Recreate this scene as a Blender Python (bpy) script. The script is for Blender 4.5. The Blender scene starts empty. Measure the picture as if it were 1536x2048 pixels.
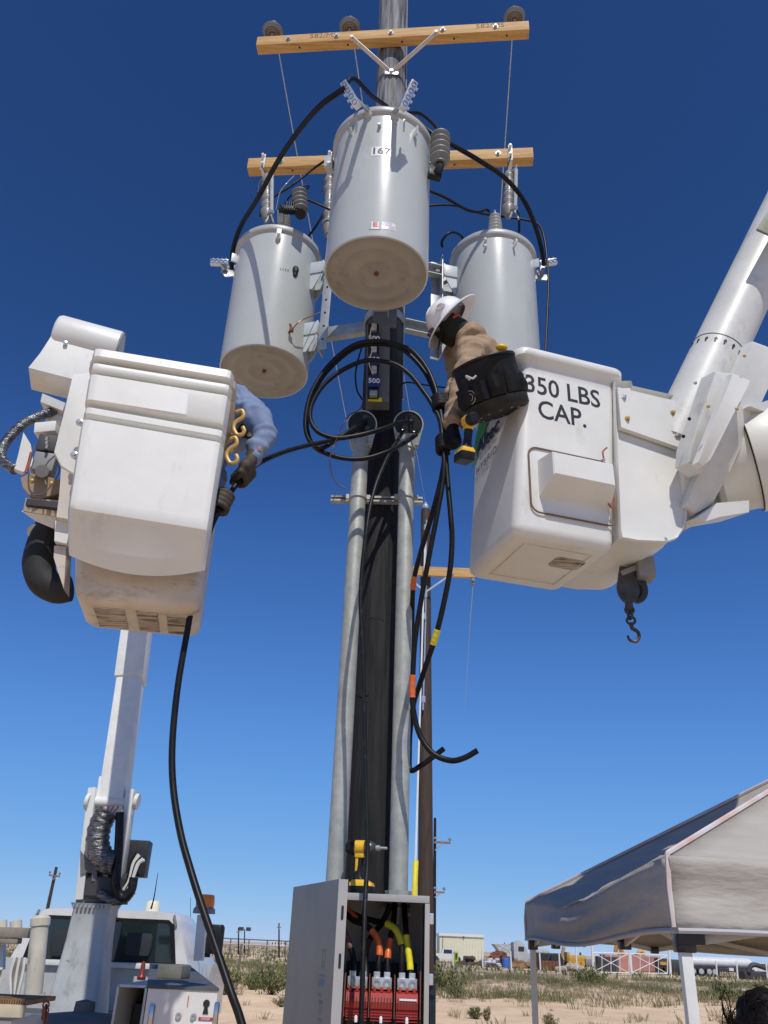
import bpy, bmesh, math, random
import numpy as np
from mathutils import Vector, Matrix, Euler
R = math.radians
random.seed(7)
rng = np.random.default_rng(11)
scene = bpy.context.scene
C = scene.collection

# ------------------------------------------------------------------ camera
FOC, PITCH, ROLL, CZ = 1640.0, math.atan(869/1640), R(2.4), 1.6
FW = Vector((0, math.cos(PITCH), math.sin(PITCH)))
r0 = Vector((1, 0, 0)); u0 = r0.cross(FW)
RT = r0*math.cos(ROLL) + u0*math.sin(ROLL)
UP = -r0*math.sin(ROLL) + u0*math.cos(ROLL)
CAM = Vector((0, 0, CZ))
cd = bpy.data.cameras.new('camera'); cam = bpy.data.objects.new('camera', cd); C.objects.link(cam)
m = Matrix((RT, UP, -FW)).transposed().to_4x4(); m.translation = CAM
cam.matrix_world = m
cd.sensor_width = 36; cd.lens = 36*FOC/2048; cd.clip_start = .05; cd.clip_end = 4000
scene.camera = cam

# ------------------------------------------------------------------ sky and sun
SUN_EL, SUN_AZ = R(54), R(10)          # azimuth: behind the camera, towards the right
sdir = Vector((math.sin(SUN_AZ)*math.cos(SUN_EL), -math.cos(SUN_AZ)*math.cos(SUN_EL), math.sin(SUN_EL)))
world = bpy.data.worlds.new('World'); scene.world = world; world.use_nodes = True
nt = world.node_tree; nt.nodes.clear()
sky = nt.nodes.new('ShaderNodeTexSky'); sky.sky_type = 'NISHITA'; sky.sun_disc = False
sky.sun_elevation = SUN_EL; sky.sun_rotation = math.pi - SUN_AZ
sky.altitude = 1100; sky.air_density = 0.7; sky.dust_density = 0.0; sky.ozone_density = 6.0
# the camera's tone response, one curve per channel, applied to the whole sky alike
def vscale(k):
    v_ = nt.nodes.new('ShaderNodeVectorMath'); v_.operation = 'SCALE'; v_.inputs['Scale'].default_value = k; return v_
pre, post = vscale(.1), vscale(10.0)
cur = nt.nodes.new('ShaderNodeRGBCurve')
for ch, pts in enumerate((((0, 0), (.041, .020), (.065, .046), (.145, .118), (.31, .218), (.55, .335), (1, .55)), ((0, 0), (.081, .066), (.127, .142), (.273, .31), (.53, .445), (.774, .54), (1, .60)), ((0, 0), (.185, .220), (.275, .42), (.54, .72), (.83, .80), (1, .84)))):
    c_ = cur.mapping.curves[ch].points
    c_[0].location = pts[0]; c_[1].location = pts[-1]
    for q in pts[1:-1]: c_.new(*q)
cur.mapping.update()
bg = nt.nodes.new('ShaderNodeBackground'); bg.inputs[1].default_value = 0.1
wo = nt.nodes.new('ShaderNodeOutputWorld')
nt.links.new(sky.outputs[0], pre.inputs[0]); nt.links.new(pre.outputs[0], cur.inputs['Color']); nt.links.new(cur.outputs[0], post.inputs[0]); nt.links.new(post.outputs[0], bg.inputs[0]); nt.links.new(bg.outputs[0], wo.inputs[0])
sl = bpy.data.lights.new('sun', 'SUN'); sl.energy = 3.5; sl.angle = R(.53); sl.color = (1, .95, .87)
so = bpy.data.objects.new('sun', sl); C.objects.link(so); so.rotation_euler = sdir.to_track_quat('Z', 'Y').to_euler()
so.location = (3, -6, 14)
scene.view_settings.view_transform = 'Standard'; scene.view_settings.look = 'None'
scene.view_settings.gamma = 1; scene.view_settings.exposure = 0.0
scene.cycles.max_bounces = 6; scene.cycles.use_denoising = True

# ------------------------------------------------------------------ pixel of the photograph -> point at a chosen depth
def ray(px, py): return FW + RT*((px-768)/FOC) + UP*((1024-py)/FOC)
YK = 1.207     # near depths below are in units of 1.207 m
def P0(px, py, y): d = ray(px, py); return CAM + d*(y/d.y)
def P(px, py, y): return P0(px, py, y*YK if y < 7 else y)
def PZ(px, py, z): d = ray(px, py); return CAM + d*((z-CZ)/d.z)
def PP(px, py, o, n): d = ray(px, py); return CAM + d*(((o-CAM).dot(n))/d.dot(n))
def V(*a): return Vector(a)
def zc(p): return (Vector(p)-CAM).dot(FW)

# ------------------------------------------------------------------ materials
MATS = {}
def M(name, c1, c2=None, scale=6, rough=.5, metal=0, bump=0, bscale=60, stretch=(1, 1, 1), lo=.35, hi=.65, dirt=None, spec=.5, rvar=0, coat=0, emit=None, trans=0, detail=5, bdist=.004, dirt2=None):
    if name in MATS: return MATS[name]
    mt = bpy.data.materials.new(name); mt.use_nodes = True
    n = mt.node_tree.nodes; l = mt.node_tree.links; b = n['Principled BSDF']
    b.inputs['Roughness'].default_value = rough; b.inputs['Metallic'].default_value = metal
    b.inputs['Specular IOR Level'].default_value = spec; b.inputs['Coat Weight'].default_value = coat
    b.inputs['Transmission Weight'].default_value = trans
    b.inputs['Base Color'].default_value = (*c1, 1)
    tc = n.new('ShaderNodeTexCoord'); mp = n.new('ShaderNodeMapping'); mp.inputs['Scale'].default_value = stretch
    l.new(tc.outputs['Object'], mp.inputs[0])
    col = None
    if c2 is not None:
        t = n.new('ShaderNodeTexNoise'); t.inputs['Scale'].default_value = scale; t.inputs['Detail'].default_value = detail; t.inputs['Roughness'].default_value = .6
        l.new(mp.outputs[0], t.inputs['Vector'])
        rp = n.new('ShaderNodeValToRGB'); rp.color_ramp.elements[0].position = lo; rp.color_ramp.elements[1].position = hi
        rp.color_ramp.elements[0].color = (*c1, 1); rp.color_ramp.elements[1].color = (*c2, 1)
        l.new(t.outputs['Fac'], rp.inputs[0]); col = rp.outputs[0]
        if rvar:
            mr = n.new('ShaderNodeMapRange'); mr.inputs[3].default_value = rough-rvar; mr.inputs[4].default_value = rough+rvar
            l.new(t.outputs['Fac'], mr.inputs[0]); l.new(mr.outputs[0], b.inputs['Roughness'])
    for kd, dd_ in enumerate((dirt, dirt2)):
        if not dd_: continue
        dc, ds, d0, d1, dst = dd_
        mp2 = n.new('ShaderNodeMapping'); mp2.inputs['Scale'].default_value = dst; mp2.inputs['Location'].default_value = (3.1+kd*2.3, 1.7, .4+kd)
        l.new(tc.outputs['Object'], mp2.inputs[0])
        t2 = n.new('ShaderNodeTexNoise'); t2.inputs['Scale'].default_value = ds; t2.inputs['Detail'].default_value = 7; t2.inputs['Roughness'].default_value = .7
        l.new(mp2.outputs[0], t2.inputs['Vector'])
        mr2 = n.new('ShaderNodeMapRange'); mr2.inputs[1].default_value = d0; mr2.inputs[2].default_value = d1
        l.new(t2.outputs['Fac'], mr2.inputs[0])
        mx = n.new('ShaderNodeMix'); mx.data_type = 'RGBA'
        l.new(mr2.outputs[0], mx.inputs['Factor'])
        if col is None: mx.inputs['A'].default_value = (*c1, 1)
        else: l.new(col, mx.inputs['A'])
        mx.inputs['B'].default_value = (*dc, 1); col = mx.outputs['Result']
    if col is not None: l.new(col, b.inputs['Base Color'])
    if bump:
        t3 = n.new('ShaderNodeTexNoise'); t3.inputs['Scale'].default_value = bscale; t3.inputs['Detail'].default_value = 6
        l.new(mp.outputs[0], t3.inputs['Vector'])
        bp = n.new('ShaderNodeBump'); bp.inputs['Strength'].default_value = bump; bp.inputs['Distance'].default_value = bdist
        l.new(t3.outputs['Fac'], bp.inputs['Height']); l.new(bp.outputs[0], b.inputs['Normal'])
    if emit: b.inputs['Emission Color'].default_value = (*emit, 1); b.inputs['Emission Strength'].default_value = 1
    MATS[name] = mt
    return mt

tank_m = M('tank_paint', (.46, .49, .475), (.49, .515, .50), 3, .24, dirt=((.36, .36, .34), 2.5, .62, .8, (1, 1, .4)), bump=.05, bscale=7, bdist=.01)
bott_m = M('tank_dusty', (.37, .345, .31), (.33, .305, .27), 5, .6, dirt=((.22, .18, .14), 6, .58, .78, (1, 1, 1)))
brk_m = M('bracket_paint', (.50, .55, .57), (.45, .5, .52), 9, .38, dirt=((.3, .29, .27), 10, .62, .8, (1, 1, 1)))
whit_m = M('fiberglass_white', (.715, .715, .67), (.66, .655, .61), 3.5, .42, bump=.07, bscale=9, bdist=.015, dirt=((.46, .39, .31), 5, .60, .88, (1, 1, .35)), dirt2=((.16, .14, .12), 26, .70, .76, (1, 1, .35)))
whi2_m = M('fiberglass_worn', (.64, .60, .53), (.52, .44, .35), 3, .5, bump=.12, bscale=14, dirt=((.14, .11, .085), 4, .56, .80, (.6, 2.5, 2.5)), dirt2=((.06, .05, .045), 16, .64, .72, (.5, 3, 3)))
scuf_m = M('scuffed_pad', (.50, .44, .37), (.38, .32, .26), 6, .6, bump=.3, bscale=25, stretch=(1, 1, 1), dirt=((.03, .028, .026), 7, .46, .62, (.7, 7, 7)))
boom_m = M('boom_fiberglass', (.67, .67, .63), (.59, .59, .55), 4, .38, dirt=((.30, .27, .23), 4, .56, .82, (1, 1, .6)), bump=.05, bscale=20, dirt2=((.12, .11, .10), 24, .70, .76, (1, 1, .5)))
blk_m = M('black_rubber', (.008, .008, .009), (.015, .015, .016), 20, .45, spec=.3, bump=.1, bscale=80)
blkg_m = M('black_gloss', (.010, .010, .013), (.018, .018, .022), 12, .25)
cab_m = M('cable_jacket', (.006, .006, .007), (.012, .012, .013), 14, .42, spec=.22)
cab2_m = M('dusty_cable', (.010, .010, .011), (.04, .038, .036), 25, .45, lo=.54, hi=.75, spec=.25)
galv_m = M('galvanised', (.46, .475, .43), (.34, .355, .33), 14, .48, .3, bump=.08, bscale=60, dirt2=((.47, .45, .39), 3, .58, .85, (1, 1, .8)), dirt=((.36, .33, .28), 5, .55, .8, (1, 1, .25)))
stl_m = M('mount_steel', (.42, .45, .46), (.33, .36, .37), 14, .45, .4, dirt=((.25, .22, .18), 9, .6, .8, (1, 1, 1)))
alu_m = M('aluminium', (.75, .75, .74), (.6, .6, .58), 20, .32, .7)
cop_m = M('copper', (.36, .15, .07), (.2, .09, .05), 20, .4, .8)
wood_m = M('fir_timber', (.60, .37, .14), (.42, .235, .08), 5, .7, bump=.25, bscale=9, stretch=(.35, 7, 7), dirt=((.15, .075, .03), 7, .62, .75, (.5, 4, 4)))
pole_m = M('pole_wood', (.009, .009, .010), (.024, .0235, .025), 6, .7, spec=.3, bump=.8, bscale=10, stretch=(6, 6, .35), dirt=((.006, .006, .007), 8, .52, .66, (5, 5, .3)), bdist=.008)
polg_m = M('pole_wood_weathered', (.13, .135, .145), (.22, .22, .225), 6, .6, bump=.5, bscale=10, stretch=(6, 6, .35), dirt=((.04, .04, .045), 7, .55, .7, (4, 4, .4)), bdist=.008)
polb_m = M('pole_brown', (.035, .022, .016), (.06, .038, .026), 5, .75, bump=.3, bscale=10, stretch=(5, 5, .3))
porc_m = M('polymer_grey', (.21, .22, .215), (.16, .168, .164), 10, .5)
porw_m = M('porcelain_light', (.46, .48, .46), (.40, .41, .39), 10, .25)
porb_m = M('porcelain_brown', (.10, .05, .035), (.14, .07, .05), 10, .25)
encl_m = M('enclosure_grey', (.20, .195, .185), (.165, .16, .152), 2.2, .42, .15, bump=.04, bscale=6, dirt=((.13, .125, .115), 2.2, .48, .72, (1, 1, .5)))
enci_m = M('enclosure_inside', (.40, .395, .38), (.36, .355, .34), 4, .5)
red_m = M('red_plastic', (.42, .035, .03), (.34, .03, .028), 12, .38)
bar_m = M('barrier_board', (.22, .07, .05), (.17, .06, .045), 8, .5)
org_m = M('orange_tape', (.72, .16, .03), (.6, .12, .025), 20, .38)
yel_m = M('yellow_tape', (.80, .72, .03), (.68, .62, .03), 20, .38)
brn_m = M('brown_tape', (.16, .085, .06), (.12, .06, .045), 20, .42)
ytl_m = M('yellow_tool', (.80, .46, .02), (.7, .4, .02), 15, .4)
yel2_m = M('yellow_guard', (.80, .70, .03), (.72, .6, .03), 9, .5)
blu_m = M('blue_label', (.012, .02, .10), (.02, .03, .13), 10, .35)
wht_m = M('white_print', (.82, .82, .82), rough=.5)
ink_m = M('black_ink', (.012, .012, .014), (.02, .02, .022), 30, .5)
grn_m = M('green_print', (.07, .32, .03), rough=.45)
redp_m = M('red_print', (.45, .03, .04), rough=.45)
ylab_m = M('yellow_label', (.80, .72, .02), rough=.5)
tan_m = M('tan_canvas', (.36, .25, .155), (.30, .205, .125), 9, .85, bump=.5, bscale=24, bdist=.012)
shirt_m = M('blue_shirt', (.19, .25, .39), (.15, .20, .32), 8, .8, bump=.5, bscale=18, bdist=.012)
glov_m = M('leather_glove', (.062, .045, .03), (.035, .026, .018), 18, .7, bump=.5, bscale=60)
glvb_m = M('black_glove', (.006, .0055, .0055), (.014, .013, .012), 18, .6, spec=.2, bump=.4, bscale=60)
nyl_m = M('black_nylon', (.005, .005, .0055), (.011, .011, .0115), 14, .55, spec=.25, bump=.5, bscale=30)
bala_m = M('dark_green_cloth', (.016, .018, .010), (.010, .011, .007), 15, .9, bump=.4, bscale=40)
hat_m = M('hard_hat_shell', (.80, .80, .84), (.76, .76, .80), 5, .28)
skin_m = M('skin', (.32, .17, .11), (.28, .14, .09), 10, .55)
hair_m = M('dark_hair', (.003, .002, .0018), (.008, .005, .0035), 25, .6, spec=.15, bump=.6, bscale=90)
jean_m = M('dark_denim', (.02, .028, .05), (.03, .04, .065), 16, .9)
boot_m = M('brown_boot', (.07, .045, .03), rough=.7)
gold_m = M('gold_hook', (.58, .37, .12), (.48, .30, .10), 15, .45, .3)
cnvs_m = M('canopy_fabric', (.42, .39, .345), (.37, .345, .305), 4, .8, bump=.4, bscale=3.5, bdist=.05, stretch=(1, 1, 3.5))
wsteel_m = M('white_steel', (.73, .73, .69), (.66, .66, .62), 7, .4, dirt=((.4, .35, .3), 9, .66, .82, (1, 1, .3)))
tru_m = M('truck_white', (.72, .71, .69), (.66, .65, .63), 4, .3, coat=.3, dirt=((.38, .36, .33), 6, .6, .82, (1, 1, .5)))
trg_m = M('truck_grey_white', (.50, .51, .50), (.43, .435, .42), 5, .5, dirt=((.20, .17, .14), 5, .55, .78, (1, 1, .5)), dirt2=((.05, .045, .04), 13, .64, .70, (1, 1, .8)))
deck_m = M('dark_deck', (.065, .07, .075), (.10, .105, .11), 6, .65, bump=.2, bscale=60)
gls_m = M('truck_glass', (.012, .022, .02), rough=.05, spec=.7)
hose_m = M('foil_hose', (.25, .25, .25), (.04, .04, .045), 12, .25, .6, stretch=(1, 1, 6), bump=.8, bscale=12, bdist=.02)
amb_m = M('amber_lens', (.95, .26, .02), (.9, .2, .015), 20, .3)
grat_m = M('rusty_grating', (.42, .25, .09), (.22, .12, .05), 12, .7, .2)
ivry_m = M('ivory_pipe', (.62, .58, .47), (.52, .48, .38), 7, .45, dirt=((.2, .17, .13), 8, .6, .75, (1, 1, .4)))
cond_m = M('conductor', (.60, .60, .60), (.45, .45, .45), 40, .35, .7)
rust_m = M('rust', (.20, .075, .035), (.13, .05, .028), 3, .85)
cat_m = M('machine_yellow', (.60, .34, .05), (.48, .27, .05), 3, .6)
pink_m = M('faded_red_steel', (.50, .23, .20), (.42, .19, .165), 2, .7)
crm_m = M('cream_cladding', (.68, .66, .50), (.64, .615, .46), 1.2, .7)
drk_m = M('dark_machine', (.035, .035, .04), (.06, .055, .05), 4, .6)
grey_m = M('grey_steel', (.28, .28, .28), (.22, .22, .22), 5, .6)
tblu_m = M('blue_drum', (.03, .14, .5), rough=.5)
tyre_m = M('tyre', (.02, .02, .021), (.04, .038, .035), 12, .85)

# ------------------------------------------------------------------ mesh helpers
def WM(o):
    mm = Matrix()
    while o is not None: mm = o.matrix_basis @ mm; o = o.parent
    return mm
def catmull(pts, k=8):
    pts = [Vector(p) for p in pts]
    if len(pts) < 3: return pts
    q = [pts[0]*2-pts[1]] + pts + [pts[-1]*2-pts[-2]]
    out = []
    for i in range(1, len(q)-2):
        a, b, c, d = q[i-1:i+3]
        for j in range(k):
            t = j/k
            out.append(.5*((2*b)+(c-a)*t+(2*a-5*b+4*c-d)*t*t+(3*b-a-3*c+d)*t**3))
    return out+[pts[-1]]
def rrect(w, d, r, n=5):
    """rounded rectangle, counter-clockwise, centred"""
    r = min(r, w/2-1e-4, d/2-1e-4); out = []
    for cx, cy, a0 in ((w/2-r, d/2-r, 0), (-w/2+r, d/2-r, 90), (-w/2+r, -d/2+r, 180), (w/2-r, -d/2+r, 270)):
        for i in range(n+1):
            a = R(a0+90*i/n); out.append((cx+r*math.cos(a), cy+r*math.sin(a)))
    return out
def frame_from(d):
    d = Vector(d).normalized(); a = Vector((0, 0, 1)) if abs(d.z) < .95 else Vector((1, 0, 0))
    u = a.cross(d).normalized(); return u, d.cross(u), d
class MB:
    def __init__(s, xf=None): s.v = []; s.f = []; s.xf = xf
    def add(s, vs, fs):
        k = len(s.v)
        s.v += [(s.xf @ Vector(p)) if s.xf else Vector(p) for p in vs]; s.f += [tuple(i+k for i in f) for f in fs]
        return s
    def box(s, c, size, rz=0, bevel=0, seg=2, rot=None):
        bm = bmesh.new(); bmesh.ops.create_cube(bm, size=1); bmesh.ops.scale(bm, vec=size, verts=bm.verts)
        if bevel: bmesh.ops.bevel(bm, geom=list(bm.edges), offset=min(bevel, min(size)*.45), segments=seg, profile=.6, affect='EDGES')
        rm = rot.to_matrix() if isinstance(rot, Euler) else (rot if rot is not None else Matrix.Rotation(rz, 3, 'Z'))
        bm.verts.index_update(); c = Vector(c)
        s.add([rm @ v.co + c for v in bm.verts], [[v.index for v in f.verts] for f in bm.faces]); bm.free(); return s
    def bar(s, a, b, w, h, up=(0, 0, 1), bevel=0):
        """a beam of section w x h from a to b"""
        a = Vector(a); b = Vector(b); d = (b-a); L = d.length; d.normalize()
        u = Vector(up).cross(d)
        if u.length < 1e-4: u = Vector((1, 0, 0)).cross(d)
        u.normalize(); v = d.cross(u)
        rm = Matrix((d, u, v)).transposed()
        return s.box((a+b)/2, (L, w, h), bevel=bevel, rot=rm)
    def cyl(s, a, b, r1, r2=None, n=16, caps=True):
        a = Vector(a); b = Vector(b); r2 = r1 if r2 is None else r2
        u, w, d = frame_from(b-a); vs = []
        for c, r in ((a, r1), (b, r2)):
            vs += [c+u*r*math.cos(2*math.pi*i/n)+w*r*math.sin(2*math.pi*i/n) for i in range(n)]
        fs = [(i, (i+1) % n, n+(i+1) % n, n+i) for i in range(n)]
        if caps: fs += [tuple(range(n))[::-1], tuple(range(n, 2*n))]
        return s.add(vs, fs)
    def lathe(s, prof, o=(0, 0, 0), axis=(0, 0, 1), n=24, ang=None):
        """prof: (radius, height) from bottom to top"""
        o = Vector(o); u, w, d = frame_from(axis); vs = []; fs = []
        for r, h in prof:
            vs += [o+d*h+(u*math.cos(2*math.pi*i/n)+w*math.sin(2*math.pi*i/n))*max(r, 1e-5) for i in range(n)]
        for j in range(len(prof)-1):
            fs += [(j*n+i, j*n+(i+1) % n, (j+1)*n+(i+1) % n, (j+1)*n+i) for i in range(n)]
        return s.add(vs, fs)
    def tube(s, pts, r, n=8, k=8, caps=True):
        pts = catmull(pts, k) if k > 1 else [Vector(p) for p in pts]
        m_ = len(pts); rs = r if callable(r) else (lambda t: r)
        t0 = (pts[1]-pts[0]).normalized(); u, w, _ = frame_from(t0); vs = []; fs = []
        for i, p in enumerate(pts):
            t = (pts[min(i+1, m_-1)]-pts[max(i-1, 0)])
            t = t.normalized() if t.length > 1e-9 else t0
            q = t0.rotation_difference(t); u = q @ u; u = (u-t*u.dot(t)).normalized(); w = t.cross(u); t0 = t
            rr = rs(i/(m_-1)); vs += [p+(u*math.cos(2*math.pi*j/n)+w*math.sin(2*math.pi*j/n))*rr for j in range(n)]
        for i in range(m_-1):
            fs += [(i*n+j, i*n+(j+1) % n, (i+1)*n+(j+1) % n, (i+1)*n+j) for j in range(n)]
        if caps: fs += [tuple(range(n))[::-1], tuple(range((m_-1)*n, m_*n))]
        return s.add(vs, fs)
    def loft(s, rings, cap0=True, cap1=True):
        n = len(rings[0]); vs = [Vector(p) for r in rings for p in r]; fs = []
        for j in range(len(rings)-1):
            fs += [(j*n+i, j*n+(i+1) % n, (j+1)*n+(i+1) % n, (j+1)*n+i) for i in range(n)]
        if cap0: fs.append(tuple(range(n))[::-1])
        if cap1: fs.append(tuple(range((len(rings)-1)*n, len(rings)*n)))
        return s.add(vs, fs)
    def rloft(s, secs, n=5, cap0=True, cap1=True):
        """secs: (z, w, d, r, cx, cy) rounded rectangles stacked along z"""
        return s.loft([[(x+cx, y+cy, z) for x, y in rrect(w, d, r, n)] for z, w, d, r, cx, cy in secs], cap0, cap1)
    def prism(s, poly, o, u, v, t):
        """polygon in the plane (o,u,v) thickened by t along u x v (centred on the plane's front)"""
        o = Vector(o); u = Vector(u).normalized(); v = Vector(v).normalized(); w = u.cross(v)
        n = len(poly); a = [o+u*x+v*y for x, y in poly]; b = [p+w*t for p in a]
        return s.add(a+b, [tuple(range(n))[::-1], tuple(range(n, 2*n))]+[(i, (i+1) % n, n+(i+1) % n, n+i) for i in range(n)])
    def slab(s, pts, nrm, t):
        """a polygon of world points thickened by t along nrm"""
        pts = [Vector(p) for p in pts]; n = len(pts); w = Vector(nrm).normalized()*t
        return s.add(pts+[p+w for p in pts], [tuple(range(n))[::-1], tuple(range(n, 2*n))]+[(i, (i+1) % n, n+(i+1) % n, n+i) for i in range(n)])
    def ball(s, c, r, n=14, mth=9, rot=None):
        c = Vector(c); r = (r, r, r) if not hasattr(r, '__len__') else r; vs = []; fs = []
        for j in range(mth+1):
            p = math.pi*j/mth
            for i in range(n):
                a = 2*math.pi*i/n; q = Vector((r[0]*math.sin(p)*math.cos(a), r[1]*math.sin(p)*math.sin(a), r[2]*math.cos(p)))
                vs.append(c+(rot @ q if rot is not None else q))
        for j in range(mth):
            fs += [(j*n+i, (j+1)*n+i, (j+1)*n+(i+1) % n, j*n+(i+1) % n) for i in range(n)]
        return s.add(vs, fs)
    def torus(s, c, Rr, r, axis=(0, 0, 1), n=28, k=8):
        c = Vector(c); u, w, d = frame_from(axis); vs = []; fs = []
        for i in range(n):
            a = 2*math.pi*i/n; e = u*math.cos(a)+w*math.sin(a)
            vs += [c+e*(Rr+r*math.cos(2*math.pi*j/k))+d*r*math.sin(2*math.pi*j/k) for j in range(k)]
        for i in range(n):
            for j in range(k): fs.append((i*k+j, ((i+1) % n)*k+j, ((i+1) % n)*k+(j+1) % k, i*k+(j+1) % k))
        return s.add(vs, fs)
    def build(s, name, mat, parent=None, smooth=40, local=False, label=None, voxel=0, relax=0, fix=True):
        vs = s.v
        if parent is not None and not local:
            inv = WM(parent).inverted(); vs = [inv @ p for p in vs]
        me = bpy.data.meshes.new(name); me.from_pydata([tuple(p) for p in vs], [], s.f); me.validate()
        if fix:
            bm = bmesh.new(); bm.from_mesh(me)
            bmesh.ops.remove_doubles(bm, verts=bm.verts, dist=1e-5)
            bmesh.ops.recalc_face_normals(bm, faces=bm.faces); bm.to_mesh(me); bm.free()
        ob = bpy.data.objects.new(name, me); C.objects.link(ob)
        if voxel:
            md = ob.modifiers.new('remesh', 'REMESH'); md.mode = 'VOXEL'; md.voxel_size = voxel
            if relax: sm = ob.modifiers.new('smooth', 'SMOOTH'); sm.iterations = relax; sm.factor = .5
            dg = bpy.context.evaluated_depsgraph_get()
            nm = bpy.data.meshes.new_from_object(ob.evaluated_get(dg)); ob.modifiers.clear(); ob.data = nm; bpy.data.meshes.remove(me); me = nm; me.name = name
        me.materials.clear(); me.materials.append(mat)
        if smooth:
            me.polygons.foreach_set('use_smooth', [True]*len(me.polygons))
            if smooth < 180: me.set_sharp_from_angle(angle=R(smooth))
        if parent is not None: ob.parent = parent
        if label: ob['label'] = label
        return ob
def tag(o, label, cat=None, group=None, kind=None):
    o['label'] = label
    if cat: o['category'] = cat
    if group: o['group'] = group
    if kind: o['kind'] = kind
    return o
def T(name, label, cat, loc=(0, 0, 0), rz=0, group=None):
    o = bpy.data.objects.new(name, None); C.objects.link(o); o.location = loc; o.rotation_euler = (0, 0, rz)
    o.empty_display_size = .1
    return tag(o, label, cat, group)
def struct(o): o['kind'] = 'structure'; return o
def text(name, body, size, mat, parent, o, u, v, ext=.0008, bold=0, center=True, wrap=None, squeeze=1.0, space=1.0, local=False):
    cu = bpy.data.curves.new(name, 'FONT'); cu.body = body; cu.size = size; cu.offset = bold; cu.space_character = space
    cu.align_x = 'CENTER' if center else 'LEFT'; cu.align_y = 'CENTER' if center else 'BOTTOM_BASELINE'; cu.extrude = ext; cu.resolution_u = 3
    ob = bpy.data.objects.new(name, cu); C.objects.link(ob); bpy.context.view_layer.update()
    dg = bpy.context.evaluated_depsgraph_get(); me = bpy.data.meshes.new_from_object(ob.evaluated_get(dg))
    vs = [v_.co.copy() for v_ in me.vertices]; fs = [tuple(p.vertices) for p in me.polygons]
    bpy.data.objects.remove(ob); bpy.data.meshes.remove(me); bpy.data.curves.remove(cu)
    b = MB()
    if wrap: b.add([wrap(p.x*squeeze, p.y, p.z) for p in vs], fs)
    else:
        o = Vector(o); u = Vector(u).normalized(); v = Vector(v).normalized(); w = u.cross(v)
        b.add([o+u*p.x*squeeze+v*p.y+w*p.z for p in vs], fs)
    return b.build(name, mat, parent, smooth=0, local=local, fix=False)
def Lp(*t): return [P(*q) for q in t]

# ================================================================== THE SETTING
def gnoise(x, y):
    return (.05*np.sin(x*.31+1.3*np.sin(y*.13))*np.sin(y*.27+.7) + .035*np.sin(x*.9+y*.35+2*np.sin(y*.4)) + .018*np.sin(x*2.3-y*1.1+np.sin(x*.7)) + .012*np.sin(x*3.7+1.7*np.sin(y*2.1)))
def ground_z(x, y):
    x = np.asarray(x, float); y = np.asarray(y, float)
    band = np.exp(-((y-30)/13)**2)
    rut = .085*np.sin((y*.92+x*.22)*2.6+np.sin(x*.35)*1.4)*band*(0.5+.5*np.sin(x*.19+y*.11))
    z = gnoise(x, y)*np.clip((y-6)/10, .15, 1)+rut
    return z*np.clip(1-(np.abs(y)-120)/100, 0, 1) - .06
def axis(a, b, fine):
    out = [a]
    while out[-1] < b: out.append(out[-1]+fine(out[-1]))
    return np.array(out)
gx = axis(-1500, 1500, lambda t: .35 if -22 < t < 32 else max(.35, abs(t-5)*.06))
gy = axis(-60, 2600, lambda t: .22 if 18 < t < 48 else (max(.6, abs(t-48)*.05) if t >= 48 else 1.2))
X, Y = np.meshgrid(gx, gy); Z = ground_z(X, Y)
nx, ny = len(gx), len(gy)
gv = np.stack([X.ravel(), Y.ravel(), Z.ravel()], 1)
ii = (np.arange(ny-1)[:, None]*nx+np.arange(nx-1)[None, :]).ravel()
gf = np.stack([ii, ii+1, ii+nx+1, ii+nx], 1)
me = bpy.data.meshes.new('ground'); me.from_pydata(gv.tolist(), [], gf.tolist())
me.polygons.foreach_set('use_smooth', [True]*len(me.polygons))
ground = bpy.data.objects.new('ground', me); C.objects.link(ground); tag(ground, 'pale sandy ground with tyre ruts and dry dirt', None, None, 'structure')
gm = bpy.data.materials.new('sand'); gm.use_nodes = True; n = gm.node_tree.nodes; l = gm.node_tree.links; b = n['Principled BSDF']
b.inputs['Roughness'].default_value = .95; b.inputs['Specular IOR Level'].default_value = .15
tc = n.new('ShaderNodeTexCoord'); mp = n.new('ShaderNodeMapping'); l.new(tc.outputs['Object'], mp.inputs[0])
def nz(sc, det=6, stretch=None):
    t = n.new('ShaderNodeTexNoise'); t.inputs['Scale'].default_value = sc; t.inputs['Detail'].default_value = det; t.inputs['Roughness'].default_value = .65
    if stretch:
        q = n.new('ShaderNodeMapping'); q.inputs['Scale'].default_value = stretch; l.new(tc.outputs['Object'], q.inputs[0]); l.new(q.outputs[0], t.inputs['Vector'])
    else: l.new(tc.outputs['Object'], t.inputs['Vector'])
    return t.outputs['Fac']
def ramp(src, p0, c0, p1, c1):
    r_ = n.new('ShaderNodeValToRGB'); e = r_.color_ramp.elements; e[0].position = p0; e[0].color = (*c0, 1); e[1].position = p1; e[1].color = (*c1, 1); l.new(src, r_.inputs[0]); return r_.outputs[0]
def mix(f, a, bb):
    x_ = n.new('ShaderNodeMix'); x_.data_type = 'RGBA'; l.new(f, x_.inputs['Factor']); l.new(a, x_.inputs['A']); l.new(bb, x_.inputs['B']); return x_.outputs['Result']
c_a = ramp(nz(.9), .35, (.66, .47, .305), .68, (.77, .585, .395))
c_b = ramp(nz(3.0), .4, (.50, .345, .22), .6, (.70, .51, .335))
f1 = ramp(nz(.35, 7, (.35, 1.2, 1)), .5, (0, 0, 0), .68, (1, 1, 1))
c1 = mix(f1, c_a, c_b)
c_g = ramp(nz(2), .4, (.19, .155, .12), .6, (.30, .25, .19))      # compacted grey track across the field
sep = n.new('ShaderNodeSeparateXYZ'); l.new(tc.outputs['Object'], sep.inputs[0])
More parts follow.
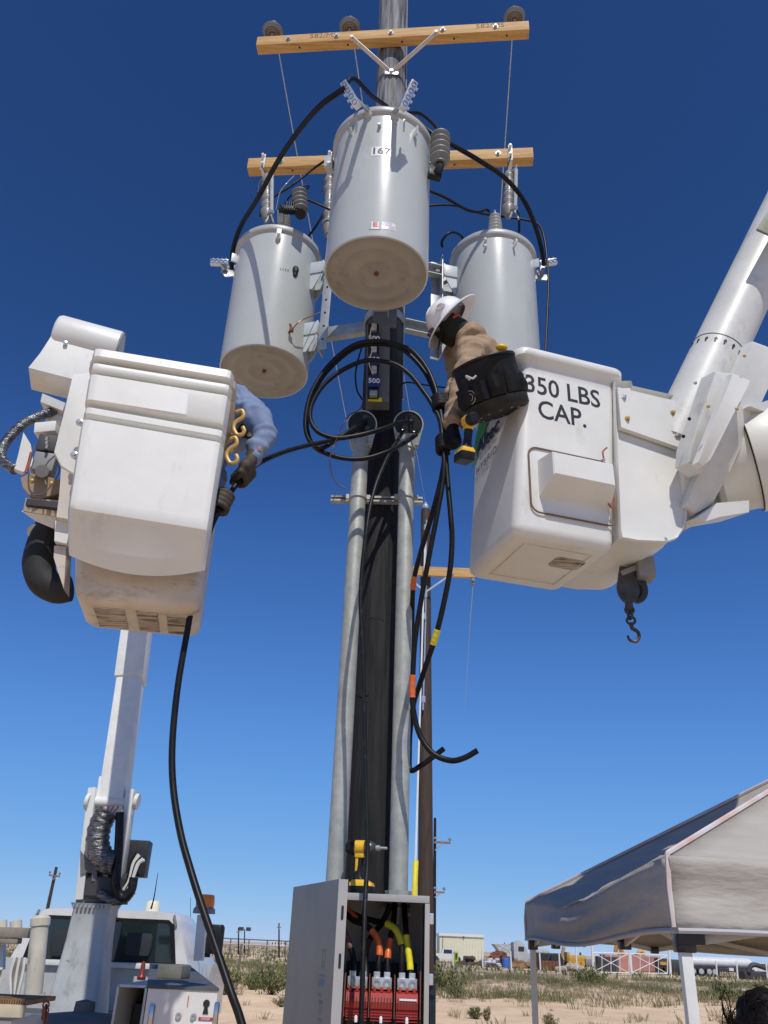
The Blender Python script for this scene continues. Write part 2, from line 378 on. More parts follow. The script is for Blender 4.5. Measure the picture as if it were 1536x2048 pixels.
mr = n.new('ShaderNodeMapRange'); mr.inputs[1].default_value = 40; mr.inputs[2].default_value = 58; l.new(sep.outputs['Y'], mr.inputs[0])
f2n = ramp(nz(.12, 5, (.4, 1.4, 1)), .44, (0, 0, 0), .6, (1, 1, 1))
mm = n.new('ShaderNodeMath'); mm.operation = 'MULTIPLY'; l.new(f2n, mm.inputs[0]); l.new(mr.outputs[0], mm.inputs[1])
l.new(mix(mm.outputs[0], c1, c_g), b.inputs['Base Color'])
bp = n.new('ShaderNodeBump'); bp.inputs['Strength'].default_value = .7; bp.inputs['Distance'].default_value = .08
l.new(nz(5, 9), bp.inputs['Height']); l.new(bp.outputs[0], b.inputs['Normal'])
me.materials.append(gm)

# ---- grass and weeds
def gmat(name, ca, cb):
    mt = M(name, ca, cb, 1.3, .8, spec=.2); return mt
gr1 = gmat('grass_green', (.085, .105, .045), (.24, .22, .115))
gr2 = gmat('grass_dry', (.36, .28, .16), (.20, .185, .10))
shr_m = gmat('shrub_leaf', (.09, .12, .045), (.21, .20, .085))
twig_m = M('twig', (.12, .085, .05), (.2, .15, .09), 9, .9)
def blades(name, pts, hmin, hmax, wid, mat, label, cat, per=7, spread=.25):
    vs = []; fs = []
    for (x, y, s) in pts:
        z0 = float(ground_z(x, y))-.02
        for _ in range(per):
            a = random.uniform(0, 6.283); rr = random.uniform(0, spread)*s; h = random.uniform(hmin, hmax)*s; w = wid*random.uniform(.6, 1.4)
            bx, by = x+rr*math.cos(a), y+rr*math.sin(a); le = random.uniform(.1, .6)*h; k = len(vs)
            c, sn = math.cos(a+1.57)*w, math.sin(a+1.57)*w
            vs += [(bx-c, by-sn, z0), (bx+c, by+sn, z0), (bx+c*.6+le*.4*math.cos(a), by+sn*.6+le*.4*math.sin(a), z0+h*.6), (bx+le*math.cos(a), by+le*math.sin(a), z0+h)]
            fs += [(k, k+1, k+2), (k, k+2, k+3)]
    mb = MB(); mb.v = vs; mb.f = fs
    o = mb.build(name, mat, smooth=0, fix=False); return tag(o, label, cat, None, 'stuff')
def field(x, y): return math.sin(x*.12+1)*math.cos(y*.21)+.6*math.sin(x*.37+y*.15)+.35*math.sin(x*.9-y*.6)
pts = []; dry = []
while len(pts) < 4600:
    y = random.uniform(37, 78); x = random.uniform(-.62*y, .75*y)
    f_ = field(x, y)+.5*math.exp(-((y-41)/4)**2)+random.gauss(0, .35)
    if f_ > .55: pts.append((x, y, random.uniform(.7, 1.5)))
    elif random.random() < .2: dry.append((x, y, random.uniform(.6, 1.2)))
blades('grass', pts, .10, .34, .013, gr1, 'green desert grass band behind the sand', 'grass', per=15, spread=.38)
blades('dry_grass', dry, .10, .36, .012, gr2, 'dry straw coloured grass among the green', 'grass', per=13, spread=.35)
far = [(random.uniform(-.62*y, .75*y), y, random.uniform(.8, 1.8)) for y in [random.uniform(78, 330) for _ in range(3500)]]
blades('scrub', far, .15, .45, .08, gr1, 'low grey green scrub out to the horizon', 'scrub', per=6, spread=.9)
weeds = [(random.uniform(-.62*y, .75*y), y, random.uniform(.5, 1.3)) for y in [random.uniform(21, 38) for _ in range(130)]]
blades('weeds', weeds, .08, .32, .008, gr2, 'scattered thin dry weeds on bare sand', 'weeds', per=26, spread=.28)

def shrub(px, py, y, h, w, label, mat=None):
    p = P(px, py, y); x = p.x; z0 = float(ground_z(x, y))
    t = T('shrub', label, 'shrub', (x, y, z0))
    st = MB(); lf = MB(); rs = random.Random(int(px*7+py))
    for i in range(26):
        a = rs.uniform(0, 6.283); e = rs.uniform(.35, 1.45); L = h*rs.uniform(.6, 1.05)
        tip = V(math.cos(a)*math.cos(e)*w*.7, math.sin(a)*math.cos(e)*w*.7, L*math.sin(e)*.95+.05)
        st.tube([V(0, 0, -.05), tip*.5+V(0, 0, .05), tip], lambda t_: .012*(1-t_*.7), 4, 3)
        for j in range(44):
            q = tip*rs.uniform(.35, 1.05)+V(rs.gauss(0, .09)*w, rs.gauss(0, .09)*w, rs.gauss(0, .06)*h)
            if q.z < .02: q.z = .02
            s_ = rs.uniform(.025, .06)*max(w, .6); d = V(rs.gauss(0, 1), rs.gauss(0, 1), rs.gauss(.3, 1)).normalized(); u, ww, _ = frame_from(d)
            k = len(lf.v); lf.v += [q-u*s_*.4, q+ww*s_, q+u*s_*.4, q-ww*s_]; lf.f.append((k, k+1, k+2, k+3))
    st.build('stems', twig_m, t, local=True, smooth=0, fix=False); lf.build('foliage', mat or shr_m, t, local=True, smooth=0, fix=False)
    return t
shrub(545, 1960, 34, 1.15, 1.5, 'rounded green shrub just left of the grey cabinet door')
shrub(508, 1965, 37, .75, 1.2, 'smaller pale green shrub left of the round shrub by the cabinet')
shrub(450, 1955, 33, 1.0, 1.3, 'yellow green shrub behind the black truck mirror')
shrub(583, 1958, 39, .7, 1.0, 'low shrub half hidden behind the cabinet door edge')
shrub(885, 1948, 44, 1.2, 1.9, 'green shrub at the foot of the dark poles right of the cabinet')
shrub(915, 1962, 38, .55, .9, 'low green shrub on the sand right of the cabinet')
shrub(950, 1992, 27, .28, .32, 'small grey green weed clump left of the canopy far leg')
shrub(1180, 1940, 60, 1.1, 1.8, 'green shrub in front of the open white pipe gate')
shrub(1095, 2035, 23, .35, .4, 'spiky dry weed low on the sand right of the canopy far leg', gr2)
shrub(1455, 2010, 26, .45, .6, 'dry brown weed clump beside the dark haired head', gr2)
shrub(975, 1998, 26, .3, .22, 'thin upright weed on the sand near the canopy far leg', gr2)
shrub(1440, 1965, 45, .7, 1.8, 'wide green shrub beneath the tanker trailer')
shrub(565, 1985, 29, .28, .5, 'little dry weed tuft on sand beside the cabinet door', gr2)

# ================================================================== MAIN POLE
PY = 4.75
def pole_x(z): return .035-.0158*z
def pole_r(z): return .150-.0019*z
pole = T('utility_pole', 'tall dark wooden utility pole carrying the three grey transformers', 'utility pole', (pole_x(0), PY, 0))
mb = MB(); rings = []
for i in range(47):
    z = -.3+i*.26; r_ = pole_r(z)
    rings.append([V(pole_x(z)+r_*(1+.012*math.sin(3*a+z)+.008*math.sin(7*a-2*z))*math.cos(a), PY+r_*(1+.012*math.sin(2*a+z*1.3))*math.sin(a), z) for a in [2*math.pi*k/28 for k in range(28)]])
mb.loft(rings)
pm = pole_m.copy(); pm.name = 'pole_treated'
n = pm.node_tree.nodes; l = pm.node_tree.links; b = n['Principled BSDF']
src = b.inputs['Base Color'].links[0].from_socket
tcn = [q for q in n if q.type == 'TEX_COORD'][0]; mpn = [q for q in n if q.type == 'MAPPING'][0]
t = n.new('ShaderNodeTexNoise'); t.inputs['Scale'].default_value = 5; t.inputs['Detail'].default_value = 8; l.new(mpn.outputs[0], t.inputs['Vector'])
rp = n.new('ShaderNodeValToRGB'); rp.color_ramp.elements[0].position = .38; rp.color_ramp.elements[1].position = .66
rp.color_ramp.elements[0].color = (.07, .073, .08, 1); rp.color_ramp.elements[1].color = (.26, .265, .275, 1); l.new(t.outputs['Fac'], rp.inputs[0])
sp = n.new('ShaderNodeSeparateXYZ'); l.new(tcn.outputs['Object'], sp.inputs[0])
mr = n.new('ShaderNodeMapRange'); mr.inputs[1].default_value = 5.2; mr.inputs[2].default_value = 6.6; l.new(sp.outputs['Z'], mr.inputs[0])
mx = n.new('ShaderNodeMix'); mx.data_type = 'RGBA'; l.new(mr.outputs[0], mx.inputs['Factor']); l.new(src, mx.inputs['A']); l.new(rp.outputs[0], mx.inputs['B']); l.new(mx.outputs['Result'], b.inputs['Base Color'])
mb.build('shaft', pm, pole)
gw = MB(); gw.tube([V(pole_x(z)+pole_r(z)+.004, PY-.03, z) for z in (5, 7, 9, 11.6)], .006, 6, 1); gw.build('ground_wire', cond_m, pole)
gb = MB()
for z in (3.32, 2.86):
    a0 = random.uniform(-.9, .1)
    pts_ = [V(pole_x(z)+(pole_r(z)+.001)*math.sin(a0+.12*k), PY-(pole_r(z)+.001)*math.cos(a0+.12*k), z+random.uniform(-.012, .012)) for k in range(6)]
    gb.tube(pts_, .0022, 5, 2)
gb.build('bark_split', blk_m, pole, label='ragged horizontal splits in the dark pole face')

def crossarm(label, pa, pb, z, w, h, side=-1):
    a, b_ = PZ(*pa, z), PZ(*pb, z); c = (a+b_)/2
    dy = (PY+side*(pole_r(z)+w/2+.004))-(a+(b_-a)*((pole_x(z)-a.x)/(b_.x-a.x))).y
    a.y += dy; b_.y += dy
    t = T('crossarm', label, 'crossarm', (a+b_)/2, group='timber crossarms')
    m_ = MB(); m_.bar(a, b_, w, h, bevel=.006); m_.build('timber', wood_m, t)
    d = (b_-a).normalized(); f = V(d.y, -d.x, 0)
    for s_ in (.12, .3, .5, .69, .88):
        q = a.lerp(b_, s_)
        bl = MB(); bl.cyl(q+f*(w/2-.002), q+f*(w/2+.022), .014, n=6); bl.cyl(q+f*(w/2), q+f*(w/2+.006), .026, n=10); bl.build('bolt', stl_m, t)
        bh = MB(); bh.cyl(q+d*.1-V(0, 0, h/2+.001), q+d*.1-V(0, 0, h/2-.004), .010, n=8); bh.build('bolt_hole', blk_m, t)
    return t, a, b_, d, f
arm1, a1, b1, d1, f1_ = crossarm('long yellow timber crossarm at the pole top with V brace', (517, 105), (1055, 74), 8.89, .095, .125)
arm2, a2, b2, d2, f2_ = crossarm('lower yellow timber crossarm behind the centre transformer', (498, 338), (1065, 317), 7.70, .095, .125, 1)
# V brace of the top arm
ctr = V(pole_x(8.45), PY-pole_r(8.45)-.012, 8.45)
for q in ((700, 116), (872, 104)):
    e = PP(*q, a1+f1_*.06, f1_); s_ = (e-a1).dot(d1); e = a1+d1*s_+f1_*.055-V(0, 0, .05)
    br = MB(); br.bar(e, ctr+(e-ctr).normalized()*.03, .006, .042, up=(0, -1, .3), bevel=.002); br.cyl(e-f1_*.02, e+f1_*.02, .018, n=8)
    br.build('brace', M('brace_steel', (.62, .58, .52), (.5, .46, .4), 10, .5, .3), arm1)
bl = MB(); bl.box(ctr, (.12, .01, .05), bevel=.003); bl.cyl(ctr, ctr-V(0, .03, 0), .016, n=6); bl.build('brace_plate', alu_m, arm1)
text('stamp', '582/MS', .085, M('burnt_stamp', (.16, .085, .03), rough=.8), arm1, a1.lerp(b1, .25)+f1_*.0478+V(0, 0, .02), d1, (0, 0, 1), .0004)
text('stamp', '582/MS', .085, MATS['burnt_stamp'], arm1, a1.lerp(b1, .86)+f1_*.0478+V(0, 0, .02), d1, (0, 0, 1), .0004)

# pin insulators on the top arm
def pin_insulator(s_, label, back=0):
    q = a1+d1*s_+V(0, 0, .0625)-f1_*back
    t = T('pin_insulator', label, 'insulator', q, group='pin insulators on the top crossarm')
    m_ = MB(); m_.cyl(q-V(0, 0, .01), q+V(0, 0, .17), .011, n=8); m_.build('pin', stl_m, t)
    m_ = MB(); o_ = q+V(0, 0, .12)
    m_.lathe([(.02, .0), (.03, -.015), (.042, .0), (.05, -.012), (.062, .005), (.07, -.008), (.092, .012), (.098, .028), (.07, .055), (.045, .065), (.05, .085), (.045, .115), (.03, .12), (.035, .14), (.0, .15)], o_, n=28)
    m_.build('shell', porc_m, t); m_ = MB(); m_.lathe([(.0, -.005), (.03, .0), (.03, .012), (0, .014)], o_-V(0, 0, .012), n=16); m_.build('core', porb_m, t)
    return o_+V(0, 0, .125)
ins = []
for px, py, lab in ((541, 90, 'leftmost grey bell insulator on the top crossarm'), (697, 82, 'middle grey bell insulator left of the pole on the top crossarm'), (1031, 66, 'rightmost grey bell insulator on the top crossarm')):
    e = PP(px, py, a1, f1_); ins.append(pin_insulator((e-a1).dot(d1), lab))

# ================================================================== FAR POLES
def far_pole(px, top, base, y, r_, label, arms=(), lean=None, mat=polb_m, name='utility_pole', pins=True):
    a = P(px[0], top, y); q = P(px[1], base, y); z0 = float(ground_z(q.x, y))
    t = T(name, label, 'utility pole', (q.x, y, z0))
    k = (a-q)/(a.z-q.z); foot = q+k*(z0-.3-q.z)
    m_ = MB(); m_.cyl(foot, a, r_, r_*.68, 14); m_.build('shaft', mat, t)
    for (x0, x1, yy, yy1, w) in arms:
        e0, e1 = P(x0, yy, y-r_-.06), P(x1, yy1, y-r_-.06)
        am = MB(); am.bar(e0, e1, .1, w); am.build('crossarm', wood_m if w > .11 else M('old_arm', (.25, .17, .12), (.18, .12, .09), 5, .8), t)
        cx = a.lerp(q, (a.z-e0.z)/(a.z-q.z))
        for e in (e0, e1):
            u = e+(cx-e)*.45; bb = MB(); bb.bar(V(u.x, y-r_-.13, e.z-.04), V(cx.x, y-r_-.05, e.z-.75*abs(u.x-cx.x)-.05), .03, .05); bb.build('brace', stl_m, t)
        if pins:
            for e in (e0.lerp(e1, .04), e0.lerp(e1, .96)):
                pi = MB(); pi.cyl(e, e+V(0, 0, .2), .02, n=6); pi.lathe([(.03, .12), (.085, .15), (.085, .19), (.05, .24), (0, .26)], e, n=12); pi.build('insulator', porc_m, t)
    return t, a, q
Y2 = 21.0
pole2, top2, bot2 = far_pole((851, 851), 1020, 1890, Y2, .2, 'brown utility pole right behind the main pole with short crossarm', ((755, 950, 1139, 1147, .26),), pins=False)
hd = MB(); hd.lathe([(.05, 0), (.09, .05), (.09, .12), (.05, .2), (.02, .26), (0, .27)], top2, n=14); hd.build('top_insulator', porw_m, pole2)
# hardware wire down the second pole
for k, (u0, u1) in enumerate((((853, 1040), (851, 1240)), ((851, 1240), (846, 1420)))):
    w_ = MB(); w_.tube([P(*u0, Y2-.3), P(*u1, Y2-.34)], .022, 6, 1); w_.build('wire_clamp_strand', alu_m, pole2)
for py in (1060, 1195, 1238, 1405):
    w_ = MB(); e = P(851 if py < 1230 else 847, py, Y2-.33); w_.cyl(e, e+V(0, 0, .16), .05, n=8); w_.build('strand_clamp', alu_m, pole2)
e = P(946, 1160, Y2-.26); w_ = MB(); w_.lathe([(.0, -.16), (.05, -.15), (.05, -.1), (.02, -.08), (.07, -.05), (.07, 0), (.03, .08)], e, n=12); w_.build('dead_end_insulator', porc_m, pole2)
guy = T('guy_wire', 'pale guy strand with yellow guard running down beside the brown pole', 'guy wire', P(826, 1930, 19.0))
w_ = MB(); w_.tube([P(851, 1060, Y2-.25), P(831, 1720, 19.2)], .024, 6, 1); w_.build('strand', wsteel_m, guy)
w_ = MB(); ga = P(831.5, 1722, 19.2); gb_ = P(828.5, 1800, 19.0); ge = ga+(gb_-ga)*((ga.z+.3)/(ga.z-gb_.z)); w_.cyl(ga, ge, .062, n=10); w_.build('guard', yel2_m, guy)
far_pole((870, 868), 1636, 1915, 46, .105, 'dark distant pole with two small arms right of the guy guard', ((869, 901, 1684, 1686, .10), (869, 889, 1784, 1785, .08)), mat=blk_m)
far_pole((113, 94), 1734, 1822, 60, .14, 'leaning pole with small crossarm above the truck cab left corner', ((98, 119, 1750, 1753, .1),))
for px, tp, y, lab in ((394, 1845, 130, 'thin far pole just left of the amber beacon'), (477, 1855, 120, 'thin far pole near the centre of the left horizon'), (558, 1846, 110, 'thin far pole beside the cabinet door on the left horizon'), (381, 1795, 150, 'very thin tall mast between whip antenna and amber beacon'), (1009, 1885, 160, 'thin far pole behind the scrap yard'), (489, 1858, 140, 'yard light mast on the left horizon')):
    t_, a_, q_ = far_pole((px, px), tp, 1880+.042*(px-540), y, .11 if px != 381 else .05, lab, ((px-4, px+4, tp+9, tp+9, .1),) if px not in (381, 489) else (), pins=False, mat=blk_m)
    if px == 489:
        lm = MB(); lm.box(a_+V(-.5, 0, 0), (.7, .4, .5)); lm.build('lamp_head', drk_m, t_); lm = MB(); lm.box(a_+V(.6, 0, 0), (.7, .4, .5)); lm.build('lamp_head', drk_m, t_)

# conductors from the top insulators to the far pole
ends = [P(757, 1145, Y2-.2), top2+V(0, 0, .25), P(946, 1165, Y2-.26)]
for i, lab in enumerate(('left bare conductor falling from the top crossarm towards the far pole', 'middle bare conductor falling behind the centre transformer', 'right bare conductor falling from the top crossarm past the right transformer')):
    a = ins[i]; e = ends[i]
    w_ = MB(); pts_ = [a.lerp(e, s_)-V(0, 0, .9*s_*(1-s_)) for s_ in [k/12 for k in range(13)]]
    w_.tube(pts_, .0062, 6, 2); o = w_.build('conductor', cond_m); tag(o, lab, 'wire', 'bare conductors')
w_ = MB(); e = P(946, 1172, Y2-.26); w_.tube([e, P(938, 1280, 32), P(930, 1420, 60)], .012, 5, 4); o = w_.build('conductor', cond_m); tag(o, 'faint bare conductor leaving the far pole below the right bucket', 'wire', 'bare conductors')

# ================================================================== CONDUITS, STRUT, WEATHERHEADS
CY = 4.51
cond = []
for (x, top, lab, wl) in ((-.166, (722, 893), 'left galvanised conduit clamped to the dark pole', 'left black faced weatherhead on the conduit top'), (.151, (815, 893), 'right galvanised conduit clamped to the dark pole', 'right weatherhead with three cable holes on the conduit top')):
    zt = P0(*top, CY).z; xt = P0(*top, CY).x; zj = P0(top[0], 985, CY).z; zb = 1.70
    t = T('conduit', lab, 'conduit', (x, CY, zb), group='riser conduits')
    m_ = MB(); m_.cyl((x, CY, zb), (xt, CY, zj), .049, n=28); m_.build('lower_pipe', galv_m, t)
    m_ = MB(); m_.cyl((xt, CY, zj-.02), (xt, CY, zt+.03), .0515, n=28); m_.build('upper_pipe', galv_m, t)
    m_ = MB(); m_.lathe([(.05, -.03), (.066, -.03), (.068, .03), (.053, .03)], (x, CY, 1.82), n=8); m_.build('locknut', galv_m, t)
    m_ = MB(); m_.lathe([(.0485, 0), (.057, 0), (.057, .03), (.0485, .03)], (xt, CY, zj-.05), n=24); m_.box((xt-.06, CY, zj-.035), (.03, .02, .03)); m_.box((xt+.06, CY, zj-.035), (.03, .02, .03)); m_.build('pipe_strap', galv_m, t)
    # weatherhead
    h = T('weatherhead', wl, 'weatherhead', (xt, CY, zt), group='weatherheads')
    rot = Matrix.Rotation(R(12), 4, 'X'); o_ = V(xt, CY-.01, zt+.14)
    xf = Matrix.Translation(o_) @ rot
    m_ = MB(xf); W = .098
    outl = [(W*math.cos(R(a)), W*math.sin(R(a))) for a in range(-25, 206, 11)] + [(-.07, -.14), (.07, -.14)]
    m_.loft([[(x_*s_, y_, z_*s_) for x_, z_ in outl] for y_, s_ in ((.075, .55), (.068, .8), (.045, .95), (-.03, 1.0), (-.055, 1.02), (-.062, 1.0), (-.062, .93), (-.05, .91))]); m_.build('hood', galv_m, h)
    m_ = MB(xf); outl2 = [(x_*.92, z_*.92) for x_, z_ in outl if z_ > -.1] + [(-.06, -.085), (.06, -.085)]
    outl2 = [(W*.9*math.cos(R(a)), W*.9*math.sin(R(a))) for a in range(-40, 221, 13)]
    m_.loft([[(x_, y_, z_) for x_, z_ in outl2] for y_ in (-.03, -.056)]); m_.build('face_plate', blk_m, h)
    for hx, hz in ((0.02, .045), (-.035, -.02), (.04, -.03)):
        m_ = MB(xf); m_.lathe([(.0, .0), (.013, .0), (.022, .004), (.022, .0)], (hx, -.058, hz), axis=(0, -1, 0), n=16); m_.build('cable_hole', blkg_m, h)
    m_ = MB(); m_.cyl((xt, CY, zt-.03), (xt, CY, zt+.05), .06, n=24); m_.cyl((xt-.07, CY-.01, zt), (xt+.07, CY-.01, zt), .012, n=8); m_.build('clamp_neck', galv_m, h)
    cond.append((V(xt, CY, zt), xf))
st = T('strut_channel', 'short galvanised strut channel across the pole behind both conduits', 'strut', P0(752, 1003, 4.575))
p0, p1 = P0(662, 999, 4.575), P0(845, 1003, 4.575); m_ = MB()
for dz, dy_, h_, w_ in ((0, .012, .041, .004), (.0185, -.006, .004, .036), (-.0185, -.006, .004, .036), (.013, -.0225, .010, .003), (-.013, -.0225, .010, .003)):
    m_.bar(p0+V(0, dy_, dz), p1+V(0, dy_, dz), w_, h_)
m_.build('channel', galv_m, st)

# ================================================================== FUSE STRIP CABINET ON THE POLE
fs_ = T('fuse_strip_cabinet', 'narrow grey cabinet on the pole with three blue 500 labels', 'electrical box', P(755, 825, 3.7))
fy = 3.715
pa, pb = P(757, 660, fy), P(755, 812, fy)
m_ = MB(); m_.bar(pb, pa, .155, .10, up=(0, -1, 0), bevel=.004); m_.build('back_box', M('fuse_box_shaded', (.17, .17, .17), (.13, .13, .13), 8, .5), fs_)  # grey darkened: the deep shade under the tank is put into the colour
m_ = MB(); pu = P(770, 636, 3.79); m_.box(pu, (.17, .02, .17), bevel=.003); m_.build('top_plate', MATS['fuse_box_shaded'], fs_)
m_ = MB(); q0, q1 = P(747, 652, fy-.07), P(746, 795, fy-.07); m_.bar(q1, q0, .075, .05, up=(0, -1, 0), bevel=.004); m_.build('fuse_strip', blkg_m, fs_)
u_ = V(1, 0, 0); vv = (q0-q1).normalized()
for py in (678, 720, 763):
    c = P(748, py, fy-.10)
    m_ = MB(); m_.bar(c-vv*.045, c+vv*.045, .08, .012, up=(0, -1, 0), bevel=.002); lb = m_.build('blue_label', blu_m, fs_)
    text('lettering', '500', .052, wht_m, lb, c-V(0, .0075, 0), u_, vv, .0006, .001)
for py in (656, 699, 741):
    c = P(748, py, fy-.105); m_ = MB()
    m_.box(c, (.035, .03, .06), bevel=.004); m_.cyl(c+V(.0, -.02, .015), c+V(0, .0, .015), .012, n=6); m_.cyl(c+V(.0, -.02, -.015), c+V(0, .0, -.015), .012, n=6); m_.build('terminal_lug', alu_m, fs_)
m_ = MB(); c = P(747, 788, fy-.09); m_.box(c, (.05, .03, .04), bevel=.004); m_.build('bottom_lug', stl_m, fs_)
m_ = MB(); c = P(750, 799, fy-.054); m_.bar(c-V(.045, 0, 0), c+V(.045, 0, 0), .002, .032); m_.build('yellow_label', ylab_m, fs_)
m_ = MB(); m_.tube(Lp((743, 655, fy-.14), (739, 680, fy-.13), (744, 700, fy-.14), (738, 725, fy-.13), (746, 748, fy-.14)), .0035, 6); m_.build('cream_wire', M('cream_wire', (.7, .6, .3), rough=.5), fs_)

# ================================================================== TRANSFORMERS
TR, TH = .335, 1.195
def connector(parent, stud, a, b, up, plate=True, name='secondary_connector'):
    """finned aluminium connector block from a to b, carried on a spade from the stud"""
    a = Vector(a); b = Vector(b); d = (b-a).normalized(); up = Vector(up); side = d.cross(up).normalized(); up = side.cross(d).normalized()
    if side.dot(CAM-a) < 0: side = -side
    m_ = MB(); m_.bar(a, b, .042, .048, up=up, bevel=.005)
    L = (b-a).length
    o = m_.build(name, alu_m, parent)
    for k in range(4):
        c = a+d*L*(.14+.24*k)
        h_ = MB(); h_.lathe([(0, -.004), (.0145, -.004), (.017, .004), (.0175, -.001)], c+side*.0215, axis=side, n=12); h_.build('cable_port', cop_m, o)
        h_ = MB(); h_.cyl(c+up*.02, c+up*.04, .011, n=6); h_.build('set_screw', alu_m, o)
    if plate:
        m_ = MB(); e = a+d*L*.2-up*.02; m_.bar(Vector(stud), e, .012, .05, up=side, bevel=.003); m_.cyl(Vector(stud)-side*.02, Vector(stud)+side*.02, .018, n=8); m_.build('spade', stl_m, o)
    return o
def bushing(parent, o_, ax, L=.17, r=.055, n=5, mat=porw_m, name='high_voltage_bushing'):
    prof = [(r*.75, 0), (r*.7, .02)]
    for k in range(n):
        z = .03+k*(L-.05)/n; h_ = (L-.05)/n
        prof += [(r*.62*(1-.05*k), z), (r*(1-.05*k), z+h_*.45), (r*(1-.05*k), z+h_*.6), (r*.6*(1-.05*k), z+h_*.85)]
    prof += [(r*.4, L-.01), (r*.25, L), (0, L)]
    m_ = MB(); m_.lathe(prof, o_, ax, 20); b_ = m_.build(name, mat, parent)
    m_ = MB(); a_ = Vector(ax).normalized(); m_.cyl(Vector(o_)+a_*L, Vector(o_)+a_*(L+.035), .009, n=8); m_.build('stud', alu_m, b_); return b_
def transformer(x, y, z, ang, label, nm='transformer', logo=False):
    t = T('transformer', label, 'transformer', (x, y, z), R(ang), 'pole mounted transformers')
    m_ = MB(); n_ = 72
    m_.lathe([(TR-.012, -.004), (TR-.002, 0), (TR, .012), (TR, TH-.065)], n=n_); m_.build('tank', tank_m, t, local=True)
    m_ = MB(); m_.lathe([(TR-.012, -.004), (TR-.02, .012), (TR-.05, .016), (.265, .016), (.240, .005), (.222, .004), (.200, .016), (.19, .017), (.148, .017), (.128, .006), (.112, .005), (.094, .017), (.06, .020), (0, .020)], n=n_); bs = m_.build('base', bott_m, t, local=True, smooth=60)
    m_ = MB(); m_.box((0, 0, .012), (.024, .024, .022), R(45), .003); m_.build('drain_plug', rust_m, bs, local=True)
    m_ = MB(); m_.lathe([(TR-.002, TH-.073), (TR+.012, TH-.067), (TR+.020, TH-.057), (TR+.020, TH-.017), (TR+.012, TH-.005), (TR-.02, TH+.003), (.2, TH+.04), (.1, TH+.055), (0, TH+.06)], n=n_); m_.build('lid', M('lid_paint', (.45, .46, .45), (.40, .40, .385), 5, .4), t, local=True)
    for s_ in (-1, 1):
        for a in (38,):
            d = V(math.sin(R(a))*s_, -math.cos(R(a)), 0)
            m_ = MB(); c = d*(TR+.002)+V(0, 0, 1.03); m_.box(c+d*.018, (.012, .05, .085), math.atan2(d.y, d.x)+math.pi/2, .003); m_.build('lifting_lug', brk_m, t, local=True)
    # hangers on the pole side
    for hz in (.30, .92):
        m_ = MB(); h_ = .115
        m_.box((-.065, TR+.035, hz), (.012, .12, h_), bevel=.002); m_.box((.065, TR+.035, hz), (.012, .12, h_), bevel=.002); m_.box((0, TR+.098, hz), (.16, .012, h_), bevel=.002)
        hb = m_.build('hanger_bracket', brk_m, t, local=True)
        for gx_ in (-.062, .054): m_ = MB(); m_.prism([(-.05, 0), (.06, 0), (.06, -.03), (.0, -.16), (-.02, -.16)], (gx_, TR+.02, hz-.055), (0, 1, 0), (0, 0, 1), .008); m_.build('gusset', brk_m, hb, local=True)
    # small fittings
    def surf(a, zz, off=0): d = V(math.sin(R(a)), -math.cos(R(a)), 0); return d*(TR+off)+V(0, 0, zz), d
    return t, surf
tc_, sc_ = transformer(-.114, 3.952, 5.415, 0, 'centre grey transformer tank numbered 167 in front of the pole')
tl_, sl_ = transformer(-.955, 5.02, 5.414, -107, 'left grey transformer tank hanging over the left bucket')
tr_, sr_ = transformer(.805, 4.97, 5.414, 102, 'right grey transformer tank behind the worker in the right bucket')
# --- centre: number plate and stickers wrapped round the tank
ccx = V(-.114, 3.952, 5.415)
def wrapc(a0, zz, off):
    return lambda x_, y_, z_: ccx + V(math.sin(R(a0)+x_/TR)*(TR+off+z_), -math.cos(R(a0)+x_/TR)*(TR+off+z_), zz+y_)
def patch(name, a0, zz, w, h, off, mat, parent, n_=8):
    f = wrapc(a0, zz, off); b_ = MB(); vs = [f(-w/2+w*i/n_, s_*h/2, 0) for s_ in (-1, 1) for i in range(n_+1)]
    b_.add(vs, [(i, i+1, n_+2+i, n_+1+i) for i in range(n_)]); return b_.build(name, mat, parent)
pl = patch('number_plate', 0, .755, .135, .085, .0015, M('plate_white', (.72, .75, .76), rough=.3), tc_)
text('lettering', '167', .085, ink_m, pl, 0, 0, 0, .0003, .0022, wrap=wrapc(-1, .755, .0026), squeeze=1.0)
pl = patch('maker_sticker', -2.5, .085, .052, .058, .0015, wht_m, tc_)
text('lettering', 'E', .055, redp_m, pl, 0, 0, 0, .0003, .003, wrap=wrapc(-2.5, .087, .0026), squeeze=1.1)
for s_ in (-.0235, .0235): patch('sticker_edge', -2.5+math.degrees(s_/TR), .085, .003, .045, .0028, ink_m, pl, 2)
patch('sticker_caption', -2.5, .052, .075, .006, .0028, M('grey_ink', (.25, .25, .25), rough=.5), pl, 4)
pl = patch('flag_sticker', 12, .09, .085, .058, .0015, M('flag_white', (.6, .68, .76), rough=.3), tc_)
patch('flag_canton', 12-4, .103, .036, .03, .0026, M('flag_blue', (.16, .2, .5), rough=.4), pl, 4)
for k in range(4): patch('flag_stripe', 12+(3 if k > 1 else 0), .112-.013*k, .04 if k > 1 else .038, .005, .0026, M('flag_red', (.6, .25, .28), rough=.4), pl, 4)
m_ = MB(); p_, d_ = sc_(-4, .99); m_.cyl(p_, p_+d_*.03, .011, n=8); m_.build('ground_stud', stl_m, tc_, local=True)
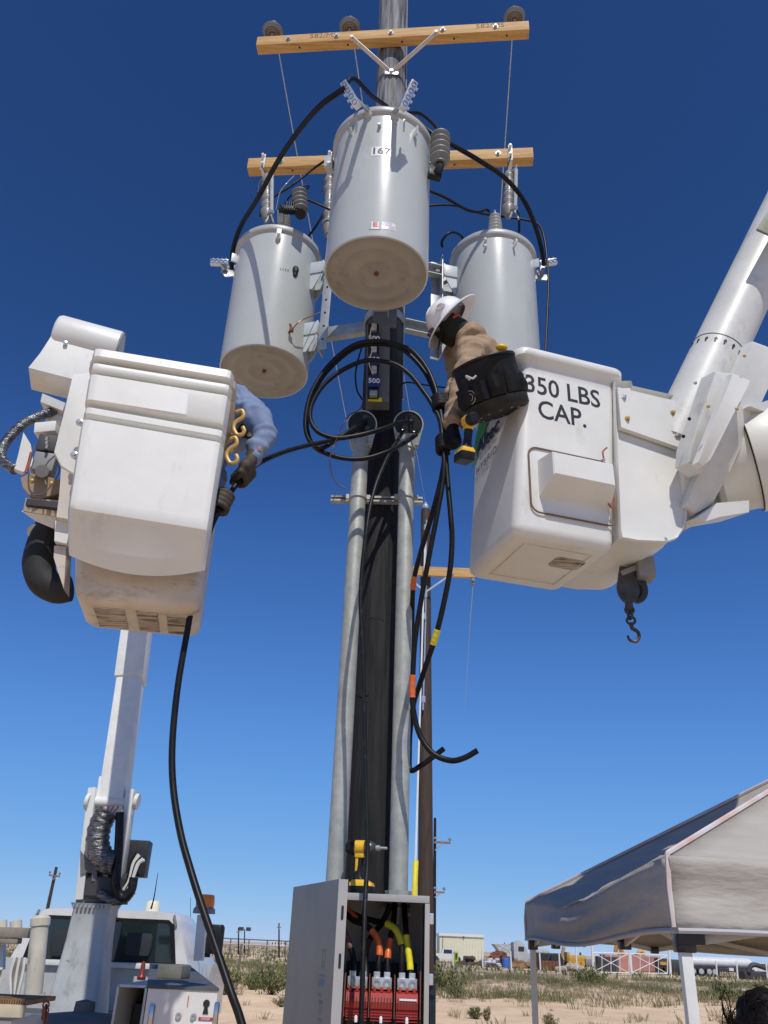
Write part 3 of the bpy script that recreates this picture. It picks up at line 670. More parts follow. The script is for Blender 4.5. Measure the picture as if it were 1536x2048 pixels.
for px, py, bl_ in ((737, 236, ((716, 214), (688, 166))), (788, 240, ((804, 218), (828, 165)))):
    y0 = 3.632/YK; s0 = P(px, py, y0); d_ = (s0-V(-.114, 3.952, s0.z)).normalized()
    m_ = MB(); m_.lathe([(.036, 0), (.036, .02), (.026, .03), (.03, .045), (.022, .06), (.016, .075), (0, .078)], s0-d_*.03, d_+V(0, 0, .45), 16); bb = m_.build('secondary_bushing', porw_m, tc_)
    a_ = P(*bl_[0], 2.83); b_ = P(*bl_[1], 2.80); st_ = s0+d_*.05+V(0, 0, .03)
    connector(tc_, st_, a_, b_, (b_-a_).cross(V(0, -.6, -.8)).cross(b_-a_)*-1 if False else V(1 if px > 760 else -1, .5, 0))
for px in (713, 808):
    m_ = MB(); q = P(px, 252 if px < 760 else 250, 2.93); m_.bar(q-V(0, 0, .05), q+V(0, 0, .04), .012, .03, up=(0, -1, 0)); m_.build('weld_tab', brk_m, tc_)
# bracket ears at the sides of the centre tank
for px, sx in ((659, -1), (863, 1)):
    m_ = MB(); q = P(px, 330, 3.28); m_.box(q, (.05, .08, .10), R(20*sx), .004); m_.cyl(q+V(0, -.04, -.04), q+V(0, -.06, -.04), .014, n=6); m_.build('arrester_bracket', brk_m, tc_)
# --- left tank fittings
cl = V(-.955, 5.02, 5.414)
def on_tank(c, px, py):
    d = ray(px, py); o = CAM-c; a = d.x**2+d.y**2; b_ = o.x*d.x+o.y*d.y; cc = o.x**2+o.y**2-TR**2; t = (-b_-math.sqrt(max(b_*b_-a*cc, 0)))/a; p = CAM+d*t
    nn = V(p.x-c.x, p.y-c.y, 0).normalized(); return p, nn
p_, n_ = on_tank(cl, 557, 474); m_ = MB(); m_.box(p_+n_*.012+V(0, 0, .02), (.04, .024, .10), math.atan2(n_.y, n_.x)+math.pi/2, .004); m_.cyl(p_+n_*.02, p_+n_*.05, .012, n=8); m_.build('terminal_clip', wsteel_m, tl_)
p_, n_ = on_tank(cl, 590, 541); m_ = MB(); m_.ball(p_+n_*.004, (.028, .014, .045)); m_.ball(p_+n_*.004+V(.0, 0, -.04), (.018, .01, .03)); m_.build('dark_fitting', nyl_m, tl_, label='small dark irregular fitting on the tank wall')  # small dark irregular lump set on the tank wall
for k in range(4): p_, n_ = on_tank(cl, 561+5*k, 538+k); m_ = MB(); m_.box(p_+n_*.001, (.006, .003, .022), math.atan2(n_.y, n_.x)+math.pi/2); m_.build('paint_tick', ink_m, tl_)
p_, n_ = on_tank(cl, 578, 665); m_ = MB(); m_.tube([p_, p_+n_*.035, p_+n_*.045+V(-.02, 0, .05)], .009, 6, 4); m_.box(p_+n_*.035, (.03, .025, .03), .3, .004); m_.build('ground_lug', rust_m, tl_)
q1 = p_+n_*.04; m_ = MB(); m_.tube([q1, q1+V(.06, -.02, .07), P(640, 625, 4.0)], .0045, 6, 6); m_.build('ground_strap', cop_m, tl_)
connector(tl_, P(466, 540, 4.30), P(457, 526, 4.24), P(421, 525, 4.24), (0, -.2, 1), plate=False)
m_ = MB(); m_.lathe([(.04, 0), (.04, .03), (.028, .05), (.03, .08), (.016, .1), (0, .1)], P(476, 540, 4.33), (-1, .1, .1), 16); m_.build('secondary_bushing', porw_m, tl_)
m_ = MB(); m_.bar(P(445, 547, 4.27), P(468, 546, 4.30), .012, .10, up=(0, .3, 1), bevel=.003); m_.build('spade', stl_m, tl_)
m_ = MB(); m_.bar(P(450, 540, 4.26), P(446, 532, 4.25), .03, .03); m_.build('spade_stem', stl_m, tl_)
bushing(tl_, cl+V(.05, -.22, TH+.02), (0, -.05, 1), .22, .058, 6)
# --- right tank fittings
cr = V(.805, 4.97, 5.414)
for py in (482, 495):
    p_, n_ = on_tank(cr, 972, py); m_ = MB(); m_.cyl(p_, p_+n_*.03, .011, n=8); m_.build('ground_stud', wsteel_m, tr_)
p_, n_ = on_tank(cr, 1026, 492); m_ = MB(); m_.torus(p_+n_*.03, .03, .007, (n_.y, -n_.x, 0), 14, 6); m_.build('lifting_eye', wsteel_m, tr_)
connector(tr_, P(1075, 545, 4.2), P(1079, 529, 4.2), P(1113, 523, 4.2), (0, -.2, 1), plate=False)
m_ = MB(); m_.lathe([(.04, 0), (.04, .03), (.028, .05), (.03, .08), (.016, .1), (0, .1)], P(1056, 548, 4.24), (1, 0, .1), 16); m_.build('secondary_bushing', porw_m, tr_)
m_ = MB(); m_.bar(P(1070, 553, 4.2), P(1096, 556, 4.18), .012, .085, up=(0, .3, 1), bevel=.003); m_.build('spade', stl_m, tr_)
m_ = MB(); m_.bar(P(1083, 546, 4.19), P(1085, 534, 4.19), .03, .03); m_.build('spade_stem', stl_m, tr_)
bushing(tr_, cr+V(-.005, -.22, TH+.02), (0, -.03, 1), .27, .062, 6)

# ================================================================== CLUSTER MOUNT
mt_ = T('cluster_mount', 'galvanised cluster mount frame holding the three transformers round the pole', 'mounting frame', (pole_x(5.5), PY, 5.4))
for z in (5.71, 6.33):
    m_ = MB(); r_ = pole_r(z); m_.lathe([(r_+.004, -.035), (r_+.014, -.035), (r_+.014, .035), (r_+.004, .035)], (pole_x(z), PY, z), n=32); m_.build('pole_band', stl_m, mt_)
    c = V(pole_x(z), PY, z)
    for tt, lz in ((tl_, cl), (tr_, cr), (tc_, ccx)):
        d = V(lz.x-c.x, lz.y-c.y, 0); L = d.length; d.normalize(); s_ = V(-d.y, d.x, 0)
        a = c+d*.15; b_ = c+d*(L-TR-.105)
        m_ = MB(); m_.bar(a, b_, .008, .10, bevel=.001)
        m_.bar(a+V(0, 0, .048)-s_*.025, b_+V(0, 0, .048)-s_*.025, .05, .006); m_.bar(a-V(0, 0, .048)-s_*.025, b_-V(0, 0, .048)-s_*.025, .05, .006)
        m_.build('channel_arm', stl_m, mt_)
for lz in (cl, cr, ccx):
    c = V(pole_x(5.9), PY, 0); d = V(lz.x-c.x, lz.y-c.y, 0); L = d.length; d.normalize(); s_ = V(-d.y, d.x, 0)
    e = V(c.x, c.y, 0)+d*(L-TR-.112); m_ = MB()
    m_.box((e.x, e.y, 6.0), (.10, .010, .98), math.atan2(s_.y, s_.x), .002); m_.box((e.x+s_.x*.05-d.x*.03, e.y+s_.y*.05-d.y*.03, 6.0), (.008, .07, .98), math.atan2(s_.y, s_.x), .002)
    rl = m_.build('upright_rail', stl_m, mt_)
    for k in range(7):
        z = 5.6+.13*k; h_ = MB(); q = V(e.x, e.y, z)+s_*.0555-d*.03; h_.cyl(q-s_*.0, q+s_*.001, .009, n=10); h_.build('bolt_hole', blk_m, rl)
    for z in (5.72, 6.36):
        h_ = MB(); q = V(e.x, e.y, z)-d*.01; h_.cyl(q, q-d*.035, .016, n=6); h_.build('bolt', alu_m, rl)

# ================================================================== ARRESTERS AND CUTOUTS
def arrester(a, b_, r, label):
    a = Vector(a); b_ = Vector(b_); L = (b_-a).length; t = T('surge_arrester', label, 'arrester', a, group='surge arresters')
    prof = [(.0, 0), (r*.62, 0), (r*.62, .02)]; k = 5; h_ = (L-.04)/k
    for i in range(k): prof += [(r*.72, .02+i*h_+h_*.15), (r, .02+i*h_+h_*.5), (r*.98, .02+i*h_+h_*.68), (r*.72, .02+i*h_+h_*.95)]
    prof += [(r*.5, L-.015), (r*.2, L), (0, L)]
    m_ = MB(); m_.lathe(prof, a, b_-a, 24); m_.build('shed_body', porc_m, t)
    d = (b_-a).normalized(); m_ = MB(); m_.cyl(b_, b_+d*.03, .012, n=8); m_.build('top_stud', blk_m, t)
    return t
ar1 = arrester(P(880, 328, 3.12), P(881, 266, 3.12), .068, 'grey ribbed surge arrester on the right of the centre transformer')
m_ = MB(); m_.tube(Lp((880, 328, 3.12), (876, 343, 3.12), (866, 350, 3.16)), .028, 8, 4); m_.box(P(869, 350, 3.14), (.09, .05, .06), .3, .008); m_.build('insulating_bracket', blk_m, ar1)
ar2 = arrester(P(601, 428, 3.86), P(599, 380, 3.86), .064, 'grey ribbed surge arrester above the left transformer')
m_ = MB(); m_.bar(P(558, 418, 3.85), P(604, 422, 3.85), .05, .05, up=(0, 0, 1), bevel=.006); m_.cyl(P(601, 428, 3.80), P(601, 428, 3.9), .042, n=16)
for k in range(7): m_.box(P(570+4.5*k, 416, 3.85), (.006, .07, .075))
m_.build('finned_bracket', blk_m, ar2)
m_ = MB(); m_.bar(P(561, 420, 3.86), P(561, 446, 3.9), .05, .02, bevel=.003); m_.build('bracket_leg', stl_m, ar2)
def cutout(x, ytop, top, bot, dep, label):
    t = T('fuse_cutout', label, 'cutout', P(x, ytop, dep), group='fused cutouts on the lower crossarm')
    e = PP(x, ytop+14, a2, f2_); s_ = (e-a2).dot(d2); c = a2+d2*s_
    m_ = MB(); m_.box(c+f2_*.053, (.035, .008, .19), math.atan2(d2.y, d2.x), .002); m_.box(c+V(0, 0, .068), (.035, .12, .008), math.atan2(d2.y, d2.x)); m_.box(c-V(0, 0, .068), (.035, .12, .008), math.atan2(d2.y, d2.x)); m_.cyl(c+f2_*.05+V(0, 0, .06), c+f2_*.09+V(0, 0, .06), .012, n=6); m_.cyl(c+f2_*.05-V(0, 0, .04), c+f2_*.085-V(0, 0, .04), .012, n=6)
    m_.build('mounting_strap', wsteel_m, t)
    a = P(*top, dep); b_ = P(*bot, dep-.06); L = (b_-a).length; d = (b_-a).normalized()
    prof = [(0, 0), (.03, 0), (.034, .03)]; k = 5
    for i in range(k): h_ = (L*.72)/k; z = .03+i*h_; prof += [(.034, z), (.05 if i != 2 else .04, z+h_*.45), (.05 if i != 2 else .04, z+h_*.6), (.034, z+h_*.9)]
    prof += [(.036, L*.78), (.055, L*.82), (.055, L*.88), (.03, L), (0, L)]
    m_ = MB(); m_.lathe(prof, a, d, 18); m_.build('porcelain_body', M('cutout_grey', (.27, .255, .23), (.22, .205, .19), 8, .35), t)
    m_ = MB(); o = V(.05, -.07, 0); m_.tube([a+o+d*.06, b_+o*.9-d*.04], .015, 8, 1); m_.build('fuse_tube', porw_m, t)
    m_ = MB(); m_.bar(a+d*.03, a+o+d*.05, .03, .02); m_.bar(b_-d*.05, b_+o-d*.03, .035, .025); m_.torus(a+o+d*.02, .02, .005, (1, 0, 0), 12, 6); m_.build('contact_hardware', alu_m, t)
    m_ = MB(); m_.bar(b_+o*.5-d*.03, b_+o*.6+V(-.03, 0, -.07), .02, .012); m_.bar(b_+o*.7-d*.03, b_+o*.8+V(.03, 0, -.09), .02, .012); m_.build('hinge_arm', stl_m, t)
    m_ = MB(); m_.tube([c+f2_*.06-V(0, 0, .06), a+V(-.02, 0, .02), a+V(-.05, -.02, -.1), a+V(-.05, -.03, -.24)], .005, 6); m_.build('jumper_lead', blk_m, t)
cutout(529, 315, (534, 352), (534, 440), 4.02, 'left fused cutout hanging from the lower crossarm')
cutout(661, 310, (660, 350), (656, 470), 4.05, 'fused cutout half hidden behind the left edge of the centre transformer')
cutout(1020, 300, (1018, 345), (1017, 432), 3.96, 'right fused cutout hanging above the right transformer')

# ================================================================== CABLES
PATHS = {}
def pix(p): p = Vector(p)-CAM; z = p.dot(FW); return 768+FOC*p.dot(RT)/z, 1024-FOC*p.dot(UP)/z
def cable(label, pts, r, mat=cab_m, name='cable', group=None, n=10, k=8, cat='cable'):
    path = catmull([P(*q) for q in pts], k); PATHS[label] = path
    m_ = MB(); m_.tube(path, r, n, 1); o = m_.build(name, mat, smooth=70); return tag(o, label, cat, group)
cable('thick black jumper arcing from the centre transformer to the left transformer', [(690, 176, 2.80), (672, 188, 2.83), (640, 212, 2.92), (600, 258, 3.12), (556, 322, 3.4), (515, 398, 3.72), (482, 452, 3.98), (466, 500, 4.12), (463, 540, 4.2)], .0185)
cable('black lead looping from the left connector over the centre transformer lid', [(694, 166, 2.79), (702, 157, 2.82), (715, 162, 2.9), (742, 190, 3.1), (775, 214, 3.45)], .0165)
cable('black lead from behind the centre lid to its surge arrester', [(818, 226, 3.35), (840, 227, 3.25), (862, 243, 3.18), (878, 262, 3.12), (881, 270, 3.12)], .014)
cable('thick black jumper arcing from the centre transformer to the right transformer', [(822, 226, 3.5), (858, 263, 3.42), (905, 290, 3.45), (960, 322, 3.55), (1012, 358, 3.68), (1050, 405, 3.82), (1073, 460, 3.95), (1085, 508, 4.08), (1088, 530, 4.16)], .0185)
cable('black lead sagging from the centre transformer to the right bushing', [(850, 378, 3.7), (890, 395, 3.75), (930, 418, 3.85), (955, 424, 3.9), (972, 419, 3.93), (979, 424, 3.945)], .0115)
cable('long black lead passing behind the right bushing and down beside the right transformer', [(850, 413, 3.9), (880, 410, 3.92), (915, 412, 3.95), (950, 424, 4.0), (990, 432, 4.1), (1040, 438, 4.1), (1075, 448, 4.08), (1088, 475, 4.05), (1095, 530, 4.02), (1097, 570, 4.0), (1094, 640, 3.95), (1090, 730, 3.9)], .0095)
cable('black lead from the left cutout sweeping up to the centre transformer', [(665, 312, 3.95), (630, 335, 4.0), (585, 370, 4.0), (545, 395, 4.0), (524, 415, 3.98), (521, 432, 3.96)], .010)
cable('short black lead crossing behind the left arrester', [(614, 399, 3.9), (640, 410, 3.9), (668, 424, 3.92)], .0095)
cable('black lead dropping from the middle cutout to the left transformer lid', [(664, 390, 4.0), (648, 425, 4.02), (630, 455, 4.05), (616, 474, 4.1)], .0095)
cable('thin pale lead rising from the left bracket to the lower crossarm', [(552, 420, 3.85), (560, 385, 3.8), (575, 365, 3.75), (588, 352, 4.0)], .004, cond_m)
cable('small black loop lead at the arrester top above the left transformer', [(600, 380, 3.86), (606, 372, 3.86), (618, 373, 3.88), (610, 380, 3.92), (590, 385, 3.95), (575, 400, 4.0), (580, 412, 4.1)], .007)
cable('short black loop above the right transformer hanger', [(885, 495, 4.0), (884, 483, 3.98), (895, 468, 3.96), (908, 465, 3.98), (922, 472, 4.05), (930, 486, 4.1)], .011)
cable('short black lead from the right cutout down to the right lid', [(1024, 418, 3.95), (1034, 424, 3.95), (1038, 440, 4.0), (1038, 465, 4.08)], .010)

# coil between the weatherheads and the worker
bun = 'service cables coiled from the weatherheads'
wl, wr = cond[0], cond[1]
cable('outer coil of black service cable from the left weatherhead over the fuse strip', [(731, 845, 3.67), (714, 853, 3.58), (696, 864, 3.52), (668, 882, 3.48), (642, 896, 3.46), (617, 878, 3.46), (611, 838, 3.46), (624, 783, 3.46), (659, 729, 3.46), (708, 690, 3.45), (758, 682, 3.44), (803, 692, 3.42), (828, 705, 3.40), (852, 734, 3.38), (868, 768, 3.36), (876, 800, 3.34), (883, 834, 3.31), (887, 868, 3.29), (889, 910, 3.28), (884, 950, 3.28), (872, 1000, 3.3), (858, 1050, 3.38), (840, 1110, 3.5), (827, 1168, 3.62), (824, 1260, 3.80), (822, 1400, 3.84), (819, 1500, 3.84), (821, 1540, 3.82), (842, 1531, 3.80), (866, 1514, 3.78), (888, 1497, 3.76)], .0145, group=bun)
cable('inner coil of black service cable ending in the right weatherhead top hole', [(824, 845, 3.66), (800, 845, 3.58), (770, 856, 3.50), (740, 865, 3.46), (705, 873, 3.44), (668, 876, 3.43), (634, 862, 3.42), (620, 835, 3.42), (626, 803, 3.42), (650, 767, 3.42), (689, 738, 3.42), (733, 721, 3.42), (773, 724, 3.40), (797, 732, 3.39), (822, 751, 3.38), (845, 780, 3.36), (864, 808, 3.34), (879, 838, 3.31), (884, 868, 3.27), (888, 910, 3.25), (886, 960, 3.25), (874, 1030, 3.26), (858, 1113, 3.3), (844, 1191, 3.36), (831, 1273, 3.42), (826, 1342, 3.46), (825, 1405, 3.48), (838, 1466, 3.48), (865, 1506, 3.46), (900, 1521, 3.44), (928, 1516, 3.42), (955, 1501, 3.40)], .0145, group=bun)
cable('third coil of black cable sagging below the weatherheads to the right one', [(832, 870, 3.66), (812, 884, 3.6), (790, 896, 3.54), (768, 906, 3.50), (735, 916, 3.48), (698, 918, 3.47), (660, 910, 3.47), (628, 893, 3.48), (614, 860, 3.48), (616, 825, 3.49), (632, 775, 3.49), (664, 732, 3.49), (710, 696, 3.48), (760, 688, 3.47), (800, 697, 3.45), (826, 716, 3.44), (850, 745, 3.42), (866, 778, 3.39), (878, 812, 3.35), (886, 850, 3.30), (891, 905, 3.26), (895, 960, 3.25), (902, 1040, 3.24), (904, 1085, 3.25), (900, 1140, 3.26), (889, 1200, 3.3), (873, 1267, 3.36), (855, 1322, 3.44), (839, 1370, 3.54), (828, 1405, 3.66), (823, 1440, 3.78), (820, 1470, 3.82)], .0145, group=bun)
cable('long black cable hanging from the right weatherhead down past the open cabinet', [(804, 866, 3.66), (796, 880, 3.6), (783, 898, 3.54), (766, 934, 3.47), (753, 966, 3.43), (741, 1010, 3.4), (733, 1060, 3.38), (724, 1137, 3.38), (721, 1205, 3.38), (724, 1273, 3.38), (727, 1342, 3.38), (729, 1444, 3.38), (731, 1547, 3.38), (734, 1640, 3.36), (735, 1714, 3.34), (731, 1788, 3.30), (728, 1862, 3.26), (725, 1961, 3.22), (722, 2060, 3.2), (721, 2250, 3.2)], .0112, cab2_m, k=6)
cable('long black cable held by the left worker and hanging down past the truck', [(728, 850, 3.67), (700, 868, 3.55), (666, 880, 3.44), (610, 892, 3.28), (562, 906, 3.12), (522, 924, 3.0), (494, 945, 2.93), (470, 973, 2.88), (446, 1008, 2.85), (420, 1060, 2.84), (395, 1150, 2.84), (375, 1260, 2.84), (356, 1370, 2.83), (345, 1480, 2.82), (346, 1570, 2.80), (360, 1662, 2.77), (381, 1740, 2.74), (405, 1816, 2.70), (437, 1910, 2.66), (462, 1985, 2.62), (484, 2050, 2.6), (520, 2200, 2.55), (560, 2450, 2.5)], .0138, group=bun)
cable('thin dark red wire dangling left of the weatherheads', [(727, 762, 3.6), (723, 813, 3.58), (698, 831, 3.55), (684, 852, 3.52), (671, 884, 3.40), (660, 914, 3.38), (663, 946, 3.38), (674, 966, 3.38), (690, 977, 3.38)], .0035, M('dark_red_wire', (.06, .012, .016), rough=.4))
cable('thin black wire looped on the left of the fuse strip', [(726, 686, 3.72), (716, 720, 3.66), (711, 750, 3.63), (714, 780, 3.63), (725, 800, 3.66)], .006)
cable('thin black wire from the pole to the worker right of the fuse strip', [(800, 775, 3.85), (806, 767, 3.7), (820, 765, 3.6), (845, 769, 3.5), (880, 774, 3.45), (912, 777, 3.42)], .0055)
# coloured phase tape on the hanging cables
def tape(label, key, y0, y1, r, mat):
    path = [p for k_, v_ in PATHS.items() if k_.startswith(key) for p in v_]; sel = [p for p in path if y0-40 < pix(p)[1] < y1+40 and pix(p)[0] < 895]
    fine = [q for a_, b_ in zip(sel, sel[1:]) if (b_-a_).length < .2 for q in (a_, a_.lerp(b_, .25), a_.lerp(b_, .5), a_.lerp(b_, .75))]
    fine = [q for q in fine if y0 <= pix(q)[1] <= y1]
    m_ = MB(); m_.tube(fine, lambda t_: r*(1+.03*math.sin(t_*19)), 12, 1); o = m_.build('phase_tape', mat, smooth=70); return tag(o, label, 'tape', 'phase tape on hanging cables')
tape('orange tape on the cable end right of the right conduit', 'inner coil', 1349, 1397, .0172, org_m)
tape('orange tape on the cable at the right conduit below the strut', 'outer coil', 1150, 1178, .0172, org_m)
tape('yellow tape on the cable between the conduit and the right bucket', 'third coil', 1258, 1290, .0172, yel_m)

# ================================================================== DISCONNECT CABINET
BX0, BX1, BY0, BY1 = -.336, .281, 4.15, 4.575
BZ1 = P0(770, 1790, BY0).z; BZ0 = .95
cab = T('disconnect_cabinet', 'open grey disconnect cabinet with red fuse holders at the foot of the conduits', 'electrical cabinet', ((BX0+BX1)/2, (BY0+BY1)/2, BZ0))
th = .006
m_ = MB(); m_.box(((BX0+BX1)/2, BY1-th/2, (BZ0+BZ1)/2), (BX1-BX0-.014, th, BZ1-BZ0-.014)); m_.build('back_panel', enci_m, cab)
for nm, x in (('side_panel', BX0+th/2), ('side_panel', BX1-th/2)):
    m_ = MB(); m_.box((x, (BY0+BY1)/2, (BZ0+BZ1)/2), (th, BY1-BY0, BZ1-BZ0), bevel=.001); m_.build(nm, encl_m, cab)
m_ = MB(); m_.box(((BX0+BX1)/2, (BY0+BY1)/2, BZ1-th/2), (BX1-BX0-.013, BY1-BY0, th)); m_.build('top_panel', encl_m, cab)
m_ = MB(); m_.box(((BX0+BX1)/2, (BY0+BY1)/2, BZ0+th/2), (BX1-BX0-.013, BY1-BY0, th)); m_.build('bottom_panel', encl_m, cab)
m_ = MB(); m_.box(((BX0+BX1)/2, BY0-.004, BZ1-.012), (BX1-BX0+.004, .012, .030), bevel=.002); m_.build('front_lip', enci_m, cab)
m_ = MB(); m_.box((BX1-.008, BY0-.004, (BZ0+BZ1)/2-.014), (.022, .012, BZ1-BZ0-.03), bevel=.002); m_.build('front_flange', enci_m, cab)
for z in (BZ1-.09, BZ1-.33):
    m_ = MB(); m_.box((BX1+.012, BY0+.01, z), (.02, .03, .045), bevel=.004); m_.build('door_catch', alu_m, cab)
m_ = MB(); m_.bar((BX1+.02, BY0+.03, BZ0+.1), (BX1+.02, BY0+.03, P0(866, 1970, BY0).z), .03, .035, up=(0, 1, 0), bevel=.004); m_.cyl((BX1+.02, BY0+.012, P0(866, 1985, BY0).z), (BX1+.02, BY0-.002, P0(866, 1985, BY0).z), .012, n=10); m_.build('switch_handle', blkg_m, cab)
# door, swung part way open
hx, hy = BX0-.004, BY0
free = P0(679, 1770, 3.5); fx, fyy = free.x, free.y
dd = V(fx-hx, fyy-hy, 0); dl = dd.length; dd.normalize(); dn = V(-dd.y, dd.x, 0)*-1     # outer normal towards the left
if dn.x > 0: dn = -dn
dzt = P0(679, 1758, fyy).z; dz0 = BZ0
def dpt(s_, z, off=0): return V(hx, hy, 0)+dd*s_+dn*off+V(0, 0, z)
m_ = MB(); m_.slab([dpt(0, dz0), dpt(dl, dz0), dpt(dl, dzt), dpt(0, dzt)], dn, .004); door = m_.build('door', encl_m, cab)
m_ = MB(); m_.slab([dpt(dl-.002, dz0, .004), dpt(dl-.002, dz0, -.034), dpt(dl-.002, dzt, -.034), dpt(dl-.002, dzt, .004)], dd, .004); m_.build('door_flange', enci_m, door)
m_ = MB(); m_.slab([dpt(0, dzt-.004, -.0), dpt(dl, dzt-.004, 0), dpt(dl, dzt-.004, -.034), dpt(0, dzt-.004, -.034)], (0, 0, 1), .004); m_.build('door_top_flange', enci_m, door)
for py in (1825, 1922):
    z = P0(679, py, fyy).z; m_ = MB(); m_.prism([(x_, y_) for x_, y_ in rrect(.010, .05, .005, 4)], dpt(dl+.0021, z, -.017), dn*-1, (0, 0, 1), .0015); m_.build('flange_slot', ink_m, door)
# faded vertical maker's mark on the door
for k, (s_, z_, w_, h_) in enumerate(((.80, .30, .05, .006), (.775, .272, .006, .05), (.825, .272, .006, .05), (.80, .245, .05, .006), (.80, .262, .02, .006), (.79, .215, .07, .006), (.79, .19, .07, .022), (.77, .15, .04, .006), (.80, .13, .05, .006), (.775, .11, .006, .04), (.80, .11, .006, .04), (.825, .11, .006, .04), (.80, .07, .055, .006), (.80, .05, .055, .006), (.80, .02, .055, .012))):
    c = dpt(dl*s_, 1.30+z_-.02, .0045); m_ = MB(); m_.bar(c-dd*w_*.5, c+dd*w_*.5, .001, h_); m_.build('maker_mark', M('mark_blue', (.06, .12, .2), rough=.5) if k in (5, 6) else M('mark_grey', (.11, .11, .115), rough=.5), door)
# fuse blocks
fx0 = [P0(x, 1985, BY0+.05).x for x in (612+100, 762, 814)]
fxc = [P0(714, 1985, BY0+.06).x, P0(763, 1986, BY0+.06).x, P0(814, 1988, BY0+.06).x]
zt_ = P0(763, 1950, BY0+.06).z
zL = P0(763, 1967, BY0+.06).z; zR0 = P0(763, 1988, BY0+.05).z; zR1 = P0(763, 2035, BY0+.05).z
dx_ = fxc[1]-fxc[0]
m_ = MB(); m_.box((sum(fxc)/3, BY1-.10, zR0-.05), (dx_*3.1, .03, .34), bevel=.003); m_.build('base_tray', blk_m, cab)
m_ = MB(); m_.box((sum(fxc)/3, BY1-.05, zt_-.03), (dx_*3.3, .08, .02)); m_.build('terminal_shelf', enci_m, cab)
for x in fxc:
    fb = MB(); w_ = dx_*.88
    fb.loft([[(x-w_/2, y_, z_) for y_, z_ in ()]]) if False else None
    prof = [(BY0+.07, zR0+.012), (BY0+.045, zR0+.004), (BY0+.035, zR0-.03), (BY0+.04, zR0-.055), (BY0+.05, zR0-.06), (BY0+.05, zR1), (BY0+.12, zR1), (BY0+.12, zR0+.012)]
    fb.loft([[(xx, y_, z_) for y_, z_ in prof] for xx in (x-w_/2, x+w_/2)]); hold = fb.build('fuse_holder', red_m, cab, smooth=20)
    for k in range(7):
        sx = x-w_*.42+w_*.14*k; m_ = MB(); m_.box((sx, BY0+.0338, zR0-.028), (w_*.035, .004, .030)); m_.build('vent_slot', drk_m, hold)
    for k in range(4):
        m_ = MB(); m_.box((x, BY0+.0485, zR0-.068-.011*k), (w_*.96, .006, .004)); m_.build('rib', red_m, hold)
    for k in (-.33, 0, .33):
        m_ = MB(); m_.box((x+w_*k, BY0+.06, zR0+.016), (w_*.14, .03, .02), bevel=.002); m_.build('clip_tab', red_m, hold)
    m_ = MB(); m_.lathe([(0, 0), (.007, 0), (.007, .02), (.004, .026), (0, .026)], (x, BY0+.03, zR1-.02), n=12); m_.build('pull_knob', wht_m, hold)
    m_ = MB(); m_.box((x, BY0+.09, zL), (w_*.93, .06, .046), bevel=.003); lug = m_.build('lug_block', alu_m, cab)
    for k in (-.24, .24):
        m_ = MB(); m_.lathe([(.018, 0), (.018, .006), (.011, .006), (.010, -.002), (0, -.002)], (x+w_*k, BY0+.06, zL), axis=(0, -1, 0), n=14); m_.build('lug_screw', stl_m, lug)
        m_ = MB(); m_.box((x+w_*k, BY0+.10, zL+.03), (w_*.3, .045, .03), bevel=.003); m_.build('lug_neck', alu_m, lug)
m_ = MB(); m_.box((fxc[2]+.004, BY0+.0325, zR0-.018), (dx_*.7, .002, .008)); m_.build('white_tag', wht_m, cab)
for x in (fxc[0]-dx_/2, (fxc[0]+fxc[1])/2, (fxc[1]+fxc[2])/2, fxc[2]+dx_*.52):
    zt2 = zL+.035+(.02 if x > fxc[2] else 0); m_ = MB(); m_.box((x, BY0+.075, (zt2+zR1)/2), (.004, .13, zt2-zR1)); m_.build('phase_barrier', bar_m, cab)
m_ = MB(); p = P0(766, 1826, BY1-.03); m_.prism([(-.03, -.018), (.03, -.018), (0, .03)], p, (1, 0, 0), (0, 0, 1), .01); m_.build('warning_triangle', stl_m, cab)
m_ = MB(); m_.lathe([(.02, 0), (.058, 0), (.06, -.022), (.05, -.028), (.045, -.01)], (.151, CY, BZ1-.008), n=20); m_.build('hub_bushing', M('dirty_hub', (.2, .15, .11), (.12, .09, .07), 10, .6), cab)
p = P0(818, 1829, BY1-.012); m_ = MB(); m_.cyl(p, p-V(0, .004, 0), .009, n=12); m_.build('knockout_screw', wht_m, cab)
# cables inside the cabinet: path, tape colour, taped stretch
yb, yf = BY1-.06, BY0+.09
inner = [
 ('brown taped cable behind the cabinet door edge', [(668, 1815, yf+.08), (684, 1852, yf+.06), (697, 1885, yf+.04), (706, 1915, yf+.03), (708, 1960, yf+.01)], brn_m, .25, .62),
 ('brown taped cable passing behind the hanging cable', [(782, 1808, yb-.08), (766, 1842, yb-.08), (747, 1868, yb-.1), (734, 1890, yb-.12), (731, 1920, yf+.06), (733, 1960, yf+.01)], brn_m, .52, .78),
 ('orange taped cable sweeping in from the left conduit', [(672, 1795, yf+.12), (684, 1818, yf+.10), (706, 1840, yf+.08), (730, 1850, yf+.06), (752, 1872, yf+.05), (759, 1900, yf+.04), (757, 1930, yf+.02), (757, 1962, yf+.01)], org_m, .50, .78),
 ('orange taped cable under the right conduit', [(790, 1808, yb-.06), (786, 1850, yf+.10), (778, 1890, yf+.06), (775, 1925, yf+.03), (776, 1964, yf+.01)], org_m, .42, .72),
 ('yellow taped cable bending across the cabinet', [(684, 1815, yf+.16), (715, 1832, yf+.15), (750, 1842, yf+.12), (775, 1848, yf+.09), (793, 1862, yf+.06), (803, 1890, yf+.04), (803, 1925, yf+.02), (804, 1964, yf+.01)], yel_m, .42, .72),
 ('yellow taped cable dropping straight on the right', [(808, 1805, yb-.06), (811, 1850, yf+.08), (815, 1890, yf+.05), (820, 1930, yf+.03), (821, 1964, yf+.01)], yel_m, .38, .84)]
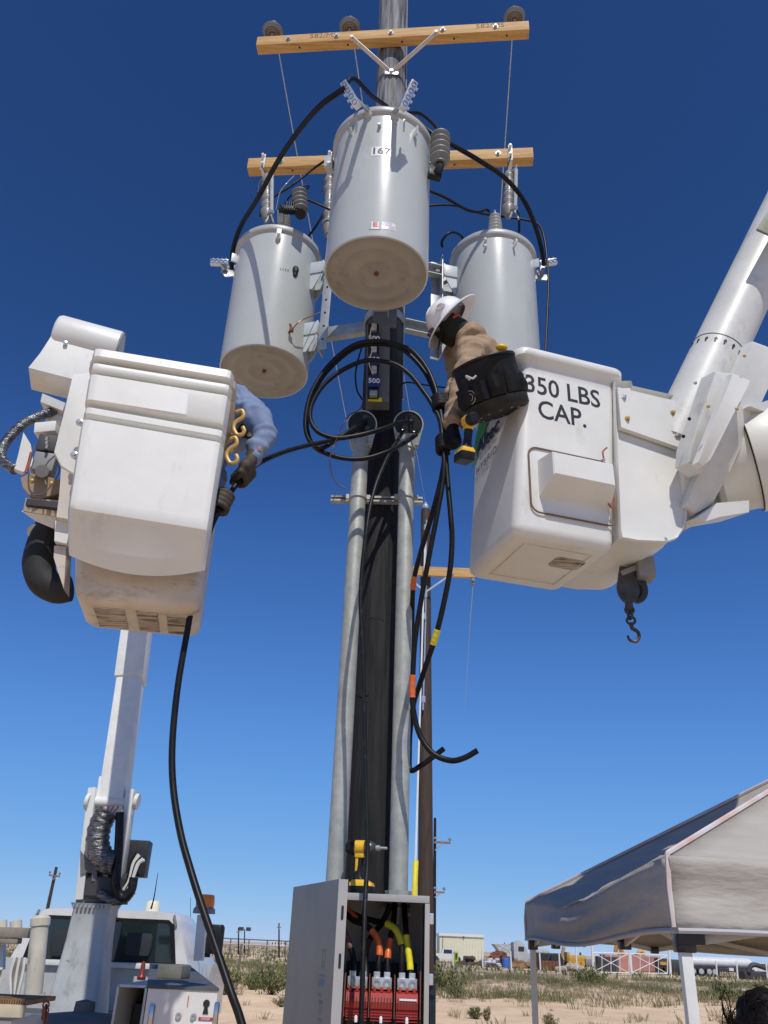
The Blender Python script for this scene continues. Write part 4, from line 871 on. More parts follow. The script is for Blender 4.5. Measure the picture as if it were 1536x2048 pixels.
for lab, pth, mt, t0, t1 in inner:
    cp = catmull([P0(*q) for q in pth], 10); m_ = MB(); m_.tube(cp, .0135, 10, 1); o = m_.build('cable', cab_m, smooth=70); tag(o, lab, 'cable', 'taped cables inside the cabinet')
    k0, k1 = int(len(cp)*t0), int(len(cp)*t1); m_ = MB(); m_.tube(cp[k0:k1], lambda t_: .0158*(1+.03*math.sin(t_*30)), 12, 1); m_.build('tape_wrap', mt, o, smooth=70)
cp = catmull([P0(*q) for q in ((676, 1798, yf+.14), (690, 1815, yf+.13), (702, 1828, yf+.12), (712, 1838, yf+.115))], 6)
m_ = MB(); m_.tube(cp, .0162, 12, 1); o = m_.build('cable', org_m, smooth=70); tag(o, 'orange wrapped cable end appearing at the cabinet door edge', 'cable', 'taped cables inside the cabinet')

# ================================================================== IMPACT DRIVERS
def impact_driver(label, o, ax, dn_, s=1.0, flip=1):
    """ax: nose direction, dn_: handle direction"""
    o = Vector(o); ax = Vector(ax).normalized(); dn_ = Vector(dn_); dn_ = (dn_-ax*dn_.dot(ax)).normalized(); sd = ax.cross(dn_)
    xf = Matrix((ax, sd, -dn_)).transposed().to_4x4(); xf.translation = o
    t = T('impact_driver', label, 'power drill', o, group='cordless impact drivers')
    m_ = MB(xf); m_.lathe([(0, -.075*s), (.022*s, -.075*s), (.031*s, -.066*s), (.033*s, -.045*s), (.031*s, -.03*s)], axis=(1, 0, 0), n=20); m_.build('rear_cap', blk_m, t)
    m_ = MB(xf); m_.lathe([(.031*s, -.03*s), (.0335*s, -.03*s), (.0335*s, .015*s), (.031*s, .015*s)], axis=(1, 0, 0), n=20); m_.box((-.007*s, 0, -.03*s), (.045*s, .046*s, .03*s), bevel=.008*s); m_.build('motor_housing', ytl_m, t)
    m_ = MB(xf); m_.lathe([(.031*s, .015*s), (.033*s, .02*s), (.031*s, .045*s), (.022*s, .06*s), (.014*s, .066*s), (0, .066*s)], axis=(1, 0, 0), n=20); m_.build('gear_nose', M('dark_alloy', (.06, .06, .065), (.1, .1, .105), 12, .35, .5), t)
    m_ = MB(xf); m_.lathe([(.011*s, .066*s), (.013*s, .068*s), (.013*s, .085*s), (.007*s, .088*s), (.006*s, .12*s), (0, .12*s)], axis=(1, 0, 0), n=14); m_.build('bit_holder', stl_m, t)
    m_ = MB(xf); m_.loft([[(x_*s+cx*s, y_*s, z*s) for x_, y_ in rrect(w, d, .012)] for z, w, d, cx in ((-.03, .045, .036, -.005), (-.055, .034, .034, -.008), (-.09, .034, .036, -.012), (-.125, .042, .040, -.012), (-.14, .06, .05, -.008))]); m_.build('handle', blk_m, t)
    m_ = MB(xf); m_.box((.017*s, 0, -.058*s), (.016*s, .018*s, .034*s), bevel=.004*s); m_.build('trigger', blkg_m, t)
    m_ = MB(xf); m_.box((-.018*s, 0, -.075*s), (.014*s, .037*s, .06*s), bevel=.004*s); m_.build('handle_insert', ytl_m, t)
    m_ = MB(xf); m_.loft([[(x_*s+cx*s, y_*s, z*s) for x_, y_ in rrect(w, d, .012)] for z, w, d, cx in ((-.137, .07, .055, 0), (-.15, .105, .07, .006), (-.163, .11, .074, .008))]); m_.build('battery_mount', ytl_m, t)
    m_ = MB(xf); m_.loft([[(x_*s+cx*s, y_*s, z*s) for x_, y_ in rrect(w, d, .012)] for z, w, d, cx in ((-.1632, .108, .072, .008), (-.175, .11, .075, .008), (-.20, .108, .073, .008), (-.205, .10, .066, .008))]); m_.build('battery', blk_m, t)
    return t
q = P0(726, 1697, 4.36); impact_driver('yellow and black impact driver standing on the cabinet top', V(q.x-.005, 4.36, BZ1+.205*1.06), (1, -.25, 0), (0, 0, -1), 1.06)

# ================================================================== CANOPY
CE = 1.92
cn = PZ(1335, 1712, CE); cw = PZ(1052, 1806, CE)      # near and far left corners at the eave
S = 3.45; ey = (cw-cn).normalized(); ex = V(ey.y, -ey.x, 0)
cF = cn+ex*S; cG = cw+ex*S; ctr_ = (cn+cG)/2
peak = V(ctr_.x, ctr_.y, 2.78)
can = T('canopy_tent', 'grey pop up canopy tent with white legs at the right edge', 'canopy', V(ctr_.x, ctr_.y, 0))
NN = 26
def wob(i, j, s_): return .012*math.sin(i*1.9+s_)*math.sin(j*.9+s_*2)+.012*math.sin(i*.35*s_+j*1.9)+.010*math.sin(j*1.1-i*.5+s_)
def roof(a, b_, pk, s_, name, droop=.07):
    vs = []; fs = []
    for i in range(NN+1):
        u = i/NN; base = a.lerp(b_, u)
        for j in range(NN+1):
            v = j/NN; p = base.lerp(pk, v)
            edge = math.sin(math.pi*u)*(1-v)
            p = p+V(0, 0, -droop*edge*edge*(1-v)*1.2-.11*math.sin(math.pi*v)*1.0*math.sin(math.pi*min(max(u, .0), 1))+wob(i, j, s_)*math.sin(math.pi*u)*(1-v*.6))
            vs.append(p)
    for i in range(NN):
        for j in range(NN): k = i*(NN+1)+j; fs.append((k, k+1, k+NN+2, k+NN+1))
    m_ = MB(); m_.add(vs, fs); o = m_.build(name, cnvs_m, can, smooth=180)
    md = o.modifiers.new('thick', 'SOLIDIFY'); md.thickness = .003; return o
cors = [cn, cF, cG, cw]
for k in range(4): roof(cors[k], cors[(k+1) % 4], peak, 1+k*.7, 'roof_panel')
def valance(a, b_, s_, h_=.235):
    vs = []; fs = []; n_ = 40; out = (b_-a).normalized(); out = V(out.y, -out.x, 0)
    if out.dot(a-V(ctr_.x, ctr_.y, a.z)) < 0: out = -out
    for i in range(n_+1):
        u = i/n_; p = a.lerp(b_, u); dr = -.07*1.2*math.sin(math.pi*u)**2
        for j in range(9):
            v = j/8; z = dr*(1-.25*v)-v*h_*(1-.10*math.sin(math.pi*u))
            off = .012*math.sin(v*7+s_)*(.4+.6*math.sin(u*9+s_))+.02*math.sin(u*5+v*3*s_)*v*math.sin(math.pi*u)
            vs.append(p+out*(off+.006)+V(0, 0, z))
    for i in range(n_):
        for j in range(8): k = i*9+j; fs.append((k, k+1, k+10, k+9))
    m_ = MB(); m_.add(vs, fs); o = m_.build('valance', cnvs_m, can, smooth=180); md = o.modifiers.new('thick', 'SOLIDIFY'); md.thickness = .003
    hem = [vs[i*9+8]+out*.004 for i in range(n_+1)]; m_ = MB(); m_.tube(hem, .010, 6, 1); m_.build('hem', M('canopy_hem', (.42, .41, .42), rough=.8), o)
for k in range(4): valance(cors[k], cors[(k+1) % 4], 1.3+k)
seam_m = M('canopy_seam', (.62, .60, .60), (.60, .42, .36), 6, .8)
for c in cors:
    m_ = MB(); m_.tube([c+V(0, 0, -.225)+(c-V(ctr_.x, ctr_.y, c.z)).normalized()*.012, c+V(0, 0, -.1)+(c-V(ctr_.x, ctr_.y, c.z)).normalized()*.014, c+V(0, 0, .008), c.lerp(peak, .5)+V(0, 0, .008), peak+V(0, 0, .008)], lambda t_: .008+.004*t_, 6, 1); m_.build('corner_seam', seam_m, can)
    ins_ = (V(ctr_.x, ctr_.y, c.z)-c).normalized()*.045; lp = c+ins_
    outd = -ins_.normalized()*.05 if c in (cn, cw) else V(0, 0, 0)
    m_ = MB(); foot = V(lp.x, lp.y, -.05)+outd*.3
    m_.bar(foot, lp-V(0, 0, .06), .038, .038, up=(0, 1, 0), bevel=.004); lg = m_.build('leg', wsteel_m, can)
    m_ = MB(); m_.box(lp-V(0, 0, .245), (.062, .062, .11), bevel=.006); m_.box(lp-V(0, 0, .245)+ex*.04*(1 if c in (cn, cw) else -1), (.06, .03, .06), bevel=.006); m_.build('slider_bracket', blkg_m, lg)
def truss(a, b_, z0, z1):
    # folding scissor bars along one side
    segs = 4
    for k in range(segs):
        u0, u1 = k/segs, (k+1)/segs; p0_, p1_ = a.lerp(b_, u0), a.lerp(b_, u1)
        za, zb_ = (z0, z1) if k % 2 == 0 else (z1, z0)
        for sgn in (0, 1):
            pa_ = V(p0_.x, p0_.y, za if sgn == 0 else zb_); pb_ = V(p1_.x, p1_.y, zb_ if sgn == 0 else za)
            m_ = MB(); m_.bar(pa_, pb_, .012, .028, bevel=.002); m_.build('scissor_bar', M('frame_grey', (.5, .49, .46), rough=.4), can)
    for k in range(1, segs):
        q = a.lerp(b_, k/segs); m_ = MB(); m_.box(V(q.x, q.y, z0 if k % 2 == 0 else z1), (.05, .05, .045), bevel=.006); m_.build('joint', blkg_m, can)
inn = [c+(V(ctr_.x, ctr_.y, c.z)-c).normalized()*.06 for c in cors]
for k in range(4): truss(inn[k], inn[(k+1) % 4], CE-.13, CE-.27)
for c in inn:
    m_ = MB(); m_.bar(V(c.x, c.y, CE-.06), V(ctr_.x, ctr_.y, 2.62), .012, .026); m_.build('roof_strut', MATS['frame_grey'], can)
m_ = MB(); m_.bar(V(ctr_.x, ctr_.y, 2.1), peak-V(0, 0, .03), .03, .03); m_.build('centre_post', MATS['frame_grey'], can)
print('peak px', [round(v_, 1) for v_ in (768+FOC*(peak-CAM).dot(RT)/zc(peak), 1024-FOC*(peak-CAM).dot(UP)/zc(peak))])

# ================================================================== RIGHT LIFT
OR = V(.674, 3.744, 3.5); aR = R(16.4)
XR = Matrix.Translation(OR) @ Matrix.Rotation(aR, 4, 'Z')          # x along the front, y into the depth, z up
UR = V(math.cos(aR), math.sin(aR), 0); NR = V(math.sin(aR), -math.cos(aR), 0)
rl_ = T('aerial_lift', 'white aerial lift bucket marked 350 LBS CAP. on a boom at right', 'aerial lift', OR)
def sect(z, x0, x1, y0, y1, r, n=6): return [(x+(x0+x1)/2, y+(y0+y1)/2, z) for x, y in rrect(x1-x0, y1-y0, r, n)]
m_ = MB(XR)
m_.loft([sect(.0, .05, .545, .05, .60, .05), sect(.006, .03, .565, .03, .625, .05), sect(.025, .008, .585, .008, .645, .055), sect(.06, .003, .594, .0, .652, .06), sect(.5, .045, .640, -.006, .672, .055), sect(1.04, .085, .690, -.012, .695, .05),
         sect(1.10, .088, .694, -.014, .70, .05), sect(1.125, .06, .722, -.04, .728, .06), sect(1.14, .04, .742, -.058, .748, .07), sect(1.178, .038, .745, -.060, .750, .07), sect(1.19, .045, .738, -.053, .743, .07), sect(1.19, .10, .682, .0, .685, .05), sect(1.0, .10, .675, .01, .675, .05), sect(.06, .03, .565, .03, .62, .05)])
buck = m_.build('bucket', whit_m, rl_, smooth=50, label='white fibreglass bucket with lettering and a step box')
def fr(x, z, off=0): return XR @ V(x, -off-.004-.012*z/1.04+.002, z)
fu = UR; fv = (XR.to_3x3() @ V(0, -.006/.54, 1)).normalized()
for body, (px, py), sz in (('350 LBS', (1126, 784), .172), ('CAP.', (1125, 829), .172)):
    c = XR.inverted() @ PP(px, py, fr(.4, .9, .0), NR); c = XR @ V(c.x, -.006-.006*(c.z-.5)/.54-.0004, c.z); text('lettering', body, sz, ink_m, buck, c, fu, fv, .0004, .0022, squeeze=.86)
# step box and its brown sealed outline
m_ = MB(XR); o_ = [(x+.345, z+.335) for x, z in rrect(.50, .40, .05, 5)]
m_.tube([(x, -.012, z) for x, z in o_]+[(o_[0][0], -.012, o_[0][1])], .005, 6, 1); m_.build('seal_bead', M('brown_seal', (.17, .10, .06), rough=.7), buck)
m_ = MB(XR); m_.loft([[(x, y, z) for x, y, z in ((.15, .0, .235), (.575, .0, .235), (.575, .0, .46), (.15, .0, .46))], [(.165, -.14, .30), (.53, -.14, .30), (.53, -.14, .44), (.165, -.14, .44)], [(.172, -.147, .307), (.523, -.147, .307), (.523, -.147, .433), (.172, -.147, .433)]]); m_.build('step_box', whit_m, buck, smooth=30)
# maker's mark on the left face, in the shade
lx = V(-math.cos(aR), -math.sin(aR), 0)
lu = (XR.to_3x3() @ V(0, -1, 0)); lo_ = XR @ V(.03, .32, .62)
lz = (XR.to_3x3() @ V(.075, 0, 1)).normalized(); ln = lu.cross(lz).normalized()
lf_ = lo_+ln*.0; cpt = PP(967, 868, XR @ V(.052, .2, .66)+ln*.003, ln)
text('lettering', 'Altec', .155, ink_m, buck, PP(975, 874, cpt, ln), lu, lz, .0006, .003)
text('lettering', 'HYBRID', .075, M('grey_print', (.10, .10, .11), rough=.5), buck, PP(972, 921, cpt, ln), lu, lz, .0006, .0, space=1.2)
lp = PP(966, 868, cpt, ln); m_ = MB()
m_.slab([lp+lu*x+lz*z-ln*.0006 for x, z in ((-.14, -.10), (-.13, .02), (-.09, .12), (.0, .20), (.09, .23), (.11, .17), (.09, .06), (.02, -.01), (-.07, -.05))], ln, .0008); m_.build('leaf_emblem', grn_m, buck)
m_ = MB(); m_.slab([lp+lu*x+lz*z-ln*.0006 for x, z in ((-.17, -.19), (-.14, -.13), (-.05, -.11), (-.12, -.16))], ln, .0008); m_.build('leaf_emblem', grn_m, buck)
# scraped patch underneath, floor seams
for x0, x1, y0, y1 in ((.10, .50, .10, .53),):
    m_ = MB(XR); m_.tube([(x0, y0, -.001), (x1, y0, -.001), (x1, y1, -.001), (x0, y1, -.001), (x0, y0, -.001)], .004, 5, 1); m_.build('floor_rib', whi2_m, buck)
m_ = MB(XR); m_.loft([sect(-.003, .34, .52, .18, .31, .03), sect(.001, .34, .52, .18, .31, .03)]); m_.build('scrape_patch', scuf_m, buck)
# side cover panel right of the bucket
m_ = MB(XR)
prof = [(.605, .06), (.600, .10), (.665, 1.03), (.672, 1.105), (.785, 1.135), (.790, 1.10), (1.07, 1.105), (1.11, 1.06), (1.085, .60), (1.035, .27), (1.01, .19), (.95, .12), (.88, .085), (.70, .06)]
m_.loft([[(x+(.84-x)*e*.05, y, z+(.5-z)*e*.04) for x, z in prof] for y, e in ((.02, 1), (-.02, .5), (-.045, .15), (-.04, 0), (-.02, -.1))][::-1] + [[(x, y, z-.05*t_) for x, z in prof] for y, t_ in ((.1, 0), (.45, .2), (.62, .5))])
cov = m_.build('side_cover', whit_m, rl_, smooth=45)
m_ = MB(XR); pf = [(.665, .765), (.672, 1.045), (1.075, 1.045), (1.062, .72), (1.05, .71), (.68, .76)]
m_.loft([[(x, y, z) for x, z in pf] for y in (-.03, -.062)]); pnl = m_.build('access_plate', whit_m, cov, smooth=30)
for x, z, mt in ((.705, .98, alu_m), (.71, .83, gold_m), (1.03, .95, gold_m), (1.03, .79, alu_m)):
    m_ = MB(XR); m_.lathe([(.016, 0), (.016, .006), (.010, .006), (.009, .018), (0, .02)], (x, -.062, z), axis=(0, -1, 0), n=12); m_.build('plate_bolt', mt, pnl)
for q in (((1214, 895), (1206, 903), (1207, 916)), ((1222, 985), (1214, 1000), (1224, 1015), (1228, 1000), (1216, 985))):
    m_ = MB(); m_.tube([P0(x, y, 3.86) for x, y in q], .005, 6, 6); m_.build('red_lead', M('red_lead', (.35, .08, .05), rough=.5), cov)
# boom
b0, b1_ = P0(1642, 272, 3.95), P0(1345, 896, 4.12); bd = (b1_-b0).normalized()
bfar = b0-bd*4.5; m_ = MB(); m_.cyl(bfar, b1_, .165, .165, 40); boom = m_.build('boom', boom_m, rl_, label='thick round white boom with a ring of black arrows')
bft = V(bfar.x+3.2, bfar.y+2.0, 1.0); m_ = MB(); m_.bar(bfar+V(.1, 0, .1), bft, .34, .34, bevel=.03); m_.build('lower_boom', boom_m, rl_); m_ = MB(); m_.lathe([(.45, -.05), (.4, .5), (.34, 1.1), (0, 1.1)], V(bft.x, bft.y, 0), n=24); m_.build('pedestal', trg_m, rl_)
s_ = V(0, -1, 0)-bd*V(0, -1, 0).dot(bd); s_.normalize(); t_ = bd.cross(s_)
bp_ = PP(1445, 668, b0+s_*.165, s_); k0 = (bp_-b0).dot(bd)
m_ = MB(); m_.lathe([(.1655, -.002), (.1675, -.002), (.1675, .002), (.1655, .002)], b0+bd*k0, bd, 40); m_.build('limit_line', ink_m, boom)
for a in range(-80, 81, 20):
    e = (s_*math.cos(R(a))+t_*math.sin(R(a)))*.1662; w_ = bd.cross(e).normalized(); c = b0+bd*(k0+.045)+e; m_ = MB()
    m_.slab([c+w_*x-bd*z for x, z in ((-.005, -.022), (.005, -.022), (.005, .0), (.012, .0), (0, .018), (-.012, .0), (-.005, .0))], e.normalized(), .0012); m_.build('limit_arrow', ink_m, boom)
m_ = MB(); c = P0(1536, 470, 3.7); m_.bar(c, P0(1580, 400, 3.7), .16, .02, up=s_, bevel=.006); m_.build('worn_pad', M('worn_pad', (.12, .12, .07), (.3, .3, .24), 9, .6), boom)
def poly_box(pxs, y, depth, nrm, name, parent, mat=whit_m, bev=.02, slope=0):
    """a panel drawn by its outline at depth y, thickened away from the viewer, with rounded edges"""
    n_ = Vector(nrm).normalized(); o = P0(*pxs[0], y); pts = [PP(*q, o, n_) for q in pxs]; c = sum(pts, V(0, 0, 0))/len(pts)
    rings = []
    for e, dz in ((.06, 0), (.02, -.006), (0, -.02), (0, -depth)): rings.append([p+(c-p)*e*(bev/.02)*.6 - n_*(-dz) for p in pts])
    m_ = MB(); m_.loft([[p for p in r_] for r_ in rings]); return m_.build(name, mat, parent, smooth=50)
nv = V(.30, -.92, -.25)
poly_box([(1431, 742), (1466, 745), (1500, 758), (1503, 768), (1428, 905), (1405, 945), (1378, 925), (1381, 890)], 3.70, .12, nv, 'arm_cover', rl_, boom_m)
poly_box([(1466, 746), (1502, 760), (1420, 922), (1404, 935), (1396, 925)], 3.64, .05, nv, 'arm_cover_face', rl_, whit_m)
poly_box([(1508, 680), (1535, 690), (1570, 706), (1452, 960), (1425, 1010), (1390, 1030), (1372, 1010), (1400, 940)], 3.86, .20, V(.35, -.9, -.25), 'jib_arm', rl_, boom_m)
poly_box([(1370, 905), (1405, 945), (1440, 930), (1432, 985), (1405, 1030), (1372, 1060), (1365, 980)], 3.95, .22, nv, 'elbow_cover', rl_, whit_m)
poly_box([(1362, 850), (1440, 860), (1536, 815), (1560, 900), (1540, 1000), (1440, 1012), (1405, 1040), (1370, 1062)], 4.30, .35, V(.3, -.93, -.2), 'elbow_housing', rl_, boom_m)
dc = P0(1492, 926, 4.25); dax = V(.90, -.42, .10).normalized()
m_ = MB(); m_.lathe([(.0, -.22), (.25, -.22), (.28, -.19), (.288, -.02), (.293, .0), (.315, .01), (.32, .19), (.30, .22), (0, .22)], dc+dax*.02, dax, 44); drum = m_.build('rotator_drum', whit_m, rl_)
m_ = MB(); m_.torus(dc+dax*.025, .304, .006, dax, 48, 6); m_.build('seal_ring', blk_m, drum)
m_ = MB(); m_.lathe([(.321, .17), (.325, .18), (.325, .20), (.302, .22)], dc+dax*.02, dax, 44); m_.build('drum_band', boom_m, drum)
poly_box([(1500, 1000), (1436, 1005), (1392, 1036), (1410, 1043), (1440, 1034), (1500, 1024)], 4.05, .25, V(.3, -.9, -.2), 'lower_guard', rl_, whit_m)
poly_box([(1498, 812), (1536, 800), (1600, 790), (1600, 840), (1536, 826)], 3.9, .2, V(.3, -.9, -.2), 'drum_lip', rl_, boom_m)
for q, mt in (((1378, 838), blk_m), ((1366, 873), blk_m), ((1473, 818), gold_m), ((1416, 813), gold_m), ((1488, 712), gold_m), ((1390, 766), stl_m)):
    m_ = MB(); c = P0(*q, 3.60); m_.lathe([(.010, 0), (.010, .006), (.006, .009), (0, .009)], c, axis=nv, n=12); m_.build('bolt', mt, rl_)
# hoist block, chain and hook
ho = T('hoist_hook', 'black sheave block with chain and hook under the right lift', 'hook', P0(1265, 1150, 4.3)); hy = 4.25
m_ = MB(); m_.bar(P0(1285, 1120, hy), P0(1290, 1160, hy), .10, .12, up=(0, 1, 0), bevel=.01); m_.bar(P0(1240, 1150, hy), P0(1298, 1128, hy), .06, .03, bevel=.005); m_.build('hanger', grey_m, ho)
for k, dx in enumerate((-7, 10)):
    m_ = MB(); c = P0(1262+dx, 1178, hy+.03*k); pts_ = [c+V(.062*math.cos(R(a)), -.02, .085*math.sin(R(a))-.005) for a in range(-200, 21, 15)]+[c+V(.036, -.02, .13), c+V(-.034, -.02, .13)]
    m_.slab(pts_, (0, 1, 0), .022); m_.build('cheek_plate', M('block_steel', (.05, .045, .04), (.09, .08, .07), 12, .45, .5), ho)
m_ = MB(); c = P0(1262, 1180, hy); m_.lathe([(.064, -.02), (.05, 0), (.064, .02), (0, .02)], c, (0, 1, 0), 24); m_.build('sheave', drk_m, ho)
m_ = MB(); m_.cyl(P0(1258, 1206, hy), P0(1258, 1220, hy), .022, n=10); m_.build('swivel', drk_m, ho)
for k in range(3):
    c = P0(1259+k*1.5, 1220+10.5*k, hy); m_ = MB(); m_.torus(c, .022, .0075, (1, .2, 0) if k % 2 else (.2, 1, 0), 14, 6); m_.build('chain_link', drk_m, ho)
c = P0(1264, 1256, hy); m_ = MB(); m_.tube([c+V(0, 0, .03), c+V(.0, 0, 0), c+V(.028, 0, -.02), c+V(.034, 0, -.05), c+V(.012, 0, -.078), c+V(-.02, 0, -.07), c+V(-.028, 0, -.045)], lambda t_: .012-.005*t_, 8, 6); m_.build('hook', M('hook_dark', (.06, .035, .028), (.09, .05, .04), 14, .5, .3), ho)

# tool bag hung on the rim
bc = P0(968, 733, 3.70); bz0 = P0(998, 826, 3.80)
ax_ = (bc-bz0).normalized(); hb = (bc-bz0).length; tb = T('tool_bag', 'round black canvas tool bag hung on the corner of the right bucket', 'tool bag', bz0)
q_ = V(0, 0, 1).rotation_difference(ax_); XB = Matrix.Translation(bz0) @ q_.to_matrix().to_4x4()
def bagring(z, r, wob_=0): return [(r*(1+wob_*math.sin(7*a+z*9))*math.cos(a), r*.92*(1+wob_*math.cos(5*a))*math.sin(a), z) for a in [2*math.pi*k/40 for k in range(40)]]
m_ = MB(XB); m_.loft([bagring(.0, .155), bagring(.01, .172), bagring(.05, .178), bagring(.055, .172), bagring(.18, .176, .015), bagring(hb, .18, .02), bagring(hb+.02, .182, .02), bagring(hb+.02, .165, .02), bagring(.1, .16)]); m_.build('body', nyl_m, tb, smooth=60)
m_ = MB(XB); m_.loft([bagring(-.004, .12), bagring(-.006, .158), bagring(.012, .181), bagring(.06, .184), bagring(.062, .174)]); m_.build('moulded_base', M('bag_base', (.022, .021, .020), (.03, .029, .027), 14, .7, spec=.25), tb, smooth=50)
for k in range(11):
    a = 2*math.pi*k/11; m_ = MB(XB); m_.lathe([(.008, 0), (.008, -.004), (0, -.005)], (.12*math.cos(a), .11*math.sin(a), -.005), n=8); m_.build('rivet', grey_m, tb)
for k in range(7):
    a = R(168+33*k); e = V(math.cos(a), .92*math.sin(a), 0); w_ = V(-math.sin(a), math.cos(a), 0); h_ = hb*(.66, .80, .62, .74, .84, .6, .7)[k]; m_ = MB(XB)
    m_.loft([[e*(.170+o*s2*1.5)+w_*(.047*x)+V(0, 0, z) for x, o in ((-1, 0), (-.85, .008), (-.3, .020), (.2, .014), (.6, .019), (.9, .007), (1, 0))] for z, s2 in ((.066, .7), (.1, 1.1), (h_*.6, 1.25), (h_*.9, .8), (h_, .95))]); m_.build('pocket', nyl_m, tb, smooth=50)
m_ = MB(XB); m_.torus((0, 0, hb+.012), .178, .009, (0, 0, 1), 36, 8); m_.build('rim_hoop', blk_m, tb)
m_ = MB(XB); e = V(math.cos(R(215)), .92*math.sin(R(215)), 0)*.186; m_.torus(e+V(0, 0, .11), .036, .003, e, 20, 6); m_.torus(e+V(0, 0, .11), .018, .003, e, 14, 6); m_.build('round_logo', M('grey_stitch', (.3, .3, .3), rough=.6), tb)
m_ = MB(); m_.tube([P0(940, 760, 3.56), P0(932, 752, 3.55), P0(945, 757, 3.54), P0(952, 752, 3.55)], .006, 6, 6); m_.build('strap_clip', alu_m, tb)
m_ = MB(); m_.ball(P0(1003, 695, 3.68), (.035, .025, .02)); m_.build('yellow_tool_top', ytl_m, tb)
drl = impact_driver('yellow and black impact driver hanging below the black tool bag', P0(937, 843, 3.72), V(-.25, .85, .25), V(.0, .0, -1), 1.12)
for ch in drl.children:
    if ch.name.startswith('handle_insert'): ch.data.materials[0] = blk_m

# ================================================================== LEFT LIFT AND TRUCK
OL = P0(272, 1203, 3.1); aL = R(10)
XL = Matrix.Translation(OL) @ Matrix.Rotation(aL, 4, 'Z'); NL = V(math.sin(aL), -math.cos(aL), 0); UL = V(math.cos(aL), math.sin(aL), 0)
trk = T('bucket_truck', 'white bucket truck with raised boom and dirty white bucket at left', 'bucket truck', V(-3.1, 9, 0))
def lx0(z): return -.268-(.065*min(z/.31, 1) if z > 0 else 0)-max(z-.31, 0)*.075
m_ = MB(XL)
def lsec(z, in0=0, y0=0, y1=.6, r=.05): return sect(z, lx0(z)+in0, .243-in0, y0, y1, r)
m_.loft([lsec(.062, .055, .27, .56, .03), lsec(.068, .035, .245, .58, .03), lsec(.086, .008, .218, .59, .035), lsec(.107, .002, .21, .595, .04), lsec(.17, 0, .205, .60, .04), lsec(.34, .004, .19, .61, .05), lsec(.38, .004, .05, .62, .05), lsec(.8, .006, .04, .63, .06), lsec(1.12, .006, .035, .64, .06), lsec(1.13, -.02, .01, .65, .06), lsec(1.17, -.02, .01, .65, .06), lsec(1.175, .03, .06, .6, .05), lsec(.45, .04, .10, .58, .05), lsec(.40, .04, .26, .57, .05), lsec(.15, .05, .26, .55, .05)])
bkl = m_.build('bucket', whi2_m, trk, smooth=50, label='dirty white bucket with scuffed underside')
# ribbed front cover
pr = [(1.19, .0), (1.19, -.034), (1.145, -.040), (1.138, -.036), (1.134, .0), (1.118, .002), (1.112, -.026), (1.105, -.030), (1.082, -.030), (1.075, -.026), (1.070, .010), (1.056, .012), (1.050, -.026), (1.040, -.036), (.905, -.038), (.895, -.030), (.889, .004), (.872, .006), (.866, -.022), (.858, -.028), (.832, -.028), (.825, -.022), (.819, .012), (.803, .014), (.797, -.030), (.785, -.046), (.60, -.050), (.40, -.050), (.372, -.050), (.350, -.044), (.338, -.030)]
rings = []; NU = 40
for i in range(NU+1):
    u = -1+2*i/NU; rr = []
    e = max(0, (abs(u)-.90)/.10); pull = .05*(1-math.sqrt(max(0, 1-e*e)))
    tilt = -.028*u     # the rim falls towards the right in the photograph
    for z, y in pr:
        x0, x1 = lx0(z)-.006, .249; rr.append(((x0+x1)/2+u*(x1-x0)/2, y+pull+.01, z+(tilt*.5 if z < .9 else tilt*.25)))
    dip = .055*(1-u*u)
    for z, y in ((.25-dip*.7, .035), (.215-dip, .080), (.205-dip, .088), (.215-dip*.8, .094), (.30, .06), (.8, .05), (1.18, .05)):
        x0, x1 = lx0(z)-.002, .246; rr.append(((x0+x1)/2+u*(x1-x0)/2, y+(pull*.5 if y < .07 else 0), z))
    rings.append(rr)
m_ = MB(XL); m_.loft(rings); m_.build('front_cover', whit_m, bkl, smooth=32, label='ribbed white front cover over the upper half of the bucket')
for x0, x1 in ((-.215, -.075), (-.035, .065), (.095, .195)):
    m_ = MB(XL); m_.loft([[(x, y, .066) for x, y in ((x0, .275), (x1, .275), (x1, .54), (x0, .54))], [(x0+.008, .285, .056), (x1-.008, .285, .056), (x1-.008, .53, .056), (x0+.008, .53, .056)]]); m_.build('scuff_pad', scuf_m, bkl, smooth=0)
# boom tip housing left of the bucket
tipc = P0(178, 690, 3.75)
XT = Matrix.Translation(tipc) @ Matrix.Rotation(R(16), 4, 'Z') @ Matrix.Rotation(R(4), 4, 'Y')
hp = [(.11*math.cos(R(a)), .11*math.sin(R(a))) for a in range(-10, 191, 12)]+[(-.11, -.18), (-.10, -.30), (.10, -.30), (.11, -.18)]
m_ = MB(XT); m_.lathe([(0, -.19), (.10, -.19), (.118, -.182), (.125, -.165), (.125, .165), (.118, .17), (.118, .178), (0, .178)], (0, 0, 0), (1, 0, 0), 40); hs_ = m_.build('boom_tip_cover', whit_m, trk, smooth=45)
m_ = MB(XT); m_.torus((.172, 0, 0), .114, .008, (1, 0, 0), 36, 6); m_.build('end_gasket', grey_m, hs_)
m_ = MB(XT); m_.loft([[(x0, y0, z), (x1, y0, z), (x1, y1, z), (x0, y1, z)] for z, x0, x1, y0, y1 in ((-.02, -.178, .16, -.085, .11), (-.20, -.205, .14, -.09, .11), (-.31, -.235, .12, -.085, .11), (-.325, -.225, .11, -.07, .10))]); m_.build('tip_skirt', whit_m, hs_, smooth=25)
m_ = MB(XT); m_.lathe([(.012, 0), (.012, .015), (0, .018)], (-.10, -.09, -.10), (0, -1, 0), 10); m_.build('bolt', alu_m, hs_)
poly_box([(84, 786), (132, 806), (126, 822), (80, 803)], 3.62, .2, (.2, -1, -.2), 'tip_flange', trk, whit_m)
